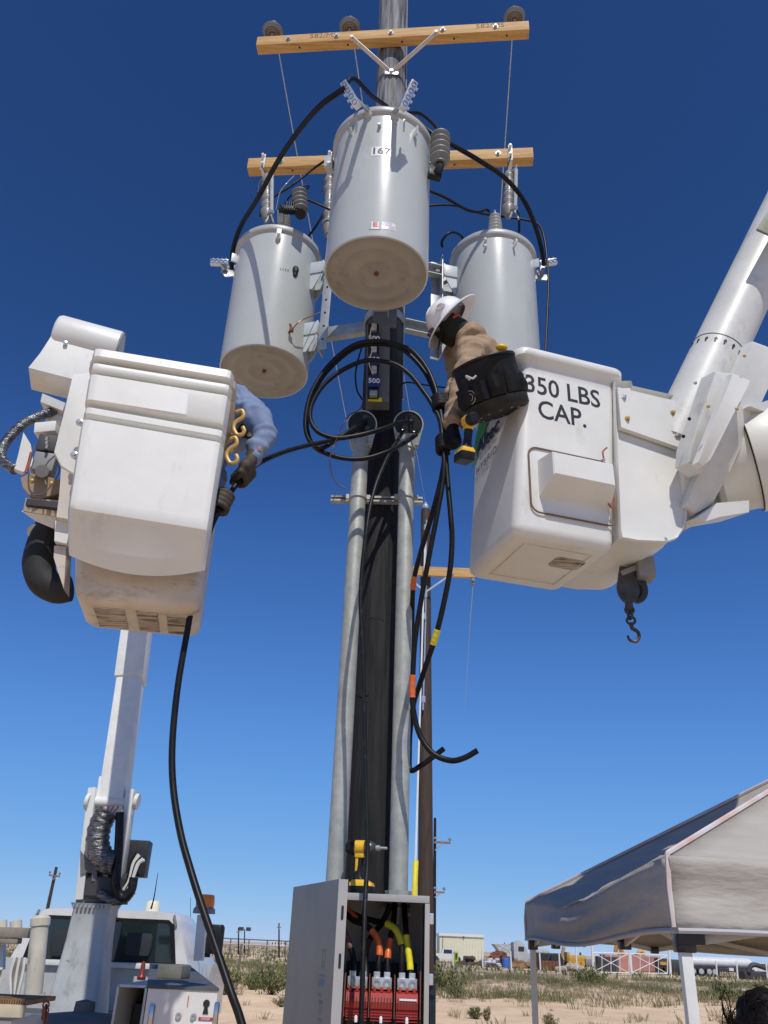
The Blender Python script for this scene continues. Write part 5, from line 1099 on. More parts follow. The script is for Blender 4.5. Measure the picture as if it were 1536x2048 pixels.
m_ = MB(); m_.cyl(P0(112, 815, 3.75), P0(110, 850, 3.75), .05, n=16); m_.build('tip_shaft', wsteel_m, trk)
poly_box([(146, 746), (182, 742), (172, 850), (160, 905), (148, 950), (122, 934), (107, 905), (126, 830)], 3.22, .05, (.15, -1, -.1), 'mount_plate', trk, whit_m)
for q in ((160, 846), (149, 911)):
    m_ = MB(); c = P0(*q, 3.20); m_.lathe([(.018, 0), (.018, .008), (.010, .012), (.010, .024), (0, .025)], c, (.1, -1, -.1), 10); m_.build('plate_bolt', alu_m, trk)
poly_box([(122, 934), (148, 950), (140, 985), (138, 1040), (112, 1035), (118, 990)], 3.24, .18, (.15, -1, -.1), 'mount_web', trk, whi2_m)
# controls: gauge block, valve, pouch, trough
m_ = MB(); m_.bar(P0(75, 866, 3.45), P0(118, 862, 3.45), .10, .06, bevel=.006); m_.build('control_head', wsteel_m, trk)
m_ = MB(); m_.box(P0(96, 893, 3.42), (.085, .08, .09), R(10), .006); m_.build('valve_block', drk_m, trk)
m_ = MB(); m_.box(P0(90, 930, 3.42), (.10, .08, .10), R(10), .01); m_.cyl(P0(84, 942, 3.36), P0(84, 942, 3.30), .03, n=14); m_.build('valve_body', grey_m, trk)
for k in range(3):
    m_ = MB(); c = P0(94, 878+8*k, 3.36); m_.box(c, (.012, .012, .02)); m_.build('valve_tab', grey_m, trk)
m_ = MB(); m_.tube([P0(x, y, 3.36) for x, y in ((63, 905), (58, 925), (52, 945))], .008, 6, 4); m_.build('red_hose', M('red_hose', (.4, .06, .04), rough=.5), trk)
for q in (((118, 905), (95, 925), (88, 945), (92, 970)), ((112, 920), (118, 945), (90, 985), (70, 990)), ((70, 890), (60, 920), (62, 950), (85, 960))):
    m_ = MB(); m_.tube([P0(x, y, 3.33) for x, y in q], .0035, 6, 6); m_.build('thin_wire', M('grey_wire', (.12, .115, .10), rough=.5), trk)
poly_box([(47, 863), (62, 888), (68, 930), (46, 945), (28, 938), (36, 910)], 3.5, .03, (.5, -1, 0), 'control_shield', trk, wsteel_m)
pch = [(40, 955), (60, 945), (120, 958), (122, 985), (80, 998), (60, 992), (45, 975)]
poly_box(pch, 3.36, .14, (.1, -1, -.1), 'canvas_pouch', trk, M('pouch_tan', (.34, .26, .18), (.28, .21, .15), 10, .85, bump=.5, bscale=25))
for q in ((64, 962), (103, 967)): m_ = MB(); m_.ball(P0(*q, 3.33), .012, 8, 5); m_.build('snap', gold_m, trk)
poly_box([(50, 995), (120, 1000), (120, 1035), (45, 1022)], 3.38, .22, (.1, -1, -.3), 'tray_front', trk, M('tray_cream', (.5, .43, .33), (.4, .34, .25), 8, .6))
poly_box([(42, 1022), (114, 1034), (108, 1058), (70, 1042)], 3.40, .22, (.1, -1, -.6), 'tray_base', trk, wsteel_m)
m_ = MB(); m_.box(P0(90, 1010, 3.36), (.16, .03, .03), R(10)); m_.build('tray_slot', ink_m, trk)
poly_box([(110, 1040), (143, 1042), (134, 1088), (108, 1082)], 3.30, .12, (.15, -1, -.1), 'lower_bracket', trk, wsteel_m)
poly_box([(108, 1090), (133, 1092), (128, 1180), (118, 1150), (107, 1115)], 3.34, .12, (.15, -1, -.1), 'lower_bracket_web', trk, whi2_m)
m_ = MB(); m_.tube([P0(x, y, 3.55) for x, y in ((104, 1045), (88, 1080), (78, 1125), (86, 1160), (112, 1178), (140, 1176))], lambda t_: .075-.02*abs(t_-.4), 16, 8); m_.build('black_boot', M('black_boot', (.012, .012, .013), (.02, .02, .021), 14, .75, bump=.5, bscale=20), trk)
m_ = MB(); m_.cyl(P0(68, 1062, 3.5), P0(78, 1068, 3.55), .035, n=14); m_.build('boot_cap', ivry_m, trk)
m_ = MB(); m_.tube([P0(x, y, z) for x, y, z in ((108, 822, 3.7), (80, 832, 3.65), (45, 850, 3.6), (15, 880, 3.58), (2, 905, 3.56), (8, 925, 3.54), (30, 940, 3.52))], .026, 12, 8); m_.build('braided_hose', hose_m, trk)
# hidden upper boom from the elbow to the bucket
el = P0(297, 1080, 10.4); m_ = MB(); m_.bar(el, P0(300, 900, 3.95), .22, .24, bevel=.03); m_.build('upper_boom', boom_m, trk)
# lower boom
lb0, lb1 = P0(226, 1612, 9.6), P0(262, 1355, 9.95); d_ = (lb1-lb0).normalized()
m_ = MB(); m_.bar(lb0, lb1+d_*.1, .28, .28, up=(0, 1, 0), bevel=.02); m_.build('lower_boom', wsteel_m, trk)
lb2 = el+(el-lb1).normalized()*.15
m_ = MB(); m_.bar(lb1-d_*.05, el, .325, .325, up=(0, 1, 0), bevel=.02); o = m_.build('boom_sleeve', wsteel_m, trk)
m_ = MB(); m_.bar(P0(225, 1618, 9.6), P0(231, 1560, 9.68), .30, .30, up=(0, 1, 0), bevel=.02); m_.build('boom_heel', wsteel_m, trk)
for k in range(2): m_ = MB(); c = P0(269-k*2, 1318+16*k, 9.86); m_.cyl(c, c-V(0, .03, 0), .012, n=8); m_.build('bolt', ink_m, o)
# side links and turret
for (u0, u1) in (((188, 1577), (162, 1800)), ((264, 1580), (238, 1760))):
    m_ = MB(); m_.bar(P0(*u0, 9.5), P0(*u1, 9.5), .085, .16, up=(0, 1, 0), bevel=.01); m_.build('side_link', wsteel_m, trk)
m_ = MB(); m_.cyl(P0(174, 1603, 9.5), P0(275, 1608, 9.5), .06, n=14); m_.build('pivot_pin', wsteel_m, trk)
for x in (176, 273): m_ = MB(); m_.cyl(P0(x-3, 1603, 9.45), P0(x+4, 1604, 9.45), .085, n=14); m_.build('pivot_cap', wsteel_m, trk)
m_ = MB(); m_.tube([P0(x, y, 9.35) for x, y in ((218, 1622), (205, 1640), (196, 1670), (198, 1700), (212, 1722), (232, 1726))], lambda t_: .12*(1+.05*math.sin(t_*60)), 14, 8); m_.build('foil_hose', hose_m, trk)
for k in range(9): m_ = MB(); m_.tube([P0(203+5*k, 1613, 9.35), P0(200+3.2*k, 1632, 9.35)], .014, 6, 1); m_.build('orange_hose', M('orange_hose', (.7, .2, .12), rough=.5) if k % 2 else wsteel_m, trk)
poly_box([(160, 1700), (176, 1722), (240, 1735), (238, 1755), (172, 1745), (160, 1750)], 9.4, .4, (0, -1, 0), 'turret_beam', trk, M('turret_grey', (.17, .165, .15), (.13, .125, .115), 5, .6))
for x in (192, 214, 232): m_ = MB(); m_.bar(P0(x, 1700, 9.38), P0(x-2, 1762, 9.38), .05, .06, up=(0, 1, 0)); m_.build('turret_web', MATS['turret_grey'], trk)
poly_box([(160, 1748), (176, 1748), (174, 1796), (235, 1790), (236, 1806), (150, 1806)], 9.45, .4, (0, -1, 0), 'turret_base', trk, MATS['turret_grey'])
m_ = MB(); m_.lathe([(.20, 0), (.26, .03), (.26, .2), (.2, .26), (0, .28)], P0(212, 1800, 9.6), n=20); m_.build('rotation_motor', drk_m, trk)
m_ = MB(); m_.box(P0(275, 1718, 9.7), (.24, .25, .36), R(5), .01); m_.build('hose_box', ink_m, trk)
for k in range(6): m_ = MB(); m_.tube([P0(x, y, 9.45) for x, y in ((274+3*k, 1705+3*k), (262+3*k, 1728), (255+2*k, 1760), (242+3*k, 1780))], .016, 6, 6); m_.build('white_hose', wsteel_m if k % 3 else blk_m, trk)
m_ = MB(); m_.tube([P0(x, y, 9.3) for x, y in ((240, 1625), (238, 1680), (234, 1740), (233, 1775), (245, 1795), (262, 1782), (268, 1755))], .045, 10, 8); m_.build('hose_bundle', cab2_m, trk)
m_ = MB(); m_.tube([P0(x, y, 9.35) for x, y in ((200, 1785), (222, 1800), (248, 1798), (264, 1780))], .05, 10, 8); m_.build('hose_loop', hose_m, trk)
# pedestal
pz = P0(193, 1808, 9.5).z
def pq(px, py): return P0(px, py, 9.5)
m_ = MB(); px_c, = (pq(193, 1808).x,)
def psec(z, w): return [(px_c+x, 9.5+y, z) for x, y in rrect(w, w*.9, .05, 3)]
m_.loft([psec(.6, .56), psec(.9, .52), psec(1.3, .44), psec(1.55, .40), psec(pz-.06, .38), psec(pz, .44)]); ped = m_.build('pedestal', trg_m, trk, smooth=30)
for k in range(9): m_ = MB(); m_.box((px_c-.17+.042*k, 9.5-.205, pz-.03), (.022, .02, .022)); m_.build('flange_bolt', stl_m, ped)
# ---- cab
cy0 = 10.5
def cx(px, py): return P0(px, py, cy0).x
zr = P0(200, 1818, cy0).z; zw0 = P0(200, 1920, cy0).z; zw1 = P0(200, 1842, cy0).z
cxm = (cx(52, 1900)+cx(352, 1900))/2
def csec(y, zroof, wr, wb, zb): return [(cxm+x, y, z) for x, z in ((-wb/2, zb), (wb/2, zb), (wb/2, zw0-.03), (wr/2+.03, zroof-.16), (wr/2-.06, zroof-.03), (wr/2-.2, zroof), (-wr/2+.2, zroof), (-wr/2+.06, zroof-.03), (-wr/2-.03, zroof-.16), (-wb/2, zw0-.03))]
m_ = MB(); m_.loft([csec(cy0, zr-.01, 1.62, 2.0, .75), csec(cy0+.05, zr, 1.66, 2.02, .7), csec(cy0+.7, zr+.02, 1.68, 2.04, .7), csec(cy0+1.3, zr-.02, 1.62, 2.04, .7), csec(cy0+1.75, zw0+.0, 1.55, 2.04, .7), csec(cy0+2.9, zw0-.08, 1.5, 1.98, .7)]); cb = m_.build('cab', tru_m, trk, smooth=35)
m_ = MB(); wl_, wr_ = 1.46, 1.62
m_.loft([[(cxm+x, cy0-.012, z) for x, z in ((-wr_/2, zw0), (wr_/2, zw0), (wl_/2, zw1-.03), (wl_/2-.04, zw1), (-wl_/2+.04, zw1), (-wl_/2, zw1-.03))], [(cxm+x, cy0+.01, z) for x, z in ((-wr_/2, zw0), (wr_/2, zw0), (wl_/2, zw1-.03), (wl_/2-.04, zw1), (-wl_/2+.04, zw1), (-wl_/2, zw1-.03))]]); rw = m_.build('rear_window', gls_m, cb, smooth=0)
m_ = MB(); m_.slab([V(cxm+x, cy0-.004, z) for x, z in ((-wr_/2-.05, zw0-.03), (wr_/2+.05, zw0-.03), (wl_/2+.05, zw1-.01), (wl_/2-.02, zw1+.04), (-wl_/2+.02, zw1+.04), (-wl_/2-.05, zw1-.01))], (0, 1, 0), .012); m_.build('window_surround', blk_m, cb, smooth=0)
for x0 in (-.42, .42):
    m_ = MB(); m_.rloft([(0, .26, .05, .06, 0, 0), (.05, .29, .06, .06, 0, 0), (.18, .30, .06, .08, 0, 0), (.22, .26, .05, .08, 0, 0)]); m_.v = [p+V(cxm+x0, cy0-.03, zw0+.06) for p in m_.v]; m_.build('head_rest', M('seat_dark', (.02, .024, .03), rough=.7), rw)
for x0, x1 in ((-.8, -.79), (.79, .80)): m_ = MB(); m_.bar((cxm+x0*.97, cy0-.016, zr-.03), (cxm+x0*1.02, cy0-.016, zr-.14), .02, .03, up=(0, 1, 0)); m_.build('roof_seam', grey_m, cb)
m_ = MB(); m_.box((cxm, cy0+.1, zr-.09), (.3, .3, .02)); m_.build('third_brake_light', red_m, cb)
bp0 = P0(305, 1816, cy0+.6); m_ = MB(); m_.lathe([(.0, .0), (.095, 0), (.09, .03), (.08, .10), (.06, .12), (0, .125)], (bp0.x, cy0+.6, zr+.01), n=20); m_.build('roof_beacon', M('ivory_lens', (.75, .72, .55), rough=.35), cb)
m_ = MB(); m_.tube([P0(302, 1818, 10.6), P0(308, 1795, 10.6), P0(316, 1745, 10.6)], lambda t_: .012-.009*t_, 6, 4); m_.build('whip_antenna', blk_m, cb)
m_ = MB(); m_.rloft([(0, .16, .1, .04, 0, 0), (.03, .21, .12, .05, 0, 0), (.28, .21, .12, .06, 0, 0), (.31, .17, .1, .05, 0, 0)]); c = P0(426, 1908, 11.0); m_.v = [p+c for p in m_.v]; m_.build('side_mirror', blk_m, cb)
m_ = MB(); m_.bar(P0(360, 1908, 11.0), P0(420, 1910, 11.0), .04, .05); m_.build('mirror_arm', blk_m, cb)
m_ = MB(); m_.rloft([(0, .16, .1, .04, 0, 0), (.28, .21, .12, .06, 0, 0)]); c = P0(-60, 1908, 11.0); m_.v = [p+c for p in m_.v]; m_.build('side_mirror', blk_m, cb)
# ---- service body
bulk_z = zw0-.01
m_ = MB(); m_.box((cxm, cy0-.10, (bulk_z+.8)/2), (2.0, .06, bulk_z-.8)); m_.build('bulkhead', trg_m, trk)
m_ = MB(); m_.box((cxm, cy0-.16, bulk_z-.03), (1.5, .05, .05), bevel=.008); m_.build('bulkhead_rail', wsteel_m, trk)
m_ = MB(); m_.box((cxm, 7.6, .82), (2.05, 5.7, .12), bevel=.01); m_.build('deck', deck_m, trk)
# right tool bin
bzt = 1.37; f0, f1 = PZ(290, 1973, bzt), PZ(441, 1976, bzt); g0, g1 = PZ(318, 1908, bzt), PZ(418, 1911, bzt)
yn = (f0.y+f1.y)/2; yfar = min(g0.y, 9.4); xr_ = f1.x; xl_ = f0.x
xl2 = xl_-.02*(yfar-yn); xr2 = xr_-.10*(yfar-yn)
bw = xr_-xl_
XBn = [(xl_, yn), (xr_, yn), (xr_+(cxm+1.02-xr_)*.0+(yfar-yn)*-.23, yfar), (xl_+(yfar-yn)*-.23, yfar)]
m_ = MB(); m_.slab([V(x, y, .8) for x, y in XBn], (0, 0, 1), bzt-.8-.012); bin_ = m_.build('tool_bin', tru_m, trk, smooth=0)
m_ = MB(); m_.slab([V(x, y, bzt-.012) for x, y in ((XBn[0][0]-.008, yn-.006), (XBn[1][0]+.008, yn-.006), (XBn[2][0]+.008, yfar), (XBn[3][0]-.008, yfar))], (0, 0, 1), .014); m_.build('bin_top', deck_m, bin_)
fyb = yn-.003
m_ = MB(); c = P0(412, 2015, fyb); m_.prism([(.012*math.cos(R(a)), .012*math.sin(R(a))+.012) for a in range(-60, 241, 20)]+[(-.010, -.02), (.010, -.02)], c+V(0, 0, 0), (1, 0, 0), (0, 0, 1), .001); m_.v = [V(c.x+(p.x-c.x)*1.5, p.y, c.z+(p.z-c.z)*1.5) for p in m_.v]; m_.build('keyhole_emblem', ink_m, bin_)
for x, y in ((302, 2035), (432, 2030)):
    m_ = MB(); c = P0(x, y, fyb); m_.rloft([(-.06, .022, .012, .006, 0, 0), (-.05, .03, .018, .008, 0, 0), (.05, .03, .018, .008, 0, 0), (.06, .022, .012, .006, 0, 0)]); m_.v = [p+c for p in m_.v]; m_.build('paddle_latch', M('chrome', (.5, .5, .52), rough=.12, metal=.9), bin_)
for x, y in ((357, 2032), (387, 2034)): m_ = MB(); c = P0(x, y, fyb); m_.lathe([(.016, 0), (.016, .006), (.006, .006), (.006, .003), (0, .003)], c, (0, -1, 0), 14); m_.build('lock_cylinder', stl_m, bin_)
m_ = MB(); m_.box(P0(376, 2003, fyb), (.004, .002, .05)); m_.build('label_strip', redp_m, bin_)
m_ = MB(); c = P0(411, 2038, fyb); m_.box(c, (.075, .002, .014)); dl_ = m_.build('danger_label', redp_m, bin_)
text('lettering', 'DANGER', .012, wht_m, dl_, c-V(0, .0015, 0), (1, 0, 0), (0, 0, 1), .0003)
m_ = MB(); c = P0(405, 2049, fyb); m_.box(c, (.10, .002, .025)); m_.build('warning_label', wht_m, bin_)
# small items on the bin, open locker beside it
m_ = MB(); c = P0(348, 1945, yn+1.0); m_.box((c.x, yn+1.0, bzt+.04), (.16, .2, .075), R(-6), .006); m_.build('junction_cover', M('olive_cover', (.13, .125, .10), (.2, .19, .15), 7, .6), bin_)
m_ = MB(); lx_, rx_ = P0(232, 2000, yn).x, xl_-.012; lzt = P0(255, 1972, yn).z
for args in (((lx_, yn+.3, (lzt+.7)/2), (.012, .6, lzt-.7)), ((rx_, yn+.3, (lzt+.7)/2), (.012, .6, lzt-.7)), (((lx_+rx_)/2, yn+.3, lzt), (rx_-lx_, .6, .012)), (((lx_+rx_)/2, yn+.6, (lzt+.7)/2), (rx_-lx_, .012, lzt-.7))): m_.box(*args)
m_.build('open_locker', trg_m, trk)
m_ = MB(); m_.box(((lx_+rx_)/2, yn+.45, (lzt+.7)/2-.05), (rx_-lx_-.03, .2, lzt-.8)); m_.build('locker_dark_fill', ink_m, trk)  # black block stands in for the locker's dark interior
m_ = MB(); m_.lathe([(.03, 0), (.035, .02), (.02, .04), (.018, .1), (.01, .13), (0, .13)], P0(282, 1960, 7.5), n=14); m_.build('red_fitting', M('red_fitting', (.2, .03, .02), rough=.4), trk)
# amber beacon on its post
bs = P0(399, 1909, 8.6); m_ = MB(); m_.bar(bs-V(0, 0, .05), P0(405, 1830, 8.6), .085, .085, bevel=.006); m_.build('beacon_post', wsteel_m, trk)
bt = P0(408, 1826, 8.6); m_ = MB(); m_.rloft([(-.005, .19, .19, .03, 0, 0), (.035, .18, .18, .03, 0, 0), (.05, .15, .15, .03, 0, 0)]); m_.v = [p+bt for p in m_.v]; m_.build('beacon_base', grey_m, trk)
m_ = MB(); m_.lathe([(.085, .05), (.088, .08), (.082, .14), (.076, .155), (0, .16)], bt, n=24); m_.build('amber_beacon', amb_m, trk)
# left side: ivory pipe, rack, grating shelf and boxes
m_ = MB(); m_.cyl(P0(66, 1990, 6.8), P0(80, 1850, 6.8), .062, n=20); m_.lathe([(.062, 0), (.07, .0), (.07, .05), (.05, .07), (0, .07)], P0(80, 1852, 6.8), P0(80, 1850, 6.8)-P0(66, 1990, 6.8), 20); m_.build('ivory_pipe', ivry_m, trk)
m_ = MB(); m_.bar(P0(-60, 1862, 7.2), P0(62, 1866, 7.2), .12, .07, bevel=.01); m_.bar(P0(-60, 1880, 7.2), P0(40, 1882, 7.2), .10, .04, bevel=.01); m_.build('rack_bar', M('rack_tan', (.30, .26, .20), (.2, .17, .13), 7, .6), trk)
for x in (2, 32): m_ = MB(); m_.cyl(P0(x, 1862, 7.2), P0(x, 1842, 7.2), .045, n=12); m_.build('rack_peg', ivry_m, trk)
m_ = MB(); m_.bar(P0(2, 1890, 7.3), P0(0, 1940, 7.3), .06, .06, up=(0, 1, 0)); m_.build('rack_post', wsteel_m, trk)
gz = 1.31; ga_, gb2 = PZ(-80, 2002, gz), PZ(92, 2000, gz)
gw_ = gb2.x-ga_.x
m_ = MB()
for k in range(26): m_.box((ga_.x+gw_*(k+.5)/26, ga_.y+.22, gz), (.006, .44, .02), R(25)*0)
for k in range(12): m_.box((ga_.x+gw_/2, ga_.y+.02+.036*k, gz+.001), (gw_, .006, .018))
gt = m_.build('grating', grat_m, trk, smooth=0); gt['kind'] = 'stuff'
m_ = MB(); m_.box((ga_.x+gw_/2, ga_.y+.0, gz-.03), (gw_+.02, .03, .05), bevel=.004); m_.build('grating_edge', M('cream_edge', (.55, .50, .36), (.45, .4, .28), 8, .6), trk)
m_ = MB(); m_.box((ga_.x+gw_/2-.02, ga_.y+.25, gz-.22), (gw_-.06, .44, .30), bevel=.006); m_.build('side_box', tru_m, trk)
for k in range(6): m_ = MB(); c = P0(92-k*.5, 2010+6*k, ga_.y/1.0); m_.torus(c, .014, .004, (1, 0, 0) if k % 2 else (0, 1, 0), 12, 6); m_.build('chain_link', rust_m, trk)
for k in range(5): m_ = MB(); m_.tube([P0(x, y, 9.9) for x, y in ((50-5*k, 1915), (45-6*k, 1950), (35-3*k, 1990))], .016, 6, 4); m_.build('hanging_strap', MATS['rack_tan'] if k % 2 else wsteel_m, trk)
m_ = MB(); m_.rloft([(0, .5, .5, .2, 0, 0), (.04, .42, .42, .2, 0, 0), (.06, .1, .1, .05, 0, 0), (.11, .09, .09, .04, 0, 0), (.12, .02, .02, .01, 0, 0)]); c = P0(165, 2040, 5.5); m_.v = [V(p.x*1.2, p.y, p.z)+V(c.x, 5.5, c.z-.02) for p in m_.v]; m_.build('winch_cover', M('winch_grey', (.19, .175, .155), (.15, .14, .125), 6, .8), trk)
# wheels and chassis (below the frame)
for x in (cxm-.88, cxm+.88):
    for y in (11.9, 7.6):
        m_ = MB(); m_.lathe([(.24, -.13), (.38, -.13), (.40, -.10), (.40, .10), (.38, .13), (.24, .13)], (x, y, .36), (1, 0, 0), 28); w_ = m_.build('wheel', tyre_m, trk); m_ = MB(); m_.lathe([(0, -.05), (.12, -.06), (.2, -.09), (.24, -.1), (.24, .1), (.2, .09), (0, .06)], (x, y, .36), (1, 0, 0), 24); m_.build('rim', alu_m, w_)
for x in (-.4, .4): m_ = MB(); m_.box((cxm+x, 8.9, .65), (.09, 7.2, .2)); m_.build('chassis_rail', drk_m, trk)
# gold hooks on the bucket's right side
def shook(px, py, y, s_, label, r=.011):
    c = P0(px, py, y); m_ = MB(); m_.tube([c+V(x*s_, .0, z*s_) for x, z in ((-.01, .11), (.02, .12), (.03, .085), (.0, .055), (-.01, .02), (.01, -.02), (.035, -.02), (.045, .0), (.035, .025))], r, 8, 6)
    o = m_.build('gold_hook', gold_m); tag(o, label, 'hook', 'gold hooks on the left bucket')
shook(470, 862, 3.38, 1.0, 'upper gold hook on the right side of the left bucket')
shook(456, 918, 3.36, 1.0, 'lower gold hook on the right side of the left bucket')
shook(452, 898, 3.42, .7, 'small gold hook between the two larger ones on the left bucket', .009)

# ================================================================== PEOPLE
def limb(mb, pts, rs, n=14, k=6, fold=0, ph=0):
    pts = [Vector(p) for p in pts]; cp = catmull(pts, k); m = len(cp)-1; nn = len(rs)-1
    def rad(t):
        f = t*nn; i = min(int(f), nn-1); u = f-i; u = u*u*(3-2*u); return (rs[i]*(1-u)+rs[i+1]*u)*(1+fold*(math.sin(t*31+ph)+.7*math.sin(t*53+2*ph)))
    mb.tube(cp, rad, n, 1)
    for p, r in ((pts[0], rs[0]), (pts[-1], rs[-1])): mb.ball(p, r*.99, n, 8)
def glove(name, parent, c, a, w, mat, cuff=.12, s=1.0, flip=1, wrist=None):
    """a gloved hand closed round a cable: c on the cable, a along it, w towards the wrist"""
    c = Vector(c); a = Vector(a).normalized(); w = Vector(w); w = (w-a*w.dot(a)).normalized(); sd = a.cross(w)*flip
    mb = MB(); pr_ = .021*s
    palm = c+w*.045*s+sd*.012*s
    rot = Matrix((w, a, sd)).transposed()
    mb.ball(palm, (.045*s, .05*s, .024*s), 16, 10, rot)
    mb.ball(c+w*.03*s+sd*.02*s, (.03*s, .048*s, .02*s), 16, 10, rot)
    for k in range(4):
        off = a*((k-1.5)*.0245*s); L = (1.0, 1.08, 1.02, .86)[k]; pts = []
        for th in (20, -25, -75, -120, -160):
            t = R(90-(90-th)*L*.98); rr = (.030-.002*(k == 3))*s
            pts.append(c+off+(w*math.sin(t)*0+w*math.cos(t-math.pi/2)*0)+sd*rr*math.cos(R(90)-t)*1.0*0+ (w*math.cos(R(90)+(R(90)-t)*1.0)*0))
        pts = []
        for j in range(6):
            ang = R(70-j*44*L)           # from the knuckle over the cable to the palm side
            pts.append(c+off+sd*math.sin(ang)*.033*s*(1 if j else 1.15)+w*(-math.cos(ang))*.033*s*(1 if j else .3))
        limb(mb, [palm+off*.9+sd*.012*s]+pts, [.016*s, .0155*s, .0145*s, .014*s, .0135*s, .0125*s, .011*s], 10, 4)
    th_ = [palm-a*.045*s+w*.01*s, c-a*.055*s+w*.012*s-sd*.012*s, c-a*.050*s-w*.018*s-sd*.028*s, c-a*.030*s-w*.034*s-sd*.018*s]
    limb(mb, th_, [.019*s, .0175*s, .0155*s, .012*s], 10, 4)
    wr_ = wrist if wrist is not None else c+w*(.06+cuff)*s
    limb(mb, [palm+w*.015*s, palm.lerp(wr_, .5), wr_], [.034*s, .033*s, .042*s], 14, 4)
    return mb.build(name, mat, parent, smooth=180, voxel=.0052, relax=2)

def wrinkle(o, amp):
    '''cloth folds: slanting ridges along the surface, pushed along the normals'''
    me = o.data; n_ = len(me.vertices); co = np.empty(n_*3); me.vertices.foreach_get('co', co); co = co.reshape(-1, 3)
    nr = np.empty(n_*3); me.vertices.foreach_get('normal', nr); nr = nr.reshape(-1, 3)
    x, y, z = co[:, 0], co[:, 1], co[:, 2]
    w = np.sin(z*46+x*31+2.2*np.sin(x*17+y*13))*np.sin(x*23-z*9+1.6*np.sin(y*21+z*11))+.5*np.sin(z*83-x*37+2*np.sin(z*29+y*19))
    w = np.sign(w)*np.abs(w)**.8
    co += nr*(w*amp*.6)[:, None]; me.vertices.foreach_set('co', co.ravel()); me.update(); return o
# ---------------- worker in the right bucket
wk = T('person', 'worker in white full brim hard hat and tan jacket leaning from right bucket', 'person', XR @ V(.37, .34, .06))
hy_ = 4.22
pel = XR @ V(.36, .36, .92); che = P0(960, 722, 4.30); up_ = P0(938, 688, 4.28); nek = P0(921, 668, 4.24); hed = P0(897, 652, 4.22)
shn = P0(940, 706, 4.10); shf = P0(912, 702, 4.46)
hn_c = P0(888.5, 890, 3.95); hf_c = P0(879, 808, 4.035)
wrn = P0(903, 852, 3.96); wrf = P0(903, 790, 4.06)
eln = P0(922, 778, 3.98); elf = P0(915, 762, 4.42)
mb = MB()
sp = (up_-pel).normalized(); lat = V(0, 1, 0); frt = sp.cross(lat).normalized()
rt = Matrix((lat, frt, sp)).transposed()
for p, r in ((pel, (.185, .15, .16)), (pel.lerp(che, .35), (.175, .14, .17)), (pel.lerp(che, .7), (.185, .145, .17)), (che, (.20, .15, .16)), (up_, (.185, .125, .10))): mb.ball(p, r, 22, 14, rt)
limb(mb, [pel, che, up_, nek], [.15, .155, .12, .075]); limb(mb, [up_, nek, hed], [.085, .07, .075])
mb.ball(hed, (.10, .082, .12), 18, 12)
limb(mb, [up_.lerp(shn, .4), shn, shn.lerp(eln, .5)+V(.012, -.02, 0), eln, eln.lerp(wrn, .5), wrn], [.09, .09, .080, .066, .058, .047], k=12, fold=.055, ph=1.2)
limb(mb, [up_.lerp(shf, .4), shf, shf.lerp(elf, .5), elf, elf.lerp(wrf, .5), wrf], [.09, .088, .076, .064, .055, .045])
for sx in (-.10, .10):
    hp_ = pel+lat*sx-V(0, 0, .06); kn = XR @ V(.38, .36+sx*1.2, .50); ft = XR @ V(.40, .36+sx*1.5, .10)
    limb(mb, [hp_, hp_.lerp(kn, .5), kn, kn.lerp(ft, .4), ft], [.095, .09, .065, .06, .048]); mb.ball(ft+V(-.06, 0, -.0), (.13, .05, .045))
body = mb.build('body', tan_m, wk, smooth=180, voxel=.011, relax=2); wrinkle(body, .010)
# crease ridges of the jacket
glove('glove', wk, hn_c, (P0(889, 915, 3.94)-P0(886, 865, 3.97)), wrn-hn_c, glvb_m, s=1.12, wrist=wrn+(eln-wrn).normalized()*.05)
glove('glove', wk, hf_c, (P0(884, 835, 4.0)-P0(873, 785, 4.06)), wrf-hf_c, glvb_m, s=1.12, wrist=wrf+(elf-wrf).normalized()*.04)
m_ = MB(); limb(m_, [wrn+(wrn-eln).normalized()*-.01, wrn+(eln-wrn).normalized()*.06], [.055, .058], 18, 4); m_.build('cuff', tan_m, wk, smooth=180)
# hard hat
hf = (P0(858, 684, hy_)-P0(950, 603, hy_)).normalized(); hside = V(.0, -1, 0).cross(hf); hu = V(-hf.z, .10, hf.x)
if hu.z < 0: hu = -hu
hu = (hu-hf*hu.dot(hf)).normalized(); hs2 = hu.cross(hf)
hc = P0(903, 642, hy_)
XH = Matrix((hf, hs2, hu)).transposed().to_4x4(); XH.translation = hc
m_ = MB(XH); rings = []
NS = 40
def hring(r, z, fx=1.0): return [(r*(1.18 if r > .16 else 1.14)*math.cos(a)*fx, r*math.sin(a), z) for a in [2*math.pi*k/NS for k in range(NS)]]
prof = [(.198, -.012), (.200, -.006), (.192, .000), (.150, .018), (.134, .026), (.132, .05), (.126, .085), (.110, .118), (.085, .142), (.05, .157), (.02, .162), (.001, .163)]
m_.loft([hring(.190, -.010), *[hring(r, z) for r, z in prof]], cap0=False); m_.loft([hring(.190, -.010), hring(.145, .012), hring(.125, .02), hring(.12, .08), hring(.06, .14), hring(.001, .145)], cap0=False)
hat = m_.build('hard_hat', hat_m, wk, smooth=60)
m_ = MB(XH); m_.tube([(.135*math.cos(t)*1.0, 0, .045+.122*math.sin(t)) for t in [R(8+16.4*k) for k in range(11)]], .012, 8, 1); m_.build('crown_ridge', hat_m, hat)
m_ = MB(XH); m_.box((.158, .0, .03), (.05, .05, .04), bevel=.008); m_.cyl((.18, 0, .03), (.195, 0, .026), .018, n=14); m_.build('head_lamp', M('lamp_dark', (.06, .04, .035), (.10, .07, .06), 12, .35), hat)
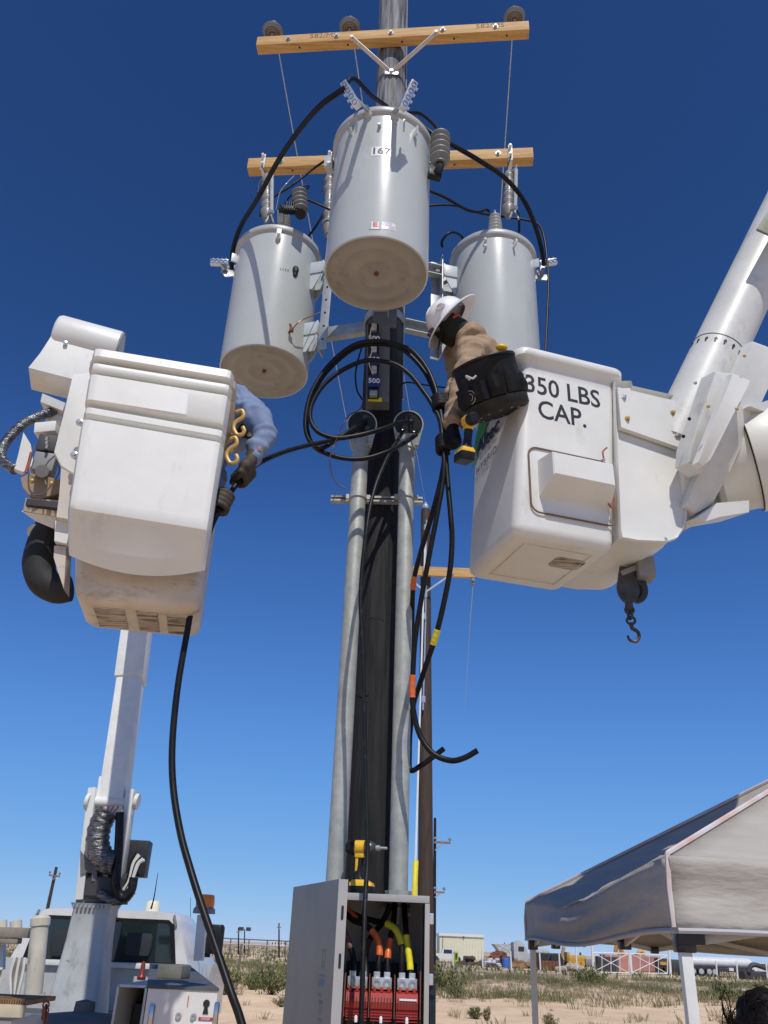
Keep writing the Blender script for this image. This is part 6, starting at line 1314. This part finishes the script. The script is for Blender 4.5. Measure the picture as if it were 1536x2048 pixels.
a_ = R(-72); m_ = MB(XH); c = V(.05, .112, .078); n_ = V(.05*0+.1, .93, .42).normalized(); u_ = V(1, -.1, 0); u_ = (u_-n_*u_.dot(n_)).normalized(); v_ = n_.cross(u_)
nn = None
sgn = 1 if (XH.to_3x3() @ n_).y < 0 else -1
c = V(c.x, c.y*sgn, c.z); n_ = V(n_.x, n_.y*sgn, n_.z); u_ = V(1, 0, 0); u_ = (u_-n_*u_.dot(n_)).normalized(); v_ = n_.cross(u_)*sgn
m_.slab([c+u_*x+v_*y+n_*.012 for x, y in ((-.03, -.022), (.03, -.022), (.03, .022), (-.03, .022))], n_, .002); st_ = m_.build('hat_sticker', M('sticker_grey', (.55, .55, .58), (.45, .45, .48), 40, .4), hat)
for y_, mt, w_ in ((.013, redp_m, .05), (.0, M('sticker_ink', (.12, .12, .14), rough=.5), .045), (-.010, MATS['sticker_ink'], .04), (-.017, MATS['sticker_ink'], .02)):
    m_ = MB(XH); m_.slab([c+u_*x+v_*(y_+y2)+n_*.0142 for x, y2 in ((-w_/2, -.0025), (w_/2, -.0025), (w_/2, .0025), (-w_/2, .0025))], n_, .0008); m_.build('sticker_line', mt, st_)
m_ = MB(XH); m_.lathe([(.128, -.004), (.134, .004), (.134, .02), (.128, .024)], (-.004, 0, 0), n=36); m_.v = [p for p in m_.v]; m_.build('suspension_band', grey_m, hat)
# gaiter, glasses
m_ = MB(); limb(m_, [hed+hu*.01+hf*.01, hed-hu*.05+hf*.01, hed.lerp(nek, .6)-hu*.02, nek, up_.lerp(nek, .5)], [.098, .104, .10, .092, .10], 18, 6); m_.build('neck_gaiter', bala_m, wk, smooth=180, voxel=.01, relax=3)
m_ = MB(XH); m_.loft([[(.112*math.cos(a)+.02, .098*math.sin(a), z) for a in [R(-85+17*k) for k in range(11)]]+[(.106*math.cos(a)+.02, .092*math.sin(a), z) for a in [R(85-17*k) for k in range(11)]] for z in (-.055, -.022)]); m_.build('safety_glasses', M('dark_lens', (.02, .02, .022), rough=.08), wk, smooth=50)
m_ = MB(XH); m_.box((.02, .1*sgn, -.03), (.055, .014, .02), bevel=.004); m_.build('glasses_arm', redp_m, wk)
m_ = MB(XH); m_.box((.155, 0, -.035), (.10, .14, .008), bevel=.003, rot=Euler((0, R(35), 0))); m_.build('peak_shade', nyl_m, wk)

# ---------------- worker in the left bucket, mostly hidden
w2 = T('person', 'worker in blue shirt and leather gloves leaning out behind the left bucket', 'person', XL @ V(0, .32, .1))
pel = XL @ V(-.03, .36, 1.0); sh = P0(466, 800, 3.66); el2 = P0(529, 866, 3.56); wr2 = P0(505, 918, 3.52); h1 = P0(486, 951, 3.52); h2 = P0(446, 1003, 3.44)
che = pel.lerp(sh, .55)+V(0, .04, .03); hd2 = P0(476, 868, 3.80); sh2 = P0(440, 860, 3.62); el3 = P0(430, 930, 3.62); wr3 = P0(437, 985, 3.48)
mb = MB(); sp = (sh-pel).normalized(); lat = V(0, 1, 0); frt = sp.cross(lat).normalized(); rt = Matrix((lat, frt, sp)).transposed()
for p, r in ((pel, (.18, .15, .16)), (pel.lerp(che, .5), (.18, .14, .16)), (che, (.19, .14, .17)), (che.lerp(sh, .6), (.17, .12, .12))): mb.ball(p, r, 20, 12, rt)
limb(mb, [pel, che, che.lerp(hd2, .6), hd2], [.14, .13, .08, .07]); mb.ball(hd2, (.085, .1, .11), 18, 12)
limb(mb, [che.lerp(sh, .6), sh, sh.lerp(el2, .5)+V(.02, 0, .02), el2, el2.lerp(wr2, .5), wr2], [.09, .086, .076, .064, .056, .046], k=12, fold=.06, ph=.4)
limb(mb, [che.lerp(sh2, .6), sh2, el3, wr3], [.10, .085, .06, .045])
for sx in (-.10, .10):
    hp_ = pel+lat*sx*.6-V(0, 0, .05); kn = XL @ V(-.02, .42+sx*.6, .52); ft = XL @ V(-.04+sx*.6, .42+sx*.3, .22)
    limb(mb, [hp_, kn, ft], [.095, .065, .05]); mb.ball(ft, (.05, .07, .045))
wrinkle(mb.build('body', shirt_m, w2, smooth=180, voxel=.011, relax=2), .009)
glove('glove', w2, h1, (P0(500, 941, 3.54)-P0(470, 973, 3.48)), wr2-h1, glov_m, s=1.05, wrist=wr2+(el2-wr2).normalized()*.03)
glove('glove', w2, h2, (P0(455, 993, 3.45)-P0(432, 1035, 3.43)), V(-.5, .25, .25), glov_m, s=1.0, wrist=wr3)
m_ = MB(); m_.ball(hd2+V(0, 0, .01), (.105, .115, .10), 20, 12); m_.build('knit_cap', M('dark_cap', (.016, .012, .011), (.03, .024, .02), 20, .85), w2, smooth=180)
m_ = MB(); m_.ball(hd2+V(.075, -.06, -.02), (.03, .012, .03)); m_.build('white_bit', wsteel_m, w2, smooth=180)  # small white bit beside the capped head
m_ = MB(); m_.box(P0(519, 898, 3.49), (.02, .012, .03), R(20), .004); m_.build('sleeve_tear', skin_m, w2)

# ---------------- bystander whose hair shows at the bottom right
hc3 = P0(1548, 2096, 2.6); hy3 = 2.65; w3 = T('person', 'bystander with dark tied up hair at the bottom right corner', 'person', V(hc3.x+.02, hy3, 0))
nk3 = V(hc3.x+.01, hy3-.02, hc3.z-.16); ch3 = V(hc3.x+.02, hy3, hc3.z-.38); pv3 = V(hc3.x+.02, hy3, hc3.z-.68)
mb = MB(); mb.ball(hc3, (.075, .09, .11), 20, 14); limb(mb, [hc3-V(0, 0, .06), nk3, ch3+V(0, 0, .1)], [.055, .05, .07])
for p, r in ((ch3+V(0, 0, .06), (.17, .095, .10)), (ch3-V(0, 0, .06), (.15, .10, .15)), (pv3+V(0, 0, .12), (.13, .095, .14)), (pv3, (.16, .11, .13))): mb.ball(p, r, 20, 12)
for sx in (-1, 1):
    limb(mb, [ch3+V(.14*sx, 0, .08), ch3+V(.20*sx, 0, -.10), ch3+V(.22*sx, -.02, -.22), ch3+V(.21*sx, -.08, -.42)], [.055, .048, .04, .03]); mb.ball(ch3+V(.21*sx, -.10, -.48), (.022, .035, .05))
    limb(mb, [pv3+V(.08*sx, 0, -.05), pv3+V(.09*sx, 0, -.42), pv3+V(.09*sx, .01, -.60), V(pv3.x+.09*sx, hy3, .06)], [.09, .06, .05, .04]); mb.ball(V(pv3.x+.09*sx, hy3-.05, .02), (.05, .13, .045))
mb.ball(hc3+V(0, -.095, -.015), (.014, .022, .02), 10, 8)
for sx in (-1, 1): mb.ball(hc3+V(.077*sx, 0, -.01), (.014, .02, .03), 10, 8)
mb.build('body', M('dark_top', (.03, .03, .035), rough=.9), w3, smooth=180, voxel=.011, relax=4)
m_ = MB(); m_.ball(hc3+V(0, .012, .022), (.095, .105, .112), 22, 14); m_.ball(hc3+V(.01, .06, .05), (.075, .06, .06), 16, 10); limb(m_, [hc3+V(-.06, .0, -.02), hc3+V(-.10, .02, -.08)], [.03, .03], 10, 4); wrinkle(m_.build('hair', hair_m, w3, smooth=180, voxel=.006, relax=2), .012)
m_ = MB(); rr = random.Random(5)
for k in range(90):
    th, ph = rr.uniform(0, 6.283), rr.uniform(.0, 1.5); d0 = V(math.cos(th)*math.sin(ph), math.sin(th)*math.sin(ph), math.cos(ph)); q0 = hc3+V(0, .012, .022)+V(d0.x*.095, d0.y*.105, d0.z*.112)
    tg = d0.cross(V(rr.gauss(0, 1), rr.gauss(0, 1), rr.gauss(0, 1))).normalized(); m_.tube([q0-tg*.02, q0+d0*.006, q0+tg*.03+d0*rr.uniform(.002, .016)], lambda t_: .0016*(1-.6*t_), 4, 3)
o = m_.build('loose_hair', hair_m, w3); o['kind'] = 'stuff'
for k in range(16):
    rr = random.Random(k); b0_ = hc3+V(-.085+.01*rr.random(), rr.uniform(-.03, .03), .01+rr.uniform(-.02, .03)); tipz = rr.uniform(.05, .12)
    m_ = MB(); m_.tube([b0_, b0_+V(-.022+rr.uniform(-.01, .01), 0, .025), b0_+V(-.03+rr.uniform(-.012, .012), 0, tipz*.7), b0_+V(-.022+rr.uniform(-.02, .012), 0, tipz)], lambda t_: .0028*(1-t_*.7), 5, 5); m_.build('hair_strand', hair_m, w3)
for k in range(6):
    rr = random.Random(40+k); b0_ = hc3+V(rr.uniform(-.04, .04), 0, .115); m_ = MB(); m_.tube([b0_, b0_+V(.006, 0, .012), b0_+V(.02, 0, .02+rr.uniform(0, .012))], .0012, 4, 4); m_.build('hair_strand', hair_m, w3)

# ================================================================== YARD ON THE HORIZON
def pbox(mb, x0, y0, x1, y1, dep, thick, bevel=0, ground_it=False):
    a, b_ = P0(x0, y1, dep), P0(x1, y0, dep)
    if ground_it: a.z = -.1
    mb.box(((a.x+b_.x)/2, dep+thick/2, (a.z+b_.z)/2), (abs(b_.x-a.x), thick, abs(b_.z-a.z)), bevel=bevel); return mb
def base(px, py, dep): p = P0(px, py, dep); return V(p.x, dep, 0)
# storage building
t = T('storage_building', 'plain cream storage building on the right horizon', 'building', base(923, 1905, 150))
pbox(MB(), 879, 1871, 967, 1920, 150, 6, ground_it=True).build('wall', crm_m, t)
pbox(MB(), 878, 1869.5, 968, 1871.4, 149.8, 6.4).build('roof_trim', wsteel_m, t)
pbox(MB(), 926, 1872.6, 928.4, 1875.2, 149.7, .4).build('wall_lamp', drk_m, t); pbox(MB(), 885, 1873, 886.2, 1904, 149.85, .2).build('downpipe', grey_m, t)
for k in range(14):
    x = 884+k*6.1; pbox(MB(), x, 1872, x+.25, 1920, 149.93, .1).build('cladding_rib', crm_m, t)
# pickup
def pickup(px, py, dep, label):
    c = base(px, py, dep); t = T('pickup_truck', label, 'pickup truck', c)
    m_ = MB(); m_.prism([(-2.6, .45), (2.5, .45), (2.6, .9), (1.3, 1.05), (.75, 1.65), (-.6, 1.68), (-.8, 1.1), (-2.6, 1.05)], c+V(0, .9, 0), (1, 0, 0), (0, 0, 1), 1.8); m_.build('body', tru_m, t)
    m_ = MB(); m_.prism([(-.5, 1.12), (1.05, 1.12), (.68, 1.58), (-.45, 1.6)], c+V(0, -.92, 0), (1, 0, 0), (0, 0, 1), .02); m_.build('side_glass', gls_m, t)
    for x in (-1.6, 1.6): m_ = MB(); m_.cyl(c+V(x, -.95, .38), c+V(x, -.6, .38), .38, n=16); m_.build('wheel', tyre_m, t)
pickup(893, 1912, 135, 'small white pickup in front of the cream building')
# orange/yellow-green hoist frame
t = T('scissor_lift', 'yellow green machine mast near the fence beside the pickup', 'machine', base(913, 1920, 118)); pbox(MB(), 909, 1903, 917, 1922, 118, .8, .05, True).build('mast', M('lime', (.45, .55, .05), rough=.5), t); pbox(MB(), 911, 1906, 915, 1915, 117.8, .3).build('gap', drk_m, t)
# scrap heaps and pallets
def heap(name, label, cat, px0, px1, pyt, dep, mat, n_, s_, grp='scrap along the yard fence'):
    c = base((px0+px1)/2, 1920, dep); t = T(name, label, cat, c, group=grp); rs = random.Random(int(px0)); zt = P0(px0, pyt, dep).z; x0, x1 = P0(px0, pyt, dep).x, P0(px1, pyt, dep).x
    for k in range(n_):
        x = rs.uniform(x0, x1); u = 1-abs((x-(x0+x1)/2)/((x1-x0)/2))**2; z = rs.uniform(0, zt*max(u, .25)); sz = [s_*rs.uniform(.5, 1.4), s_*rs.uniform(.5, 1.2), s_*rs.uniform(.25, .7)]
        m_ = MB(); m_.box((x, dep+rs.uniform(-.6, .6), z), sz, bevel=.05, rot=Euler((rs.uniform(-.4, .4), rs.uniform(-.4, .4), rs.uniform(0, 3)))); m_.build('piece', mat, t)
heap('rusty_scrap_heap', 'rusty brown scrap heap beside the silver tarp', 'scrap heap', 976, 1018, 1903, 116, rust_m, 26, 1.1)
heap('dark_scrap_row', 'dark low scrap row behind the fence left of the bags', 'scrap heap', 918, 968, 1914, 116, M('dark_scrap', (.07, .05, .05), (.12, .08, .07), 3, .85), 26, .9)
heap('brown_dirt_heap', 'brown dirt heap beneath the white semi cab', 'dirt heap', 1022, 1065, 1922, 112, M('dirt_brown', (.3, .17, .08), (.22, .12, .06), 3, .95), 16, 1.0)
heap('pale_rubble_heap', 'pale rubble beneath the yellow bulldozer', 'rubble', 1120, 1172, 1930, 106, M('rubble', (.5, .45, .38), (.4, .35, .3), 3, .95), 14, .9)
for px, lab in ((976, 'white wrapped bag pile left of the blue drum'), (992, 'grey white bag pile touching the blue drum')):
    t = T('bag_pile', lab, 'bags', base(px, 1930, 108), group='bag piles by the fence'); rs = random.Random(px)
    for k in range(9): m_ = MB(); m_.ball((t.location.x+rs.uniform(-.4, .4), 108+rs.uniform(-.3, .3), .15+.16*(k//2)), (.32, .3, .15)); m_.build('bag', M('bag_white', (.55, .56, .58), (.45, .46, .48), 3, .7), t)
t = T('drum', 'small blue drum among the yard scrap', 'drum', base(1012, 1930, 108)); m_ = MB(); m_.lathe([(0, 0), (.42, 0), (.44, .3), (.42, .62), (.44, .9), (.4, 1.0), (0, 1.0)], t.location, n=18); m_.build('shell', tblu_m, t)
# silver tarp hopper
t = T('dump_hopper', 'silver grey tarped hopper on the skyline', 'hopper', base(1010, 1915, 125)); a = P0(986, 1888, 125); b_ = P0(1034, 1888, 125); c = P0(1005, 1912, 125); d = P0(1030, 1914, 125)
m_ = MB(); m_.loft([[V(a.x, y, a.z), V(b_.x, y, b_.z), V(d.x, y, d.z), V(c.x, y, c.z)] for y in (124, 127)]); m_.build('tarp', M('tarp_silver', (.5, .52, .52), (.36, .37, .36), 1.2, .6, bump=.8, bscale=3, bdist=.3), t); m_ = MB(); m_.box(((c.x+d.x)/2, 125.5, c.z/2), (1.2, 1.5, c.z)); m_.build('stand', grey_m, t)
# white semi cab
t = T('semi_truck', 'white semi truck cab left of the canopy far leg', 'truck', base(1040, 1920, 115)); c = t.location
m_ = MB(); m_.prism([(-.9, .6), (1.6, .6), (1.6, 1.4), (.8, 1.6), (.5, 2.5), (-.2, 2.9), (-.9, 2.7)], c+V(0, 1.2, 0), (1, 0, 0), (0, 0, 1), 2.4); m_.build('cab', M('dusty_cab', (.5, .5, .49), (.4, .4, .39), 2, .6), t); m_ = MB(); m_.box(c+V(.0, -1.22, 2.0), (.7, .04, .5)); m_.build('window', gls_m, t)
for x in (-.8, 1.1): m_ = MB(); m_.cyl(c+V(x, -1.2, .5), c+V(x, -.9, .5), .5, n=16); m_.build('wheel', tyre_m, t)
# dark loader with rusty box
t = T('wheel_loader', 'dark loader behind the rusty steel box', 'loader', base(1098, 1920, 114)); pbox(MB(), 1079, 1907, 1123, 1922, 114, 3, .1, True).build('body', drk_m, t)
for k in range(5): pbox(MB(), 1083+8*k, 1909, 1088+8*k, 1918, 113.9, .2).build('cab_window', gls_m, t)
for px in (1085, 1115): m_ = MB(); p = base(px, 1930, 113.5); m_.cyl(p+V(0, 0, .8), p+V(0, .6, .8), .8, n=18); m_.build('wheel', tyre_m, t)
t = T('steel_box', 'rusty open steel box at the fence before the loader', 'steel box', base(1100, 1930, 107)); pbox(MB(), 1082, 1923, 1122, 1939, 107, 2.4, .05, True).build('side', rust_m, t)
for k in range(6): pbox(MB(), 1084+7*k, 1923, 1085+7*k, 1939, 106.9, .15).build('stiffener', rust_m, t)
for px, w_, lab in ((1078, 5, 'left grey silo behind the loader'), (1089, 5, 'right grey silo behind the loader')):
    t = T('silo', lab, 'silo', base(px, 1915, 190), group='silos on the skyline'); zt = P0(px, 1898, 190).z; m_ = MB(); m_.lathe([(1.0, 0), (1.0, zt-.4), (.4, zt), (0, zt)], t.location, n=18); m_.build('shell', M('silo_grey', (.45, .45, .42), (.38, .38, .36), 1, .6), t)
# bulldozer
t = T('bulldozer', 'yellow bulldozer in the yard left of the pipe gate', 'bulldozer', base(1156, 1930, 112))
pbox(MB(), 1138, 1911, 1172, 1923, 112, 2.2, .2).build('hood', cat_m, t); pbox(MB(), 1135, 1904, 1140, 1924, 112.2, 1.8, .1).build('cab_post', cat_m, t); pbox(MB(), 1137, 1923, 1174, 1934, 112, 2.6, .3, True).build('track', drk_m, t); pbox(MB(), 1160, 1905, 1162.5, 1912, 112.5, .3).build('exhaust', drk_m, t); pbox(MB(), 1172, 1918, 1184, 1930, 111.5, 3, .1).build('blade', grey_m, t)
for x in (1142, 1150, 1158, 1166): m_ = MB(); p = P0(x, 1927, 111.8); m_.cyl(p, p+V(0, .4, 0), .3, n=14); m_.build('roller', cat_m, t)
# excavator boom on the skyline
t = T('excavator', 'orange excavator boom rising behind the red container', 'excavator', base(1240, 1915, 135)); m_ = MB(); m_.tube([P0(1246, 1912, 135), P0(1241, 1897, 135), P0(1234, 1891, 135), P0(1231, 1905, 135)], .32, 6, 3); m_.build('boom', M('boom_orange', (.42, .2, .05), rough=.6), t); pbox(MB(), 1243, 1905, 1262, 1917, 136, 2, .2, True).build('house', cat_m, t)
t = T('excavator', 'dusty yellow excavator arm behind the gate right leaf', 'excavator', base(1283, 1915, 135)); m_ = MB(); m_.tube([P0(1279, 1914, 135), P0(1277, 1906, 135), P0(1284, 1903, 135), P0(1288, 1912, 135)], .3, 6, 3); m_.build('boom', cat_m, t); pbox(MB(), 1272, 1909, 1280, 1918, 136, 2, .2, True).build('house', drk_m, t)
t = T('lattice_crane', 'thin tan crane arm above the steel box', 'crane arm', base(1125, 1920, 130)); m_ = MB(); m_.bar(P0(1123, 1915, 130), P0(1128, 1894, 130), .5, .4); m_.bar(P0(1128, 1894, 130), P0(1125, 1905, 130), .35, .3); m_.build('arm', M('arm_tan', (.36, .24, .13), rough=.7), t)
# faded red container and dark stack
t = T('shipping_container', 'faded red container behind the white pipe gate', 'container', base(1270, 1930, 112)); pbox(MB(), 1212, 1913, 1320, 1943, 112, 2.6, .05, True).build('box', pink_m, t)
for k in range(26): pbox(MB(), 1214+4.1*k, 1914, 1215.6+4.1*k, 1943, 111.93, .1).build('corrugation', pink_m, t)
t = T('pallet_stack', 'dark grey stack behind the gate left leaf', 'stack', base(1212, 1935, 108)); pbox(MB(), 1199, 1914, 1236, 1944, 108, 1.6, .05, True).build('load', M('stack_dark', (.07, .075, .075), (.1, .1, .1), 3, .8), t)
for k in range(7): pbox(MB(), 1201+5*k, 1915, 1202+5*k, 1944, 107.9, .12).build('upright', drk_m, t)
t = T('skid_steer', 'dark skid steer beside the red container right end', 'machine', base(1328, 1935, 109)); pbox(MB(), 1319, 1917, 1336, 1940, 109, 1.8, .15, True).build('body', drk_m, t); pbox(MB(), 1321, 1924, 1333, 1930, 108.8, .3).build('panel', cat_m, t)
for px in (1323, 1332): m_ = MB(); p = base(px, 1940, 108.7); m_.cyl(p+V(0, 0, .4), p+V(0, .4, .4), .42, n=14); m_.build('wheel', tyre_m, t)
# tanker
t = T('tanker_truck', 'white tanker trailer with black wheels behind the canopy leg', 'tanker', base(1440, 1945, 108)); yk_ = 108; a = P0(1376, 1923, yk_); b_ = P0(1500, 1928, yk_); r_ = (P0(1440, 1914.5, yk_).z-P0(1440, 1935, yk_).z)/2
m_ = MB(); m_.cyl(a, b_, r_, n=28); m_.build('tank', tru_m, t)
for k in range(8): p = a.lerp(b_, (k+.5)/8); m_ = MB(); m_.lathe([(r_, -.06), (r_+.03, -.05), (r_+.03, .05), (r_, .06)], p, b_-a, 28); m_.build('ring', wsteel_m, t)
m_ = MB(); m_.bar(a-V(0, 0, r_+.2), b_-V(0, 0, r_+.2), 2, .35); m_.build('frame', drk_m, t)
for px in (1372, 1387, 1403, 1419, 1430): m_ = MB(); p = P0(px, 1942.5+.042*(px-1403), yk_-1.2); m_.cyl(p, p+V(0, .4, 0), .55, n=20); wq = m_.build('wheel', tyre_m, t); m_ = MB(); m_.cyl(p-V(0, .03, 0), p+V(0, .1, 0), .28, n=14); m_.build('rim', alu_m, wq)
pbox(MB(), 1345, 1920, 1373, 1946, yk_, 2.3, .3, True).build('tractor_cab', drk_m, t); pbox(MB(), 1376, 1916, 1384, 1935, yk_-.6, .5, .1).build('front_head', tru_m, t); pbox(MB(), 1459, 1936, 1467, 1942, yk_-1.2, .4).build('tool_locker', tru_m, t)
m_ = MB(); m_.bar(P0(1378, 1913, yk_), P0(1495, 1917, yk_), .05, .06); m_.build('walkway_rail', wsteel_m, t)
t = T('flatbed_trailer', 'black gooseneck trailer at the right edge of the yard', 'trailer', base(1515, 1950, 104)); m_ = MB(); m_.tube([P0(1497, 1945, 104), P0(1502, 1932, 104), P0(1512, 1930, 104), P0(1530, 1936, 104), P0(1548, 1940, 104)], .25, 8, 5); m_.build('neck', drk_m, t); pbox(MB(), 1490, 1944, 1545, 1953, 104, 2, .1, True).build('bed', drk_m, t)
for k, px in enumerate((1508, 1525)): t = T('pickup_truck', ('white parked vehicle roof above the black trailer', 'white parked vehicle at the right picture edge')[k], 'pickup truck', base(px, 1938, 125)); pbox(MB(), px-8, 1926, px+8, 1940, 125, 2, .3, True).build('body', tru_m, t); pbox(MB(), px-5, 1928, px+5, 1932, 124.9, .2).build('window', gls_m, t)
# fence posts and the pipe gate
FG = 'white fence posts along the yard'
posts = ((907, 1900, 1931), (966, 1902, 1935), (1023, 1903, 1935), (1081, 1906, 1938), (1120, 1907, 1942), (1154, 1893, 1943), (1384, 1903, 1950), (1434, 1922, 1954), (1475, 1922, 1955), (1534, 1923, 1955))
names = ('first white fence post from the left near the pickup', 'white fence post at the right end of the cream building', 'white fence post by the silver hopper', 'white fence post left of the rusty steel box', 'white fence post right of the rusty steel box', 'tall white fence post before the bulldozer', 'tall white fence post at the tanker front', 'white fence post before the tanker middle', 'white fence post before the tanker rear', 'white fence post at the far right edge')
for (px, pt, pb_), lab in zip(posts, names):
    a = P0(px, pb_, 101); m_ = MB(); m_.cyl((a.x, 101, -.2), (P0(px-2, pt, 101).x, 101, P0(px-2, pt, 101).z), .085, n=10); o = m_.build('fence_post', wsteel_m); tag(o, lab, 'fence post', FG)
t = T('pipe_gate', 'white double pipe gate with crossed braces', 'gate', base(1260, 1945, 101))
def gbar(p, q, r_=.055): m_ = MB(); m_.cyl(P0(*p, 101), P0(*q, 101), r_, n=8); m_.build('gate_bar', wsteel_m, t)
for (l0, r0, tl, tr2, bl2, br2) in ((1186, 1258, 1905, 1907, 1944, 1946), (1262, 1335, 1907, 1911, 1946, 1947)):
    gbar((l0, tl), (r0, tr2)); gbar((l0, bl2), (r0, br2)); gbar((l0, tl), (r0, br2), .038); gbar((l0, bl2), (r0, tr2), .038)
    for k in range(5): x = l0+(r0-l0)*k/4; gbar((x, tl+(tr2-tl)*k/4), (x, bl2+(br2-bl2)*k/4), .055 if k in (0, 4) else .034)
for px, tp in ((1184, 1889), (1260, 1905), (1338, 1900)): m_ = MB(); a = P0(px, tp, 101); m_.cyl((P0(px+3, 1948, 101).x, 101, -.2), a, .14, n=10); m_.build('gate_post', wsteel_m, t)
# long pipe fence on the left horizon
t = T('pipe_fence', 'dark pipe fence along the left horizon', 'fence', base(480, 1900, 125)); pf_m = M('fence_dark', (.09, .10, .12), rough=.6)
def hz_(px, d): return 1873.5+d+.046*(px-380)
for d, r_ in ((0, .07), (10.5, .09)): m_ = MB(); m_.cyl(P0(300, hz_(300, d), 125), P0(640, hz_(640, d), 125), r_, n=8); m_.build('rail', pf_m if d == 0 else M('rail_pale', (.4, .4, .4), rough=.6), t)
for k in range(10): px = 316+36.5*k; a = P0(px, hz_(px, 0), 125); m_ = MB(); m_.cyl((a.x, 125, -.1), a, .08, n=8); m_.build('post', pf_m, t)
t = T('long_shed', 'low red and white shed far off beside the cabinet door', 'building', base(555, 1885, 400)); 
pbox(MB(), 541, 1884.2, 572, 1888, 400, 8, 0, True).build('wall', wsteel_m, t)
for k in range(5): pbox(MB(), 543+6*k, 1884.8, 546.5+6*k, 1887.5, 399.7, .5).build('door', rust_m, t)
m_ = MB(); a = P0(473, 1962, 36); m_.cyl((a.x, 36, -.1), (a.x+.05, 36, 1.5), .045, n=8); o = m_.build('marker_post', M('old_post', (.16, .13, .1), rough=.9)); tag(o, 'thin grey marker post among the weeds left of the shrub', 'post')
